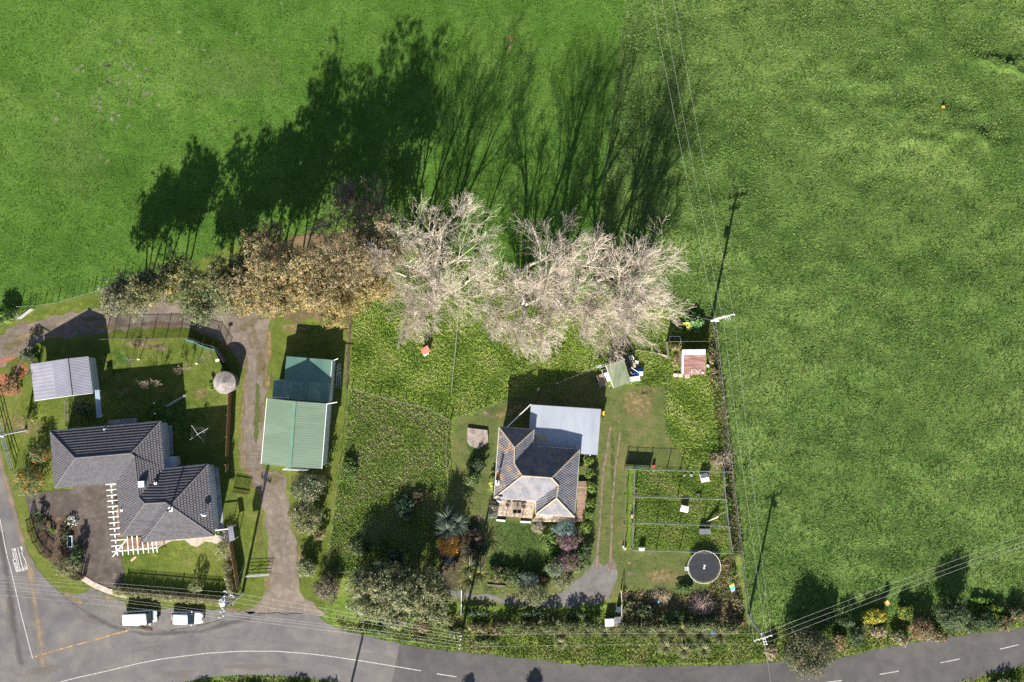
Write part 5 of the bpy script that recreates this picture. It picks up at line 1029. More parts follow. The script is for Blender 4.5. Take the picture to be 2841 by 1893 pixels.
# scrap round the small green shed
def bx(name, label, cat, px, py, size, rz, m, z=0, group=None):
    c = W(px, py, z + size[2]); k = MB(); k.box((c.x, c.y, z), size, rz); return tag(k.build(name, m), label, cat, group)
def slab_on(o, px, py, z, size, rz, m, nm='lid'): c = W(px, py, z); k = MB(); k.box((c.x, c.y, z), size, rz); x = k.build(nm, m); x.parent = o; return x
GW = 'dumped white appliances'
for lb, q, s, r in (('white washer beside the upper west wall of the small green shed', (1682.5, 1040), (.55, .6, .85), .3), ('white fridge lid near the lower west wall of the small green shed', (1688.5, 1052), (.55, .6, .8), .3), ('white dryer touching the south east corner of the small green shed', (1754, 1052), (.55, .65, .8), .15), ('largest white cube between small green shed and blue tarp', (1768.5, 1050), (.72, .68, .8), .12), ('white box at the far east edge of the blue tarp', (1778.5, 1037), (.52, .6, .75), 0)):
    o = bx('appliance', lb, 'appliance', *q, s, r, WHITE, group=GW); slab_on(o, q[0], q[1], s[2] + .005, (s[0] * .9, s[1] * .9, .02), r, WHITE, 'top')
o = bx('steel_tub', 'open steel laundry tub by the small green shed', 'tub', 1676, 1032, (.55, .7, .6), .3, GALV); slab_on(o, 1676, 1031, .61, (.42, .5, .006), .3, TRIM, 'basin')
o = bx('old_stove', 'white stove top with four black hobs among scrap', 'stove', 1752, 993, (.62, .6, .85), .22, WHITE)
for dx, dy in ((-3, 3), (3, 1.2), (-1.8, -2.8), (4, -4.4)): c = W(1752 + dx, 993 + dy, .86); k = MB(); k.lathe((c.x, c.y, .852), [(.1, 0), (.1, .015)], 12); x = k.build('hob', BLACK); x.parent = o
bx('dark_cabinet', 'dark cabinet standing left of the white stove', 'cabinet', 1739, 995, (.7, .75, .8), .22, mat('dark_metal', (.04, .045, .055), (.09, .09, .1), 4))
for i, q in enumerate(((1712.5, 999), (1721, 995))): c = W(*q, .7); k = MB(); k.lathe((c.x, c.y, 0), [(.27, 0), (.28, .7), (.26, .72)], 16); tag(k.build('rusty_drum', mat('rust_drum', (.16, .07, .05), (.26, .15, .12), 3, .8)), 'rusty drum %s the green shed north edge' % ('nearer to the middle of' if i == 0 else 'by the east end of'), 'drum')
fm_ = thing('purple_frame', 'faded purple steel frame lying east of the small green shed', 'frame', W(1748, 1022)); PUR = mat('faded_purple', (.30, .18, .30), (.38, .26, .36))
for x, y in (((1737, 1006), (1757, 1003)), ((1737, 1006), (1744, 1024)), ((1757, 1003), (1760, 1020)), ((1744, 1024), (1758, 1018)), ((1744, 1024), (1755, 1039)), ((1755, 1039), (1761, 1037))): k = MB(); k.tube([W(*x, .8), W(*y, .6)], .035, 5); k.build('bar', PUR, fm_)
tp_ = thing('blue_tarp', 'crumpled bright blue tarpaulin beside white boxes', 'tarpaulin', W(1770, 1032)); rg = random.Random(9); V = []; n = 12; P = [(1757, 1027), (1766, 1024), (1784, 1022), (1784, 1033), (1775, 1043), (1760, 1044), (1754, 1042)]
c = W(1770, 1033, .8); k = MB(); ring = []
for i in range(28):
    t_ = i / 28 * len(P); j = int(t_); a_ = W(*P[j], .5); b_ = W(*P[(j + 1) % len(P)], .5); q = a_.lerp(b_, t_ - j); ring.append((q.x + rg.uniform(-.05, .05), q.y + rg.uniform(-.05, .05), rg.uniform(.1, .45)))
mid_ = [(c.x + (q[0] - c.x) * .5, c.y + (q[1] - c.y) * .5, rg.uniform(.45, .85)) for q in ring]
k.add([tuple(c)] + mid_ + ring, [(0, 1 + i, 1 + (i + 1) % 28) for i in range(28)] + [(1 + i, 29 + i, 29 + (i + 1) % 28, 1 + (i + 1) % 28) for i in range(28)]); k.build('sheet', mat('blue_tarpaulin', (.012, .10, .48), (.02, .15, .62), 3, .4), tp_)
k = MB(); k.beam(W(1751, 1020, 1.0), W(1772, 1034, .8), .07, .05); tag(k.build('white_pipe', WHITE), 'short white pipe lying across the blue tarpaulin', 'pipe')
bx('white_crate', 'small white crate east of the purple frame', 'crate', 1766, 1006, (.5, .45, .4), -.2, WHITE)
bx('pinkish_board', 'pinkish board by the small white crate', 'board', 1760, 1014, (.25, .6, .1), .3, mat('pinkish_timber', (.4, .3, .27)), z=.3)
ld = thing('steel_ladder', 'grey steel ladder frame lying along the green shed north edge', 'ladder', W(1688, 1008))
for dy in (0, 6): k = MB(); k.beam(W(1668, 1014 + dy, .9), W(1706, 1002 + dy, .9), .06, .05); k.build('stile', GALV, ld)
for i in range(8): k = MB(); t_ = i / 7; k.beam(W(1669 + 36 * t_, 1014 - 11 * t_, .9), W(1669 + 36 * t_, 1020 - 11 * t_, .9), .04, .03); k.build('rung', GALV, ld)
bx('ply_sheet', 'pale green ply sheet at the fence west of the small shed', 'board', 1662, 1017, (.75, .4, .06), .2, mat('pale_ply', (.25, .28, .22), (.3, .33, .27)), z=.8)
tl = thing('trailer', 'old brown trailer full of dead weeds by the small green shed', 'trailer', W(1669, 1056))
c = W(1669, 1056, .6); k = MB(); k.box((c.x, c.y, .35), (.95, 1.7, .08), .3); k.build('bed', TIMBER, tl)
for dx in (-.45, .45): k = MB(); k.box((c.x + dx * math.cos(.3), c.y + dx * math.sin(.3), .43), (.05, 1.7, .3), .3); k.build('side_board', mat('brown_planks', (.2, .15, .12), (.3, .24, .2)), tl)
for s in (-1, 1): k = MB(); k.tube([(c.x + s * .5, c.y + s * .15, .28), (c.x + s * .62, c.y + s * .19, .28)], .28, 14); k.build('wheel', BLACK, tl)
k = MB(); k.beam(W(1664, 1059, .5), W(1656, 1067, .4), .05, .05); k.build('drawbar', GALV, tl)
# rusty shed yard
th_ = thing('trough', 'long blue white plastic trough against the yard wall', 'trough', W(1873, 941)); c = W(1873, 941, .4)
for s, q in (((1.6, .06, .4), (0, .36)), ((1.6, .06, .4), (0, -.36)), ((.06, .66, .4), (-.77, 0)), ((.06, .66, .4), (.77, 0))): k = MB(); k.box((c.x + q[0], c.y + q[1], 0), s, -.04); k.build('side', mat('blue_white_plastic', (.55, .62, .75), (.6, .67, .78)), th_)
for i, (r, x0_) in enumerate(((.75, 1832), (.95, 1834))):
    k = MB(); c = W(x0_ + 2, 966); k.tube([(c.x + r * math.cos(t * .2 + 1.4), c.y + r * math.sin(t * .2 + 1.4), .1 + .35 * i * math.sin(t * .2)) for t in range(14)], .045, 5)
    tag(k.build('bent_pipe', BLACK if i else POSTW), ('pale inner' if not i else 'black outer') + ' bent pipe hoop lying in the grass by the yard', 'pipe')
for i, (x, y) in enumerate((((1826, 981), (1856, 996)), ((1829, 984), (1852, 990)), ((1828, 981), (1858, 990)))): k = MB(); k.beam(W(*x, .3 + .1 * i), W(*y, .3 + .1 * i), .07, .07); tag(k.build('timber_length', mat('pale_rail', (.36, .30, .25), (.42, .36, .3))), ('longest', 'shortest', 'middle')[i] + ' of three pale timbers lying west of the rusty shed', 'timber')
BX = mat('beehive_wood', (.42, .28, .19), (.5, .36, .26), 5)
for i, (x, y) in enumerate(((1874.5, 1041), (1888.5, 1042))):
    c = W(x, y, .35); t = thing('wooden_box', ('left' if i == 0 else 'right') + ' one of two tan wooden boxes by the rusty shed', 'box', (c.x, c.y, 0), 'tan boxes by the rusty shed'); k = MB(); k.box((c.x, c.y, 0), (.6, .52, .32)); k.build('body', BX, t)
    k = MB(); k.box((c.x, c.y, .324), (.5, .42, .02)); k.build('lid', mat('pale_lid', (.5, .42, .36)), t)
pl = thing('wooden_pallet', 'slatted pale pallet leaning at the rusty shed south edge', 'pallet', W(1906, 1044)); 
for i in range(5): k = MB(); k.box(W(1900 + i * 3, 1044) + Vector((0, 0, .3)), (.09, .6, .03)); k.build('slat', mat('pallet_wood', (.42, .34, .28), (.5, .42, .36)), pl)
for y in (1040, 1048): k = MB(); k.beam(W(1899, y) + Vector((0, 0, .22)), W(1913, y) + Vector((0, 0, .22)), .08, .1); k.build('bearer', TIMBER, pl)
k = MB(); k.beam(W(1961, 1012, .3), W(1966, 1018, .3), .2, .5); tag(k.build('white_offcut', WHITE), 'white offcut leaning on the rusty shed east side', 'offcut')
# deck furniture
FURN = mat('grey_brown_furniture', (.13, .105, .085), (.2, .165, .135), 3, .8); SEATM = mat('dark_cushion', (.035, .03, .03), (.06, .05, .05))
tb = thing('dining_table', 'square slatted outdoor table with a plant pot on the deck', 'table', W(1434, 1404) + Vector((0, 0, .45))); c = W(1434, 1404, 1.2)
for i in range(9): k = MB(); k.box((c.x - .56 + i * .14, c.y, 1.16), (.12, 1.15, .035)); k.build('slat', FURN, tb)
for dx in (-.5, .5):
    for dy in (-.5, .5): k = MB(); k.box((c.x + dx, c.y + dy, .45), (.07, .07, .7)); k.build('leg', FURN, tb)
k = MB(); k.lathe((c.x + .1, c.y + .05, 1.2), [(.07, 0), (.1, .14)], 10); pt = k.build('plant_pot', mat('terracotta', (.3, .14, .08))); tag(pt, 'little terracotta pot with green leaves on the deck table', 'plant pot')
o = foliage('leaves', [(c.x + .1, c.y + .05, 1.42, .16, .16, .12)], 40, (.06, .14), [(.06, .10, .05), (.10, .14, .08)], None, 5, zmin=1.3); o.parent = pt; o['kind'] = 'stuff'
def chair(label, px, py, rz):
    c = W(px, py, .9); t = thing('deck_chair', label, 'chair', (c.x, c.y, .45), 'chairs around the deck table'); cr, sr = math.cos(rz), math.sin(rz)
    def q(x, y): return (c.x + x * cr - y * sr, c.y + x * sr + y * cr)
    k = MB(); k.box((*q(0, 0), .86), (.48, .46, .06), rz); k.build('seat', SEATM, t); k = MB(); k.box((*q(0, -.26), .93), (.5, .06, .5), rz); k.build('backrest', FURN, t)
    for s in (-.27, .27): k = MB(); k.box((*q(s, 0), 1.08), (.06, .5, .04), rz); k.build('armrest', FURN, t)
    for x in (-.22, .22):
        for y in (-.2, .2): k = MB(); k.box((*q(x, y), .455), (.05, .05, .4), rz); k.build('leg', FURN, t)
for lb, x, y, r in (('left deck chair on the lawn side of the table', 1428, 1418, 0), ('right deck chair on the lawn side of the table', 1440, 1418, 0), ('deck chair angled at the west end away from the table', 1408, 1401, -1.8), ('deck chair at the west of the table near the eave', 1412, 1391, 2.9), ('deck chair tucked to the east side of the table', 1453, 1405, 1.57), ('deck chair north east of the table near the eave', 1454, 1392, 2.2), ('left deck chair between table and house wall', 1428, 1391, 3.14), ('right deck chair between table and house wall', 1441, 1391, 3.14)): chair(lb, x, y, r)
for i, (x, y) in enumerate((((1377, 1442.5), (1402, 1444.5)), ((1444, 1447), (1472, 1448.5)))): k = MB(); k.beam(W(*x) + Vector((0, 0, .15)), W(*y) + Vector((0, 0, .15)), .22, .3); tag(k.build('planter_trough', WHITE), ('western' if i == 0 else 'eastern') + ' white planter trough at the front lawn edge', 'planter', 'white troughs edging the front lawn')
# clothesline
ct = W(548, 1205, 2.1); cl_ = thing('clothesline', 'rotary clothesline with four white arms on the shaded lawn', 'clothesline', (ct.x, ct.y, 0)); k = MB(); k.tube([(ct.x, ct.y, 0), (ct.x, ct.y, 2.1)], .035, 8); k.build('pole', GALV, cl_)
ends = [W(531, 1180, 2.3), W(577, 1189, 2.3), W(567, 1228, 2.3), W(526, 1221, 2.3)]
for e_ in ends: k = MB(); k.tube([(ct.x, ct.y, 2.0), tuple(e_)], .016, 5); k.build('arm', WHITE, cl_)
for r_ in (.55, .65, .75, .85, .95):
    for i in range(4): k = MB(); k.tube([ct.lerp(ends[i], r_), ct.lerp(ends[(i + 1) % 4], r_)], .003, 3, cap=False); k.build('line', WIRE, cl_)
bx('peg_basket', 'pale peg basket hanging below a clothesline arm', 'basket', 565, 1199.5, (.25, .2, .2), .2, WHITE, z=1.3)
# lawn things, left property
al = thing('long_ladder', 'silver ladder lying on the shaded back lawn', 'ladder', W(487, 1112))
for d_x in (0, 4): k = MB(); k.beam(W(460 + d_x, 1127 + d_x * .4, .2), W(512 + d_x, 1096 + d_x * .4, .3), .07, .05); k.build('stile', GALV, al)
for i in range(9): t_ = (i + .5) / 9; k = MB(); k.beam(W(460 + 52 * t_, 1127 - 31 * t_, .25), W(464 + 52 * t_, 1128.6 - 31 * t_, .25), .03, .03); k.build('rung', GALV, al)
for i, q in enumerate(((427, 1118.5), (429, 1148))): c = W(*q, .3); k = MB(); k.lathe((c.x, c.y, 0), [(.1, 0), (.12, .3), (.08, .34)], 10); tag(k.build('pipe_marker', WHITE), ('upper' if i == 0 else 'lower') + ' small white pipe cap standing on the shaded lawn', 'marker')
for lb, bx_, by_, h_, tx, ty in (('bare stake with a white top near the netting fence', 388, 998, 1.5, 384, 998), ('leaning stake with a white top at the lawn corner', 549, 1009, 1.7, 545, 1009.5)):
    t = thing('tree_stake', lb, 'stake', W(bx_, by_)); k = MB(); k.tube([W(bx_, by_), W(tx, ty, h_)], .05, 6); k.build('stake', WHITE, t); k = MB(); p = W(tx, ty, h_); k.box((p.x, p.y, h_ - .02), (.34, .14, .08), -.2); k.build('top', WHITE, t)
lp = thing('garden_lamp', 'white headed garden lamp post by the green screen fence', 'lamp post', W(606, 1003)); p = W(603, 1000, 2.6); k = MB(); k.tube([W(606, 1002), (p.x, p.y, 2.5)], .05, 8); k.build('post', GALV, lp); k = MB(); k.box((p.x, p.y, 2.5), (.5, .3, .12), .3); k.build('lamp_head', WHITE, lp)
bt = thing('water_feature', 'dark rectangular water trough with pale blue rim in the garden island', 'trough', W(193, 1503)); c = W(193, 1503, .4); k = MB(); k.box((c.x, c.y, 0), (.5, 1.35, .3), -.05); k.build('water', mat('dark_water', (.004, .006, .01), (.006, .008, .012), 1, .08), bt)
for s, q in (((.1, 1.6, .4), (-.32, 0)), ((.1, 1.6, .4), (.32, 0)), ((.54, .1, .4), (0, .74)), ((.54, .1, .4), (0, -.74))): k = MB(); k.box((c.x + q[0], c.y + q[1], 0), s, -.05 * 0); k.build('rim', mat('pale_blue_rim', (.45, .52, .62), (.5, .57, .66)), bt)
bx('paving_plank', 'short tan plank lying on the front lawn by the pergola', 'plank', 370, 1551, (.9, .3, .05), .7, mat('tan_plank', (.4, .28, .18), (.48, .35, .24)))
bx('lawn_block', 'small concrete block on the shaded yard behind the carport', 'block', 1493, 1081, (.35, .5, .3), -.1, CONC)
bx('dark_iron_tank', 'dark square tank between the orange maple and the spiky plants', 'tank', 1246, 1551, (1.1, 1.2, .6), -.1, mat('dark_blue_sheet', (.05, .075, .095), (.08, .11, .13), 2, .6))
k = MB(); c = W(1379, 1603, .4); k.lathe((c.x, c.y, 0), [(.17, 0), (.22, .4), (.18, .4), (.15, .1)], 14); tag(k.build('white_pot', WHITE), 'round white pot in the leafy bed below the front lawn', 'pot')
for i, (x, y) in enumerate((((1350, 1621), (1402, 1625)), ((1352, 1624), (1403, 1627.5)))): k = MB(); k.beam(W(*x) + Vector((0, 0, .12)), W(*y) + Vector((0, 0, .12)), .07, .12); tag(k.build('edging_rail', POSTW), ('upper' if i == 0 else 'lower') + ' of two pale rails edging the bed above the side path', 'edging')
pb_ = [W(1383, 1506), W(1400, 1528), W(1418, 1545)]
k = MB(); k.beam(W(1512, 1505) + Vector((0, 0, .08)), W(1548, 1560) + Vector((0, 0, .08)), .09, .16); tag(k.build('timber_edging', TIMBER), 'thin timber edging between front lawn and flower bed', 'edging')
bx('orange_marker', 'tiny orange marker standing alone in the wide pasture', 'marker', 2618, 296, (.3, .28, .45), .3, mat('orange_plastic', (.7, .28, .03)))
o = bx('field_box', 'small orange and brown box above the roadside hedge', 'box', 2463, 1674, (.5, .55, .6), .6, mat('orange_brown', (.45, .2, .08), (.5, .25, .1)), z=.6); slab_on(o, 2463, 1671, 1.205, (.3, .5, .02), .6, mat('dull_yellow', (.42, .4, .15)))
# swing frame behind the garage corner
sw_ = thing('swing_frame', 'dark steel swing frame over fallen red leaves by the garage', 'swing frame', W(60, 1020)); top0, top1 = W(66, 985, 2.2), W(106, 1010, 2.2); DS = mat('dark_steel', (.035, .045, .06), (.06, .07, .09))
for x, y in ((W(88, 1000), top0), (W(40, 1040), top0), (W(120, 1040), top1), (W(75, 1045), top1), (top0, top1)): k = MB(); k.tube([x, y], .05, 6); k.build('bar', DS, sw_)
k = MB(); k.tube([W(84, 998, .6), W(100, 1014, .6)], .2, 10); k.build('seat', mat('brown_seat', (.1, .05, .035)), sw_)
for q in ((86, 998), (98, 1008)): k = MB(); k.tube([W(*q, .6), top0.lerp(top1, .4 if q[0] == 86 else .7)], .012, 4); k.build('chain', WIRE, sw_)
# ------------------------------------------------------------------ fences, poles and wires
fence('field_fence', 'wire fence with tall posts along the north edge of the rough paddock', [(1000, 640), (1150, 682), (1320, 728), (1500, 775), (1700, 824), (1850, 860), (1973, 890)], 1.15, 2.0, 5, group='farm fences', pr=.09)
fence('field_fence', 'wire fence between the property and the wide east pasture', [(1976, 890), (1990, 1000), (2002, 1100), (2020, 1250), (2040, 1420), (2058, 1580), (2078, 1760)], 1.1, 2.6, 6, group='farm fences', pr=.08)
fence('field_fence', 'wire fence along the driveway verge in the top left corner', [(58, 852), (105, 849), (160, 842), (220, 824), (300, 800), (420, 770)], 1.15, 1.05, 5, group='farm fences', every=5)
fence('field_fence', 'old wire fence dividing the two north fields', [(1737, -20), (1722, 130), (1698, 310), (1675, 500), (1655, 620), (1640, 700)], .9, 6, 3, group='farm fences', every=3, pr=.05)
fence('field_fence', 'pale pipe topped fence crossing below the red kennel', [(976, 1078), (1030, 1092), (1100, 1112), (1190, 1131), (1218, 1147), (1249, 1165)], 1.0, 1.1, 4, toprail=True, group='farm fences', rm=POSTW)
fence('field_fence', 'wire fence rising from the paddock corner to the scrap shed', [(1250, 1166), (1320, 1140), (1400, 1110), (1500, 1080), (1590, 1045), (1655, 1017), (1668, 1015)], 1.05, 1.25, 4, group='farm fences', pr=.07)
fence('field_fence', 'fence running south from the paddock corner past the concrete slab', [(1250, 1168), (1243, 1200), (1238, 1260), (1244, 1330), (1240, 1420)], 1.1, 2.0, 4, toprail=True, group='farm fences', rm=POSTW)
fence('field_fence', 'dark line fence between the two north paddocks under the bare trees', [(1272, 860), (1268, 930), (1262, 1000), (1256, 1050), (1254, 1092)], .9, 3, 3, toprail=True, group='farm fences', rm=GALV)
fence('field_fence', 'thin wire fence beside the overgrown strip east of the yard', [(1856, 992), (1854, 1060), (1851, 1130), (1848, 1205)], .8, 3, 4, group='farm fences', pr=.05)
fence('field_fence', 'short pale fence between scrap heap and rusty shed yard', [(1741, 983), (1768, 972), (1800, 977), (1830, 983), (1856, 990)], 1.0, 2.2, 3, rails=1, group='farm fences', rm=mat('pale_rail', (.36, .3, .25)))
fence('field_fence', 'low wire fence behind the olive trees near the road', [(912, 1584), (1010, 1582), (1100, 1572), (1190, 1556)], 1.0, 2.2, 3, toprail=True, group='farm fences')
fence('field_fence', 'wire fence beside the long shed down the paddock west edge', [(972, 880), (962, 1080), (950, 1200), (938, 1330), (925, 1450), (912, 1584)], 1.0, 2.5, 4, group='farm fences', pr=.05)
# netting pens
PG = 'netting pen fences'
for lb, pts, h in (('top netting fence of the pens beside the green screen', [(1733, 1297), (1758, 1299), (1800, 1301), (1850, 1302), (1887, 1303), (1907, 1304), (1960, 1305), (2020, 1306)], 1.5), ('first dividing netting fence of the pens', [(1757, 1374), (1818, 1376), (1880, 1378), (1942, 1380), (2010, 1382)], 1.5), ('second dividing netting fence of the pens', [(1755, 1446), (1820, 1448), (1885, 1450), (1950, 1453), (2018, 1456)], 1.5), ('bottom netting fence of the pens by the trampoline', [(1752, 1521), (1820, 1523), (1885, 1525), (1950, 1528), (2028, 1530)], 1.5),
                   ('inner west netting fence of the pens', [(1758, 1300), (1756, 1374), (1754, 1446), (1752, 1520)], 1.5), ('east netting fence of the pens', [(2002, 1306), (2008, 1382), (2016, 1456), (2027, 1530)], 1.5), ('outer west netting fence beside the wheel ruts', [(1733, 1296), (1733, 1370), (1731, 1450), (1730, 1519)], 1.35)):
    fence('netting_fence', lb, pts, h, 3.0, 2, mesh=.11, toprail=True, group=PG, every=1, pr=.06, rm=mat('galvanised_net', (.22, .24, .25), (.28, .30, .31)) if 'outer' not in lb else POSTW)
nf = fence('netting_fence', 'tall dark netting fence curving along the gravel drive', [(292, 942), (314, 941), (351, 940), (386, 940), (423, 940), (460, 939), (497, 938), (533, 938), (568, 953), (602, 962), (629, 1002)], 1.75, 1.8, 2, mesh=.05, toprail=True, every=1, pr=.05, pm=DARKT, rm=mat('dark_net', (.10, .10, .10)))
gsf = thing('green_screen_fence', 'low teal green corrugated screens curving up to the round tank', 'fence', W(590, 965)); TEAL = mat('teal_steel', (.035, .095, .085), (.05, .12, .105), 1, .6)
pp = [(520, 941), (545, 948), (562, 958), (588, 966), (600, 968), (610, 990), (618, 1008), (630, 1028), (645, 1034)]
for i in range(len(pp) - 1):
    x, y = W(*pp[i]), W(*pp[i + 1]); dd = (y - x).normalized(); nn = Vector((-dd.y, dd.x, 0)); ribbed('panel', x + nn * .05 + Vector((0, 0, 1.3)), y + nn * .05 + Vector((0, 0, 1.3)), y - nn * .3 + Vector((0, 0, .02)), x - nn * .3 + Vector((0, 0, .02)), .15, .02, TEAL, gsf)
# timber fences
paling_fence('paling_fence', 'brown horizontal rail timber fence between back lawn and gravel drive', [(643, 1084), (641, 1150), (638, 1210), (636, 1264)], 1.75, .155, .145, REDT, rails=2, side=-1)
paling_fence('paling_fence', 'short brown timber fence piece south of the gap by the drive', [(636, 1286), (636, 1306)], 1.75, .155, .145, REDT, rails=2, side=-1)
paling_fence('paling_fence', 'orange brown paling fence along the side of the front garden', [(645, 1503), (652, 1545), (660, 1590), (666, 1630)], 1.7, .16, .15, mat('orange_timber', (.27, .15, .075), (.36, .21, .11), 2, .7), rails=2, side=-1)
DP = mat('dark_picket', (.06, .04, .03), (.10, .07, .05), 3, .8)
paling_fence('picket_fence', 'curved dark brown picket fence around the garden island', [(85, 1438), (92, 1470), (104, 1500), (124, 1530), (144, 1546)], 1.5, .2, .09, DP, rails=2, group='dark picket fences', side=-1)
paling_fence('picket_fence', 'short dark picket fence at the road corner of the garden island', [(203, 1594), (222, 1606), (232, 1606), (240, 1597)], 1.5, .2, .09, DP, rails=2, group='dark picket fences')
paling_fence('picket_fence', 'long dark picket fence behind the clipped roadside hedge', [(346, 1634), (420, 1640), (500, 1647), (560, 1652), (634, 1658)], 1.45, .19, .10, DP, rails=2, group='dark picket fences')
pg_ = thing('picket_gate', 'open dark timber gate by the garden island drive edge', 'gate', W(235, 1590))
for i in range(9): k = MB(); k.beam(W(232, 1592) + Vector((0, 0, .15 + i * .16)), W(240, 1596) + Vector((0, 0, .15 + i * .16)), .03, .08); k.build('slat', DP, pg_)
fence('rail_fence', 'timber lattice rail fence on the south side of the garage', [(190, 1112), (192, 1180)], 1.2, 1.5, 0, rails=3, every=1, rm=POSTW)
fence('rail_fence', 'three rail fence along the roadside lawn at the left edge', [(-30, 1040), (-8, 1120), (12, 1200), (26, 1250), (42, 1300)], 1.3, 2.2, 0, rails=3, every=1, rm=mat('blue_grey_rail', (.2, .23, .27), (.25, .28, .32)), pr=.05)
fence('pipe_fence', 'pale pipe rail fence crossing the side path beside the olive trees', [(1281, 1632), (1281, 1670), (1280, 1706)], 1.3, 1.6, 0, rails=2, every=1, rm=WHITE, pm=GALV)
fence('pipe_fence', 'tan pipe rail fence between drive end and dry weeds', [(1722, 1632), (1723, 1670), (1723, 1712)], 1.3, 1.9, 0, rails=3, every=1, rm=mat('pale_rail', (.36, .3, .25)))
# gates
def farm_gate(label, a, b, h=1.15, n=5, m=None):
    m = m or GALV; t = thing('farm_gate', label, 'gate', W(*a), 'metal farm gates'); P, Q = W(*a), W(*b)
    for i in range(n): z = Vector((0, 0, .15 + (h - .15) * i / (n - 1))); k = MB(); k.tube([P + z, Q + z], .028, 5); k.build('bar', m, t)
    for s in (0, .5, 1): q = P.lerp(Q, s); k = MB(); k.tube([q + Vector((0, 0, .1)), q + Vector((0, 0, h))], .03, 5); k.build('upright', m, t)
    k = MB(); k.tube([P + Vector((0, 0, .15)), Q + Vector((0, 0, h))], .022, 5); k.build('brace', m, t)
farm_gate('steel farm gate closing the grass strip beside the transformer pole', (684, 1596), (750, 1592))
farm_gate('longer grey farm gate at the top left field corner', (58, 886), (96, 858)); farm_gate('shorter grey farm gate at the top left field corner', (44, 864), (57, 888))
# gate slat shadow piece by the house
vf = thing('slatted_gate', 'slatted timber gate standing in the side yard shade', 'gate', W(665, 1350))
for i in range(14): k = MB(); x = W(648 + i * 3.1, 1362 + i * .5); k.box(x, (.07, .03, 1.3)); k.build('slat', DP, vf)
for z in (.25, 1.1): k = MB(); k.beam(W(646, 1362) + Vector((0, 0, z)), W(692, 1369) + Vector((0, 0, z)), .05, .1); k.build('rail', DP, vf)

POLEM = mat('concrete_pole', (.36, .35, .34), (.46, .45, .43), 2, .8); POLET = mat('timber_pole', (.2, .17, .14), (.3, .26, .22), 2, .85)
INS = mat('white_insulator', (.65, .66, .68), (.72, .73, .75), 2, .3)
def pole(label, bpx, tpx, h, arms, m=POLEM, extra=None):
    """arms: [(px a, px b, z)]"""
    base = W(*bpx); top = W(*tpx, h); t = thing('power_pole', label, 'power pole', base, 'power poles')
    k = MB(); k.tube([base - Vector((0, 0, .3)), base.lerp(top, .5), top], [.2, .17, .14], 10); k.build('pole', m, t)
    for a, b, z in arms:
        A_, B__ = W(*a, z), W(*b, z); k = MB(); k.beam(A_, B__, .13, .13); k.build('crossarm', POLEM, t)
        for s in (.04, .28, .72, .96): q = A_.lerp(B__, s); k = MB(); k.lathe((q.x, q.y, z + .06), [(.05, 0), (.1, .06), (.05, .12), (.09, .18), (.03, .26)], 8); k.build('insulator', INS, t)
    return t
P1 = pole('tall power pole with a busy crossarm at the north east fence corner', (1973, 890), (2009, 878), 9.0, [((1985, 884), (2038, 872), 8.7), ((1990, 886), (2020, 879), 7.9)])
k = MB(); p = W(1989, 888, 6.5); k.box((p.x, p.y, 6.0), (.45, .5, .7), .2); k.build('switch_box', WHITE, P1)
for i in range(3): k = MB(); q = W(2012 + i * 6, 880 - i * 1.2, 8.2); k.tube([q, q + Vector((.12, -.45, .15))], .04, 6); k.build('fuse', INS, P1)
k = MB(); k.tube([W(1959, 870, 3), W(1984, 885, 7.8)], .02, 5); k.build('stay_wire', WIRE, P1)
P2 = pole('power pole with twin crossarms beside the roadside trees', (2077, 1706), (2119, 1772), 9.0, [((2091, 1778), (2142, 1762), 8.7), ((2112, 1756), (2121, 1788), 8.4), ((2118, 1755), (2127, 1787), 8.4)])
k = MB(); k.tube([W(2066, 1700, .2), W(2108, 1760, 8)], .02, 5); k.build('stay_wire', WIRE, P2)
P3 = pole('power pole on the road verge between olive trees and flax', (1283, 1748), (1277, 1790), 8.6, [((1280, 1762), (1275, 1800), 8.3)], POLET)
P4 = pole('transformer power pole at the corner of the front garden', (673, 1646), (617, 1690), 9.0, [((609, 1714), (624, 1650), 8.6), ((622, 1639), (650, 1655), 7.2), ((620, 1710), (630, 1652), 8.0)])
k = MB(); p = W(618, 1673, 7); 
k.box((p.x, p.y, 5.8), (.75, 1.0, 1.3), .15); tr4 = k.build('transformer', mat('pale_transformer', (.48, .52, .54), (.56, .6, .62), 2, .4), P4)
for i in range(4): q = (p.x - .3 + .2 * i, p.y, 7.1); k = MB(); k.lathe(q, [(.07, 0), (.08, .1), (.05, .2), (.07, .28)], 8); k.build('bushing', INS, P4)
P5 = pole('lone street pole leaning out past the left picture edge', (72, 1192), (-2, 1208), 6.4, [((-10, 1203), (10, 1212), 6.2)])
P6 = pole('roadside pole beyond the bottom picture edge', (950, 2000), (930, 2065), 6.5, [])
P7 = pole('roadside pole beyond the bottom right picture edge', (2140, 2095), (2170, 2200), 6.2, [])
def wire(label, pts, r=.008):
    V = []
    for i in range(len(pts) - 1):
        a, b = W(*pts[i]), W(*pts[i + 1]); L = (b - a).length; n = 12
        for j in range(n + (i == len(pts) - 2)): t_ = j / n; q = a.lerp(b, t_); q.z -= min(1.2, L * .012) * 4 * t_ * (1 - t_); V.append(q)
    k = MB(); k.tube(V, r, 6, cap=False); return tag(k.build('power_line', mat('aluminium_wire', (.40, .39, .38), (.48, .47, .46), 2, .9)), label, 'power line', 'overhead power lines')
zz = 8.9
wire('western line of three running north from the fence corner pole', [(1798, -60, zz), (1984, 884, zz)], .008); wire('middle line of three running north from the fence corner pole', [(1826, -60, zz), (2003, 879, zz)], .008); wire('eastern line of three running north from the fence corner pole', [(1858, -60, zz), (2036, 873, zz)])
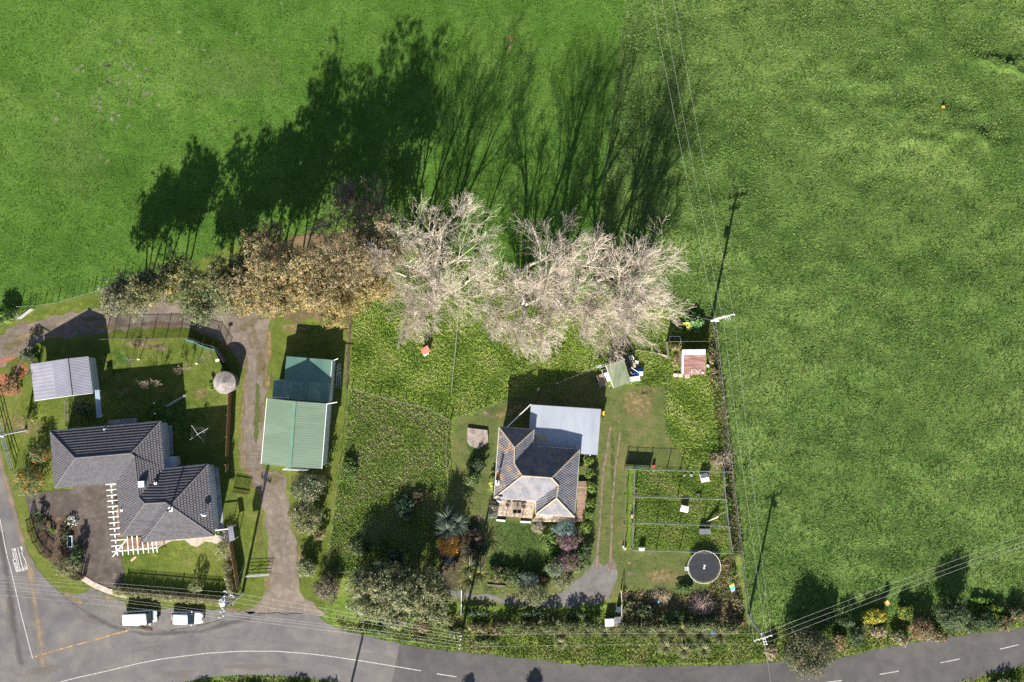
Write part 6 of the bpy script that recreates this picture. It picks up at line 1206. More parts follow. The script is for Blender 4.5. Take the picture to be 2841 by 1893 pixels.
wire('western line of three between the fence corner and roadside poles', [(1986, 884, zz), (2091, 1777, zz)]); wire('middle line of three between the fence corner and roadside poles', [(2006, 879, zz), (2124, 1757, zz)]); wire('eastern line of three between the fence corner and roadside poles', [(2037, 873, zz), (2140, 1762, zz)])
wire('upper line crossing the flax between the verge pole and roadside pole', [(1279, 1763, 8.5), (2110, 1759, 8.5)]); wire('lower line crossing the flax between the verge pole and roadside pole', [(1276, 1797, 8.5), (2120, 1787, 8.5)])
for i, (y0_, y1_, lb) in enumerate(((1755, 1470, 'upper'), (1768, 1488, 'middle'), (1782, 1500, 'lower'))): wire(lb + ' of three lines running east over the pasture hedge', [(2124 + i * 3, y0_, 8.6), (2900, y1_ - 6, 8.8)], .012)
wire('single line running south over the road from the roadside pole', [(2122, 1788, 8.5), (2150, 1960, 8.5)])
W1 = ((1600, 1646, 'first'), (1606, 1657, 'second'), (1617, 1668, 'third'), (1624, 1700, 'fourth'), (1634, 1706, 'fifth'), (1652, 1714, 'sixth')); W2 = (1758, 1766, 1774, 1781, 1789, 1799)
for i, (yl, yp, nm) in enumerate(W1):
    xp = (650, 636, 624, 618, 616, 609)[i]
    wire(nm + ' line from the top over the left road junction', [(-60, yl - 6, zz), (xp, yp, zz)], .008); wire(nm + ' line from the top between the transformer pole and verge pole', [(xp, yp, zz), (1279 - i * .8, W2[i], 8.5)], .012)
wire('thin service line rising from the transformer pole to the tiled house', [(625, 1670, 7.5), (667, 1592, 5), (700, 1500, 3.5)], .01)
# ------------------------------------------------------------------ trees and plants
GREYG_ = [(.10, .10, .07), (.15, .145, .11), (.19, .17, .14), (.07, .08, .045), (.13, .14, .08)]
OLV = [(.09, .10, .035), (.13, .135, .055), (.17, .155, .06), (.06, .075, .03), (.11, .12, .06)]
GOLD = [(.21, .165, .065), (.22, .165, .06), (.24, .17, .07), (.13, .12, .05), (.18, .165, .06)]
BRN = [(.21, .155, .085), (.25, .185, .10), (.18, .145, .07), (.12, .115, .055), (.20, .17, .09), (.14, .14, .065)]
SAGE = [(.09, .11, .05), (.12, .14, .065), (.15, .16, .075), (.07, .09, .045), (.13, .135, .06)]
DKG = [(.025, .05, .018), (.035, .065, .022), (.05, .08, .03), (.06, .085, .045)]
MIDG = [(.04, .09, .018), (.06, .12, .025), (.09, .15, .035), (.05, .08, .03)]
BRT = [(.07, .15, .02), (.10, .19, .03), (.14, .22, .04), (.06, .11, .02)]
CITR = [(.045, .075, .02), (.06, .09, .03), (.08, .11, .04), (.10, .11, .05)]
YEL = [(.30, .26, .02), (.36, .30, .03), (.12, .15, .03), (.08, .12, .025)]
PURP = [(.13, .085, .10), (.15, .11, .09), (.11, .09, .06), (.14, .11, .07), (.08, .09, .04), (.10, .10, .05), (.20, .09, .19)]
BLUEG = [(.10, .16, .15), (.13, .19, .18), (.08, .13, .12)]
DRYP = [(.22, .17, .10), (.28, .22, .14), (.16, .12, .07), (.12, .13, .05)]
REDB = [(.18, .09, .06), (.22, .12, .08), (.12, .09, .05), (.09, .09, .04)]
PINK = [(.38, .32, .30), (.30, .26, .22), (.10, .14, .05), (.22, .2, .16)]
ORG = [(.62, .26, .04), (.62, .34, .06), (.60, .19, .06), (.55, .36, .06), (.34, .30, .06), (.62, .18, .10)]
EUB = mat('gum_bark', (.22, .18, .15), (.36, .31, .27), 2, .85)

# row of evergreen gums north of the drive: (label, trunk px, height, palette, n, stems, cnt)
GT = 'gum trees lining the gravel drive'
gums = [('grey leaved gum at the far left end of the tree row', 398, 826, 8.6, GREYG_, 3600, 3, (6, 4), .30, (0, -.05)),
        ('second gum from the left with grey olive crown', 442, 812, 9.4, GREYG_ + OLV, 3600, 2, (7, 4), .25, (0, -.1)),
        ('olive yellow gum above the middle of the netting fence', 507, 798, 10.4, OLV + GOLD[:1], 4200, 2, (7, 4), .28, (0, -.1)),
        ('dark backed gum behind the olive yellow one', 640, 768, 10.6, OLV + DKG[:1], 4000, 2, (7, 4), .25, (0, 0)),
        ('sage green gum overhanging the bend of the drive', 632, 818, 9.4, SAGE, 4200, 2, (7, 4), .3, (0, -.12)),
        ('brownish gum poking furthest toward the pasture', 738, 722, 11.0, BRN + DKG[:1], 4200, 2, (7, 4), .25, (0, .05)),
        ('golden brown gum with pale bare limbs in mid row', 770, 762, 12.6, BRN, 4800, 2, (8, 4), .3, (0, -.05)),
        ('golden gum above the lawn behind the green shed', 765, 830, 11.0, GOLD + OLV[:1], 4600, 2, (8, 4), .3, (.0, -.15)),
        ('tall brown gum with a pale sloping main limb', 835, 742, 16.4, BRN + GOLD[:1], 5400, 2, (8, 5), .28, (0, .0)),
        ('thin golden gum through whose crown the lawn shows', 892, 818, 11.5, GOLD, 3000, 2, (7, 4), .3, (0, -.1)),
        ('tall rusty gum beside the bare trees', 985, 742, 16.6, BRN, 5200, 2, (8, 5), .26, (.05, 0)),
        ('golden gum at the right end of the row by the paddock', 990, 815, 11.5, GOLD + BRN[:1], 4200, 2, (7, 4), .3, (.0, -.1)),
        ('dark leafy gum behind the row nearest the bare trees', 1045, 715, 16.4, [(.15, .12, .07), (.09, .09, .045), (.19, .14, .085)], 4200, 2, (8, 5), .3, (.0, 0))]
for i, (lb, x, y, h, pal, n, stm, cnt, spr, lean) in enumerate(gums):
    tree(lb, 'tree', x, y, h, pal, 'gum_tree', n, 40 + i, stm, lean, spr * .8, (.17, .34), (.9, 1.45), cnt, GT, bark=EUB, r0=.17, first=.5, ratio=(.40, .55), zlow=.46, dens=2.9, upw=.1)
for i, (x, y, h, lb) in enumerate(((960, 592, 8.5, 'twiggy bare topped sapling standing left of the two behind the gums'), (1045, 590, 9.5, 'twiggy bare topped sapling standing right of the two behind the gums'))):
    bare_tree(lb, x, y, h, 70 + i, 2, (0, .05), .3, (6, 6, 6, 4), .12, 'bare saplings behind the gums', mat('brown_twig', (.25, .18, .13), (.34, .26, .2)), rt=.02)
# big bare trees
BT = 'large bare pale trees along the north fence'
for i, (lb, x, y, h, stm, lean, spr, cnt, r0) in enumerate([
    ('bare tree at the left end of the pale group with high northern branches', 1145, 672, 13.5, 3, (-.02, .12), .4, (6, 6, 6, 4), .24),
    ('low spreading bare tree nearest the gum row', 1130, 770, 10.5, 3, (-.1, -.25), .55, (6, 6, 6, 4), .22),
    ('multi stemmed bare tree above the red kennel', 1205, 755, 14.0, 5, (0, .05), .4, (5, 5, 6, 4), .24),
    ('bare tree reaching low toward the red kennel', 1190, 830, 8.0, 3, (-.03, -.3), .55, (6, 6, 6, 4), .2),
    ('slender bare tree over the dark dividing fence', 1290, 790, 12.0, 2, (-.1, -.2), .45, (6, 6, 5, 4), .2),
    ('forked bare tree at the middle of the pale group', 1455, 745, 14.5, 2, (0, .02), .45, (6, 6, 6, 4), .34),
    ('dense bare tree spreading widest toward the old house', 1450, 850, 11.5, 5, (-.05, -.18), .62, (7, 6, 6, 5), .28),
    ('bare tree with thick forks right of the forked one', 1545, 765, 14.5, 2, (.02, .02), .4, (7, 6, 5, 4), .34),
    ('dense bare tree above the carport yard', 1560, 850, 11.0, 4, (.03, -.2), .55, (7, 6, 6, 5), .26),
    ('bare tree with a long pale leaning trunk', 1655, 780, 14.0, 2, (.04, .05), .32, (7, 6, 5, 4), .30),
    ('tall bare tree at the northern right of the pale group', 1725, 800, 14.0, 3, (.03, .05), .4, (7, 6, 5, 4), .28),
    ('dense bare tree fanning out above the scrap shed', 1722, 865, 11.5, 5, (.05, -.12), .62, (7, 6, 6, 5), .28)]):
    bare_tree(lb, x, y, h * (1.2 if h > 12.5 else 1.05), 100 + i, stm, lean, spr, cnt, r0, BT, drift=(0, -.03), first=.42 if h > 12.5 else .25)
def bush(lb, x, y, r, h, pal, n=900, **k):
    if 1340 < x < 1640 and y > 1455 and 'flax' not in lb and y < 1660:
        r *= 1.22; n = int(n * 1.3); h *= 1.15
        if 'ry' in k: k['ry'] *= 1.22
    return shrub(lb, k.pop('cat', 'shrub'), x, y, r, h, pal, n, **k)
# left property garden
bush('small citrus tree with orange fruit at the garage end of the house', 110, 1258, 34, 2.6, CITR + [(.45, .2, .03)], 1300, size=(.12, .24), cat='tree')
bush('broad citrus tree with orange dots at the driveway entrance', 74, 1336, 52, 3.0, CITR + [(.16, .17, .08), (.45, .22, .04)], 2600, size=(.12, .24), cat='tree')
bush('sparse yellow flowered shrub below the grey garage', 82, 1160, 22, 1.1, YEL + MIDG, 380, size=(.1, .2))
bush('dark green thicket boxed between garage and house', 228, 1132, 34, 1.8, DKG, 1500, ry=30, size=(.14, .28))
bush('leafy bright bush at the left edge by the field gate', 14, 878, 32, 2.0, BRT + MIDG, 1300, size=(.15, .3))
bush('shadowed dark bush north of the swing frame', 78, 985, 26, 2.2, DKG, 700, size=(.14, .28))
bush('red leaved low bush on the fallen leaves', 30, 1070, 34, 1.3, REDB, 900, size=(.1, .22))
bush('broad pale green bush at the corner of the garden island', 182, 1572, 50, 2.0, [(.12, .13, .06), (.16, .16, .075), (.09, .11, .04)], 2600, ry=34, size=(.1, .2))
bush('low dark green plant mat in the garden island centre', 175, 1490, 26, .6, DKG, 500, ry=36, trunk=False)
bush('white flowering cover at the garden island top', 198, 1447, 24, .6, [(.45, .5, .52), (.5, .52, .54), (.05, .09, .03)], 520, ry=20, trunk=False, size=(.1, .18))
bush('bright green tuft in the garden island mulch', 142, 1472, 13, .6, BRT, 200, trunk=False)
bush('reddish low plant in the garden island mulch', 133, 1450, 12, .5, REDB, 160, trunk=False)
bush('narrow dark bush behind the picket fence by the island', 112, 1450, 13, 1.6, DKG, 380, ry=26)
bush('dark shrubs lining the drive side of the garden island', 212, 1545, 17, 2.3, DKG, 1100, ry=52)
bush('round clipped topiary among the pickets by the hedge', 543, 1625, 27, 2.3, [(.12, .14, .06), (.17, .18, .08), (.08, .11, .03)], 1600, size=(.08, .15), lumps=7, tight=.25)
bush('pale lime shrub at the pebble bed by the paling fence', 616, 1527, 31, 2.4, [(.17, .18, .07), (.21, .22, .09), (.11, .13, .05)], 1700, size=(.1, .19))
bush('brownish shrub between lime shrub and hedge', 632, 1575, 18, 1.3, [(.14, .12, .08), (.17, .15, .09), (.10, .11, .05)], 800, ry=24, size=(.1, .18))
bush('small fern green shrub at the pebble bed edge', 607, 1478, 13, .7, BRT, 240, trunk=False)
bush('yellow edged groundcover under the pergola end', 437, 1522, 26, .4, BRT + YEL[:1], 500, ry=10, trunk=False, size=(.08, .16))
bush('flowering plants along the house wall by the pergola', 319, 1400, 6, .5, YEL + MIDG, 220, ry=28, trunk=False, size=(.08, .16))
bush('ivy green climber at the foot of the round tank', 585, 1068, 10, .8, BRT, 220, ry=20, trunk=False)
spiky('small yucca casting a forked shadow by the driveway bend', 104, 1428, 14, 2.0, DKG, 50, name='yucca_plant', cat='yucca', w=.12, z0=1.0)
# clipped hedge: one long body
hd = thing('clipped_hedge', 'long clipped pale green hedge along the road verge', 'hedge', W(490, 1655)); HP = [(330, 1640), (400, 1648), (480, 1656), (560, 1663), (645, 1672)]
cl = []
for i in range(len(HP) - 1):
    a, b = W(*HP[i]), W(*HP[i + 1]); 
    for k_ in range(5): q = a.lerp(b, k_ / 5); cl.append((q.x, q.y + .15, .6, .62, .66, .5))
foliage('foliage', cl, 20000, (.08, .19), [(.17, .18, .085), (.22, .22, .12), (.14, .16, .06), (.22, .19, .11), (.10, .13, .04)], hd, 5, tight=.6, sub=4)
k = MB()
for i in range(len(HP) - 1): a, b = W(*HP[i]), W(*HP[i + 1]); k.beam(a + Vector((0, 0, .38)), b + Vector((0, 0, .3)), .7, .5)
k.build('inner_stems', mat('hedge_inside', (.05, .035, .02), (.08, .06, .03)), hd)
h2 = thing('clipped_hedge', 'narrow pale hedge running beside the orange brown paling fence', 'hedge', W(642, 1620)); cl = []
for k_ in range(10): q = W(634, 1590).lerp(W(652, 1662), k_ / 9); cl.append((q.x, q.y, .7, .42, .5, .65))
foliage('foliage', cl, 4500, (.08, .17), [(.17, .16, .09), (.21, .20, .12), (.12, .13, .06)], h2, 8, tight=.6)
# bare fruit trees, left lawn
TW = mat('pinkish_twigs', (.26, .20, .17), (.36, .29, .25))
for i, (lb, x, y, h, r) in enumerate((('largest leafless fruit tree on the shaded back lawn', 438, 1060, 2.9, .06), ('leafless fruit tree at the corner of the lawn shadow', 528, 1018, 2.6, .05), ('small leafless fruit tree left of the others', 358, 1085, 1.6, .04), ('spindly leafless tree by the netting fence posts', 374, 996, 2.0, .03), ('upright leafless shrub inside the netting fence', 585, 985, 2.4, .035))):
    bare_tree(lb, x, y, h, 200 + i, 2, (-.25, -.1), .45, (6, 5, 4, 3), r, 'young leafless fruit trees', TW, rt=.012, first=.35, levels=3)
# trees between drive and paddock
bush('largest glossy dark tree beside the gravel drive below the green shed', 856, 1352, 52, 4.6, [(.06, .08, .035), (.10, .115, .06), (.15, .155, .085), (.04, .055, .025)], 3600, ry=48, size=(.16, .32), cat='tree', lumps=7)
bush('olive tree joined below the glossy dark tree by the drive', 848, 1436, 54, 4.0, [(.10, .115, .05), (.14, .145, .07), (.17, .165, .09), (.07, .08, .04)], 3400, ry=50, size=(.15, .3), cat='tree', lumps=7)
bush('small brown tipped bush under the drive trees', 888, 1484, 20, 1.8, BRN, 700)
bush('pale green shrub on the drive verge halfway to the road', 852, 1576, 36, 2.2, [(.13, .15, .08), (.17, .185, .10), (.09, .11, .05)], 1700, ry=30, size=(.13, .26))
bush('dark red berried shrub at the paddock corner by the road', 905, 1632, 44, 2.6, [(.035, .04, .03), (.07, .065, .045), (.12, .10, .07), (.18, .14, .11)], 2600, ry=50, size=(.12, .24))
# olive trees by the road
OT = 'olive coloured trees between paddock and road'
SG2 = [(.115, .135, .06), (.15, .165, .075), (.19, .195, .10), (.08, .10, .05), (.15, .15, .09)]
for lb, x, y, h, n, s in (('left olive coloured tree nearest the gravel mouth', 1022, 1636, 5.5, 4600, 1), ('second olive coloured tree behind the verge', 1085, 1610, 6.5, 4800, 2), ('middle lowest hanging olive coloured tree', 1100, 1650, 5.5, 4200, 3), ('tallest olive coloured tree near the pipe fence', 1165, 1605, 7.0, 5200, 4), ('right olive coloured tree beside the pipe fence', 1205, 1615, 6.2, 4200, 5)):
    tree(lb, 'tree', x, y, h, SG2, 'olive_tree', n, 300 + s, 3, (0, -.05), .5, (.17, .34), (1.0, 1.45), (6, 4), OT, first=.25, r0=.14)
# garden around the old house
bush('orange and red autumn maple above the dark square tank', 1244, 1514, 36, 3.6, ORG, 2800, ry=34, size=(.13, .26), cat='tree', lumps=8)
spiky('broad grey green sword leaved clump above the orange maple', 1252, 1452, 46, 4.0, [(.06, .09, .065), (.10, .135, .10), (.03, .05, .035), (.16, .19, .14)], 420, 11, 'cabbage_tree', 'cabbage tree', trunks=3, w=.085, z0=2.6)
spiky('yellow striped sword leaved clump below the orange maple', 1312, 1590, 50, 3.8, [(.06, .09, .03), (.035, .055, .018), (.10, .13, .045), (.22, .21, .06)], 420, 12, 'cabbage_tree', 'cabbage tree', trunks=3, w=.08, z0=2.3)
bush('dark low shrub mass in shade right of the cabbage trees', 1316, 1490, 34, 1.4, [(.06, .045, .035), (.04, .05, .025), (.09, .06, .05)], 1200, ry=28)
bush('dim green groundcover in the shaded bed by the front lawn', 1330, 1530, 34, .8, DKG, 900, ry=22, trunk=False)
bush('pinkish grey bush between the two cabbage trees', 1306, 1530, 18, 1.6, [(.15, .11, .11), (.10, .09, .07), (.18, .14, .13)], 620)
bush('green climber bush left of the old house lawn path', 1312, 1328, 30, 2.2, MIDG + SAGE[:2], 1500, ry=26)
bush('dark bush between slab and green climber', 1328, 1290, 24, 1.8, DKG, 900, ry=24)
bush('bush with dark red and grey leaves at the deck corner', 1370, 1406, 16, 1.7, [(.05, .07, .05), (.10, .12, .10), (.14, .06, .05)], 700, ry=20)
bush('silver grey shrub at the deck corner lawn side', 1366, 1428, 14, 1.1, [(.17, .20, .17), (.22, .24, .21), (.1, .12, .09)], 500)
ban = thing('banana_plant', 'yellow green big leaved plant at the old house west wall', 'banana plant', W(1368, 1355)); rgb = random.Random(3)
for i in range(9):
    a = rgb.uniform(1.6, 4.6); c = W(1370 - rgb.random() * 6, 1335 + i * 4, .9); dx, dy = math.cos(a), math.sin(a); k = MB(); L_ = rgb.uniform(.6, .95); px_, py_ = -dy, dx
    P = [(0, .03, 0), (.35, .17, .18), (.7, .15, .12), (1, .02, -.1)]
    V = [(c.x + dx * L_ * s + px_ * w * g_s, c.y + dy * L_ * s + py_ * w * g_s, c.z + z) for s, w, z in P for g_s in (-1, 1)]
    k.add(V, [(0, 1, 3, 2), (2, 3, 5, 4), (4, 5, 7, 6)]); k.build('leaf', mat('yellow_leaf', (.30, .30, .04), (.42, .40, .08), 3, .5) if i % 2 else mat('green_leaf', (.08, .16, .02), (.12, .2, .03), 3, .5), ban)
k = MB(); k.tube([W(1370, 1350), W(1370, 1350, .9)], .1, 8); k.build('stem', BARK, ban)
CG = 'glossy citrus bushes lining the wheel ruts'
for i, (x, y, r, ry, lb) in enumerate(((1634, 1277, 16, 18, 'northernmost glossy bush just below the flat carport'), (1636, 1310, 16, 20, 'second glossy bush from the carport'), (1641, 1352, 17, 22, 'glossy bush beside the top of the side deck'), (1637, 1392, 16, 20, 'glossy bush beside the middle of the side deck'), (1635, 1425, 17, 20, 'glossy bush beside the foot of the side deck'), (1628, 1460, 14, 18, 'southernmost glossy bush opposite the blue grey shrub'))):
    bush(lb, x, y, r, 1.9, [(.07, .13, .02), (.11, .17, .03), (.04, .08, .015), (.16, .19, .04)], 900, ry=ry, group=CG, size=(.12, .24), cat='citrus bush')
bush('pale pink flowering bush at the tip of the front lawn', 1495, 1466, 19, 1.0, PINK, 800, ry=16, size=(.08, .16))
bush('bright green bush between pink flowers and purple shrub', 1520, 1500, 26, 1.2, BRT + SAGE[:1], 1200, ry=30)
bush('lime green low plants at the bed edge by the front lawn', 1540, 1530, 22, .8, BRT, 800, ry=22, trunk=False)
bush('blue grey rounded shrub behind the purple one', 1566, 1466, 32, 1.9, BLUEG, 2000, ry=22, size=(.08, .18), lumps=7)
bush('purple flowered shrub next to the blue grey shrub', 1574, 1502, 34, 2.0, PURP, 1900, ry=24, size=(.1, .2))
bush('largest purple flowered shrub at the edge of the front lawn', 1575, 1558, 34, 2.0, PURP, 2100, ry=30, size=(.1, .2))
bush('dark green shrub on the drive side of the purple shrubs', 1622, 1540, 22, 1.8, DKG + SAGE[:1], 1300, ry=36)
bush('mottled green bush under the purple shrubs nearest the drive', 1604, 1570, 20, 1.4, SAGE, 800)
bush('leafy dark bush with the white pot', 1382, 1592, 32, 1.2, MIDG + REDB[:1], 1400, ry=24)
bush('green bush between the white pot and the silver bush', 1425, 1600, 24, 1.2, DKG + MIDG[:1], 1000, ry=20)
bush('silver dark bush in the middle of the lower bed', 1465, 1612, 30, 1.8, [(.09, .12, .11), (.14, .17, .16), (.05, .07, .04)], 1700, ry=26, size=(.1, .2))
bush('large pale olive bush overhanging the side path', 1480, 1645, 44, 2.4, SG2, 2800, ry=28, size=(.1, .22), lumps=7)
bush('rounded grey green bush at the upper right of the lower bed', 1540, 1578, 30, 2.4, [(.10, .13, .08), (.15, .18, .11), (.06, .08, .05)], 1800, ry=24, size=(.1, .22))
bush('grey green bush nearest the gravel apron', 1562, 1612, 30, 1.8, SG2, 1700, ry=24, size=(.1, .22))
bush('bronze leaved small bush in the lower bed', 1508, 1615, 14, 1.2, REDB, 500)
# overgrown paddock thicket
bush('blue green bramble in the shaded weedy paddock', 1120, 1408, 34, 1.6, [(.05, .09, .05), (.08, .12, .07), (.03, .06, .03)], 1500, ry=44)
bush('brown bramble beside the blue green one', 1160, 1380, 22, 1.0, [(.10, .075, .05), (.07, .08, .04), (.13, .10, .07)], 700, ry=28, trunk=False)
bush('leafy weed mound in the upper weedy paddock', 970, 1300, 26, 1.2, MIDG, 900, ry=34)
shrub('low dark bramble at the weedy paddock shaded end', 'shrub', 1000, 1520, 44, .9, DKG, 1500, ry=26, trunk=False)
tree('dark evergreen tree standing in the shade of the weedy paddock', 'tree', 1080, 1560, 3.4, DKG, 'evergreen_tree', 1500, 77, 2, (0, 0), .4, cnt=(5, 3), clump=(.7, 1.0))
# east strip and pens
bg_ = thing('gunnera_plant', 'big leaved green plant in the north east fence corner', 'plant', W(1925, 895)); rgb = random.Random(5)
for i in range(34):
    a = rgb.random() * 6.28; r = rgb.random() ** .6; c = W(1922 + 28 * r * math.cos(a), 898 + 24 * r * math.sin(a), .5 + .7 * (1 - r)); s = rgb.uniform(.28, .42); k = MB(); n = 8; tl_ = (rgb.gauss(0, .3), rgb.gauss(0, .3))
    V = [(c.x, c.y, c.z - .05)] + [(c.x + s * math.cos(6.283 * j / n) * (1.15 if j % 2 else .85), c.y + s * math.sin(6.283 * j / n) * (1.15 if j % 2 else .85), c.z + s * (math.cos(6.283 * j / n) * tl_[0] + math.sin(6.283 * j / n) * tl_[1])) for j in range(n)]
    k.add(V, [(0, 1 + j, 1 + (j + 1) % n) for j in range(n)]); yl = c.x < W(1912, 0).x and c.y > W(0, 890).y - 1.2
    k.build('leaf', mat('big_yellow_leaf', (.32, .32, .05), (.42, .42, .09), 3, .5) if (yl and i % 3) else mat('big_green_leaf', (.05, .12, .03), (.08, .17, .04), 3, .5), bg_)
bush('tawny seed head weeds by the yard wall', 1875, 965, 20, .9, DRYP, 700, ry=10, trunk=False, size=(.08, .22))
bush('straw coloured heap inside the rusty shed yard', 1874, 1002, 12, .5, [(.32, .25, .15), (.38, .30, .19)], 600, ry=22, trunk=False, size=(.06, .2), aspect=.25)
for i, (x, y, rx, ry, lb) in enumerate(((1975, 985, 12, 34, 'dry brown vines on the fence beside the rusty shed'), (1982, 1040, 14, 28, 'tangled dry vines below the rusty shed on the fence'), (1990, 1270, 26, 22, 'dry vine tangle above the east end of the pens'), (2012, 1330, 10, 26, 'lime leaved vines outside the east end of the top pen'), (2022, 1400, 10, 34, 'lime leaved vines outside the east end of the middle pen'), (2030, 1600, 14, 30, 'leafy weeds between trampoline and east fence'), (2045, 1680, 18, 40, 'dry weeds along the lowest east fence'))):
    bush(lb, x, y, rx, .9, (DRYP + MIDG[:1]) if 'dry' in lb else (BRT + DRYP[:1]), 700, ry=ry, trunk=False, size=(.08, .22), cat='vine')
def brushpile(lb, x, y, rx, ry, n, m, seed, h=.9, ln=1.1):
    rg = random.Random(seed); t = thing('brush_pile', lb, 'brush pile', W(x, y)); sk = []
    for i in range(n):
        a = rg.random() * 6.28; r = rg.random() ** .6; c = W(x + rx * r * math.cos(a), y + ry * r * math.sin(a), 0); z = h * (1 - r * .8) * rg.random() + .05; b = rg.random() * 6.28; l = ln * rg.uniform(.3, 1)
        p = Vector((c.x, c.y, z)); d = Vector((math.cos(b), math.sin(b), rg.gauss(0, .3))); q = p + d * l; q.z = max(.03, q.z); mid = p.lerp(q, .5) + Vector((rg.gauss(0, .08), rg.gauss(0, .08), rg.gauss(0, .05))); sk.append(([p, mid, q], [.022, .018, .01], 3))
    o = skin(sk, (3,), 'branches', m, t, 3); o['kind'] = 'stuff'; return t
brushpile('large dry brush pile in the weedy corner by the road', 1946, 1676, 36, 24, 900, mat('dry_brush', (.22, .16, .14), (.34, .27, .23)), 1)
brushpile('pale dead branches lying on the fence north of the pens', 2000, 1272, 22, 12, 90, mat('dead_branch', (.38, .32, .27), (.48, .42, .36)), 2, 1.1, 2.0)
brushpile('flattened tan brush left of the big brush pile', 1830, 1655, 28, 14, 500, mat('tan_brush', (.34, .27, .18), (.44, .36, .25)), 3, .4, .8)
for i, (x, y, rx, ry, h, pal, lb) in enumerate(((1750, 1690, 22, 30, 1.0, DRYP + MIDG, 'weeds right of the tan pipe fence'), (1800, 1700, 34, 26, 1.3, DKG + DRYP[:1], 'shaded dark scrub south of the light blue scrap'), (1870, 1715, 40, 24, 1.4, MIDG + DKG, 'green scrub between the tan and the big brush pile'), (1960, 1730, 46, 20, 1.5, DKG, 'shaded dark scrub below the pinkish pallet'), (2040, 1735, 24, 26, 1.2, DRYP + REDB, 'reddish dry scrub in the south east property corner'), (1900, 1630, 30, 14, .8, MIDG, 'small green scrub left of the toy board'))):
    bush(lb, x, y, rx, h, pal, 1300, ry=ry, trunk=False, cat='scrub')
# flax along the road
FX = [(.10, .12, .045), (.14, .155, .06), (.07, .09, .03), (.30, .27, .12), (.05, .07, .025), (.09, .11, .04)]
for i, (x, y, r, lb) in enumerate(((1452, 1742, 26, 'leftmost flax of the roadside row'), (1492, 1736, 30, 'second flax from the left of the roadside row'), (1540, 1740, 34, 'third flax from the left of the roadside row'), (1588, 1746, 30, 'fourth flax from the left of the roadside row'), (1632, 1750, 26, 'flax just left of the white hutch'), (1680, 1758, 24, 'flax directly below the white hutch'), (1735, 1752, 30, 'flax just right of the grey platform'), (1786, 1750, 34, 'flax below the shaded dark scrub'), (1838, 1758, 30, 'flax in the row with pale seed stalk'), (1892, 1750, 36, 'large flax in the eastern half of the row'), (1945, 1760, 32, 'flax below the big brush pile'), (2000, 1765, 28, 'flax by the dull blue crate'), (1850, 1800, 24, 'short pale flax nearest the road edge west'), (1900, 1808, 26, 'short pale flax nearest the road edge centre'), (1955, 1806, 24, 'short pale flax nearest the road edge east'), (1555, 1788, 20, 'lone pale flax low on the western verge'))):
    spiky(lb, x, y, r, 1.8, FX if y < 1780 else [(.24, .24, .12), (.19, .20, .09), (.13, .16, .05)], 260, 400 + i, group='flax plants along the road', w=.07)
VR = 'roadside verge bushes'
for i, lb in enumerate(('westernmost tall dark bush behind the roadside flax', 'second tall dark bush behind the roadside flax', 'third tall dark bush behind the roadside flax', 'fourth tall dark bush behind the roadside flax', 'tall dark bush behind the flax just west of the white hutch', 'tall dark bush behind the flax just east of the grey platform', 'seventh tall dark bush behind the roadside flax', 'eighth tall dark bush behind the roadside flax', 'ninth tall dark bush behind the roadside flax', 'tenth tall dark bush behind the roadside flax', 'easternmost tall dark bush behind the roadside flax')):
    x = (1415, 1470, 1525, 1580, 1640, 1750, 1806, 1862, 1918, 1974, 2030)[i]; bush(lb, x, 1736 + (i * 7) % 9, 34, 2.3, [(.05, .075, .025), (.08, .10, .04), (.12, .12, .055), (.06, .09, .03)], 1100, ry=17, group=VR, trunk=False, cat='shrub')
for i, (x, y, rx, ry, h, pal, lb) in enumerate(((1010, 1745, 24, 12, .8, BRT + SAGE, 'first bright low verge bush after the gravel mouth'), (1060, 1752, 30, 16, 1.0, MIDG + SG2[:1], 'second low verge bush with pale leaves'), (1085, 1712, 36, 24, 1.6, [(.04, .08, .02), (.07, .12, .03), (.10, .14, .04)], 'dark glossy verge bush under the olive trees'), (1130, 1720, 26, 22, 1.4, BRT + MIDG, 'bright yellow green verge bush'), (1172, 1738, 24, 22, 1.2, REDB + BRN, 'brown leaved verge bush'), (1215, 1730, 26, 20, 1.3, MIDG + SAGE, 'green verge bush left of the red tipped one'), (1246, 1722, 18, 14, 1.3, [(.22, .10, .07), (.16, .11, .07), (.09, .12, .05)], 'red tipped verge bush near the verge pole'), (1260, 1755, 26, 18, 1.0, SAGE + BRT[:1], 'pale verge bush around the verge pole foot'), (1330, 1742, 34, 20, 1.2, DRYP + SAGE + REDB[:1], 'mixed dry verge bush east of the verge pole'), (1380, 1745, 30, 22, 1.2, REDB + SAGE, 'reddish verge bush before the flax row'), (1160, 1775, 34, 12, .6, BRT + SAGE, 'low bright verge bush at the road edge'), (1350, 1780, 44, 12, .6, MIDG + SAGE, 'long low verge bush at the road edge'), (1320, 1700, 60, 12, 1.1, DKG, 'dark shaded hedge along the side path bottom'), (1480, 1700, 60, 12, 1.4, DKG, 'dark shaded hedge below the gravel apron'), (1600, 1705, 40, 12, 1.5, DKG, 'dark shaded bush left of the white hutch'))):
    bush(lb, x, y, rx, h, pal, int(rx * ry * 1.5), ry=ry, group=VR, trunk=False)
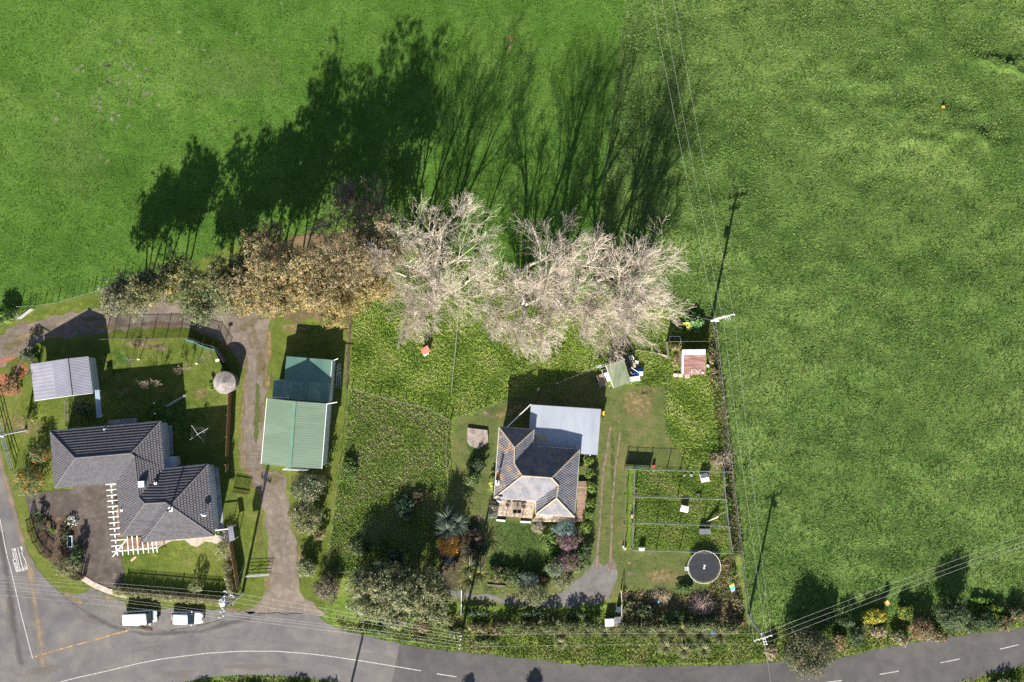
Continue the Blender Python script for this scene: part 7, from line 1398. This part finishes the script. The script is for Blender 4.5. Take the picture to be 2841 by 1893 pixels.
# roadside trees on the right
RT = 'trees and bushes along the pasture road edge'
bush('largest dark roadside tree leaning over the road by the twin pole', 2246, 1806, 84, 4.8, [(.045, .065, .03), (.07, .085, .045), (.11, .11, .05), (.09, .07, .05), (.05, .06, .03)], 7600, ry=80, size=(.16, .32), cat='tree', lumps=9, group=RT, name='roadside_tree')
for i, (x, y, rx, ry, h, pal, lb) in enumerate(((2140, 1810, 22, 28, 1.6, BRN + PINK[:1], 'pinkish brown bush left of the largest roadside tree'), (2330, 1785, 24, 32, 1.8, BRN, 'brown feathery bush right of the largest roadside tree'), (2378, 1765, 28, 34, 2.2, DKG + SAGE[:1], 'dark bush between brown feathery bush and gorse'), (2430, 1712, 46, 24, 1.8, YEL, 'brightest yellow gorse by the orange and brown box'), (2515, 1700, 26, 24, 1.8, YEL + BRT, 'smaller yellow gorse right of the brightest one'), (2435, 1752, 34, 18, 1.4, BRN + PINK[:1], 'pale brown scrub under the gorse'), (2495, 1770, 32, 26, 1.6, SAGE + DRYP, 'grey green bush hanging to the road edge'), (2560, 1745, 40, 36, 3.0, REDB + BRN, 'reddish brown rounded bush in the pasture hedge'), (2605, 1765, 30, 24, 2.2, REDB + SAGE, 'reddish bush touching the road edge'), (2700, 1735, 30, 28, 2.2, DKG, 'dark hedge bush right of the rounded evergreen'), (2745, 1725, 36, 28, 2.0, DKG + SAGE[:1], 'second dark hedge bush toward the right edge'), (2790, 1730, 26, 26, 1.8, REDB + SAGE, 'reddish hedge bush near the right edge'), (2825, 1705, 30, 26, 1.8, BRN + DKG, 'brown hedge bush at the right picture edge'), (2760, 1690, 34, 14, 1.2, YEL + BRT, 'yellow tinted grass scrub behind the dark hedge'), (2720, 1665, 40, 12, .8, BRT, 'bright green mound between hedge and pasture'), (2350, 1725, 30, 18, 2.0, DKG, 'shaded dark bush behind the gorse'), (2300, 1720, 26, 22, 2.2, DKG, 'shaded dark bush right behind the largest tree'))):
    bush(lb, x, y, rx, h, pal, int(rx * ry * 1.7), ry=ry, group=RT)
bush('rounded dark evergreen casting a broad shadow on the pasture', 2645, 1712, 52, 4.6, DKG + SAGE[:1], 4200, ry=44, size=(.16, .3), cat='tree', lumps=8, group=RT, name='roadside_tree')
# trees beyond the bottom edge
tree('feathery tree beyond the lower picture edge shading the road', 'tree', 1268, 2068, 6.2, DKG, 'roadside_tree', 1400, 510, 1, (0, 0), .1, (.16, .3), (.5, .7), (8, 3), 'trees beyond the lower edge', first=.15, ratio=(.22, .4))
tree('broad columnar tree beyond the lower picture edge shading the road', 'tree', 1442, 2095, 6.8, DKG, 'roadside_tree', 3200, 511, 1, (0, 0), .1, (.2, .36), (.75, .95), (8, 3), 'trees beyond the lower edge', first=.1, ratio=(.2, .4))
for i, (x, y, rx, lb) in enumerate(((560, 1935, 60, 'first low bush on the lower verge'), (700, 1930, 60, 'second low bush on the lower verge'), (820, 1925, 50, 'third low bush on the lower verge'), (900, 1935, 40, 'fourth low bush on the lower verge'), (2790, 1900, 60, 'low bush on the lower right verge'))):
    bush(lb, x, y, rx, 1.2, MIDG + DRYP[:1] + DKG[:1], 1500, ry=26, group='bushes on the lower verge', trunk=False)

# ------------------------------------------------------------------ grass as geometry
GREENS = [(.042, .10, .010), (.058, .128, .015), (.08, .158, .024), (.105, .185, .034)]
BUILT = [GRAV, ROAD, PARK, DRV]
PENS = [(1757, 1300), (2003, 1306), (2028, 1530), (1752, 1520)]
YARD = [(1262, 1168), (1460, 1090), (1655, 1022), (1690, 1078), (1720, 1068), (1845, 1068), (1848, 1205), (1886, 1257), (1905, 1300), (1735, 1303), (1735, 1525), (1905, 1530), (1935, 1600), (1975, 1640), (1960, 1655), (1850, 1652), (1800, 1640), (1726, 1630), (1712, 1660), (1500, 1690), (1220, 1672), (1215, 1625), (1250, 1560), (1248, 1400), (1254, 1250)]
grass('grazed_grass', 'short bright green grass of the grazed north west field', [(-60, -60), (1740, -60), (1705, 260), (1640, 700), (1320, 728), (985, 640), (650, 680), (300, 800), (60, 860), (-60, 880)], 16, (.05, .13), .09, GREENS, seed=2, blades=3, spread=.16, lean=(.1, -.1))
grass('pasture_grass', 'long wind combed green grass of the wide east pasture', [(1738, -60), (2920, -60), (2920, 1660), (2100, 1740), (2078, 1720), (2000, 1060), (1975, 885), (1650, 810), (1640, 700), (1705, 260)], 16, (.08, .2), .09, [(.045, .09, .016), (.070, .13, .025), (.105, .172, .038), (.15, .215, .056)], seed=3, blades=4, spread=.2, lean=(.25, .1), gust=.15)
RGP = [(985, 650), (1150, 690), (1320, 735), (1500, 782), (1700, 832), (1970, 896), (1996, 1060), (2018, 1290), (1905, 1300), (1886, 1257), (1848, 1205), (1845, 1068), (1720, 1068), (1690, 1078), (1655, 1022), (1460, 1090), (1250, 1165), (1190, 1131), (1100, 1112), (974, 1080), (980, 880)]
grass('long_grass', 'long yellowish grass of the rough paddocks under the bare trees', RGP, 62, (.10, .32), .085, [(.11, .19, .025), (.16, .25, .035), (.21, .31, .05), (.26, .35, .07), (.33, .37, .12)], excl=[[(1855, 950), (1962, 948), (1960, 1042), (1892, 1042), (1885, 1020), (1856, 992)], [(1681, 1014), (1731, 997), (1751, 1061), (1703, 1077)]], seed=4, blades=4, spread=.24, lean=(.25, .0), gust=.45)
grass('weeds', 'rank green and brown weeds filling the western paddock', [(972, 1088), (1190, 1135), (1248, 1170), (1240, 1400), (1215, 1560), (1180, 1600), (905, 1600), (932, 1420), (957, 1250)], 52, (.10, .34), .10, [(.10, .17, .03), (.15, .235, .04), (.21, .30, .06), (.22, .20, .115), (.19, .29, .06)], seed=5, blades=4, spread=.3)
grass('pen_grass', 'overgrown green grass inside the netting pens', PENS, 50, (.10, .26), .09, [(.11, .185, .03), (.16, .25, .04), (.22, .31, .06), (.30, .31, .11)], seed=6, blades=4, spread=.26)
grass('lawn_grass', 'short worn grass of the yard around the old house', YARD, 14, (.03, .08), .07, [(.05, .075, .018), (.07, .095, .025), (.095, .12, .035), (.13, .125, .05)], excl=[[(1466, 1120), (1668, 1132), (1660, 1265), (1640, 1440), (1370, 1450), (1370, 1180)], [(1461, 1684), (1540, 1655), (1636, 1580), (1655, 1545), (1714, 1560), (1714, 1620), (1690, 1668)]], seed=7, blades=3)
grass('lawn_grass', 'thick mown grass of the lawn in front of the old house', [(1372, 1442), (1474, 1454), (1500, 1502), (1545, 1562), (1555, 1620), (1345, 1640), (1342, 1560), (1380, 1520)], 40, (.06, .16), .08, [(.04, .075, .015), (.06, .10, .022), (.09, .125, .035)], seed=8, blades=3, lean=(.3, 0))
grass('lawn_grass', 'mown grass of the lawns around the tiled house and shed', [(0, 890), (300, 815), (600, 700), (985, 760), (966, 1080), (930, 1420), (900, 1690), (640, 1692), (345, 1690), (300, 1640), (262, 1628), (172, 1645), (60, 1490), (0, 1250)], 15, (.03, .08), .07, [(.05, .095, .014), (.065, .115, .018), (.085, .13, .025), (.11, .14, .035)], excl=BUILT + [[(138, 1196), (445, 1169), (460, 1290), (580, 1288), (600, 1490), (396, 1530), (320, 1540), (152, 1354)], [(84, 1437), (240, 1428), (230, 1602), (150, 1575)]], seed=9, blades=3)
grass('verge_grass', 'tufted grass of the roadside verge below the flax', [(935, 1715), (1000, 1740), (1280, 1700), (1700, 1700), (2080, 1740), (2300, 1740), (2841, 1660), (2920, 1650), (2920, 1725), (2705, 1754), (2460, 1792), (2320, 1825), (2131, 1834), (2003, 1842), (1802, 1847), (1602, 1841), (1468, 1826), (1350, 1813), (1240, 1803), (1067, 1774), (943, 1744)], 26, (.1, .34), .12, [(.07, .12, .02), (.12, .17, .03), (.17, .22, .05), (.24, .23, .10)], seed=10, blades=4, spread=.26)
grass('verge_grass', 'dry tufted grass on the verge below the road', [(480, 1901), (690, 1878), (850, 1884), (942, 1898), (1000, 1915), (1000, 1990), (400, 1990)], 26, (.1, .3), .12, [(.06, .08, .02), (.12, .14, .04), (.20, .18, .09)], seed=11, blades=4, spread=.26)
grass('verge_grass', 'dry tufted grass on the lower right verge', [(2656, 1899), (2740, 1874), (2841, 1851), (2920, 1834), (2920, 1960), (2656, 1960)], 26, (.1, .3), .12, [(.06, .08, .02), (.12, .14, .04), (.20, .18, .09)], seed=12, blades=4, spread=.26)
grass('weeds', 'dry tawny weeds in the property corner above the flax', [(1728, 1640), (1850, 1655), (1960, 1658), (1990, 1560), (2030, 1540), (2072, 1740), (1728, 1740)], 34, (.15, .45), .12, [(.10, .13, .04), (.17, .16, .08), (.26, .20, .11), (.33, .26, .15)], seed=13, blades=4, spread=.28)
grass('fence_weeds', 'scraggly weeds along the east boundary fence', [(1960, 900), (1978, 900), (2005, 1060), (2030, 1290), (2060, 1540), (2035, 1540), (2006, 1300), (1975, 1060)], 40, (.15, .5), .13, [(.08, .10, .03), (.15, .14, .07), (.10, .15, .03), (.2, .17, .1)], seed=14, blades=4, spread=.3)
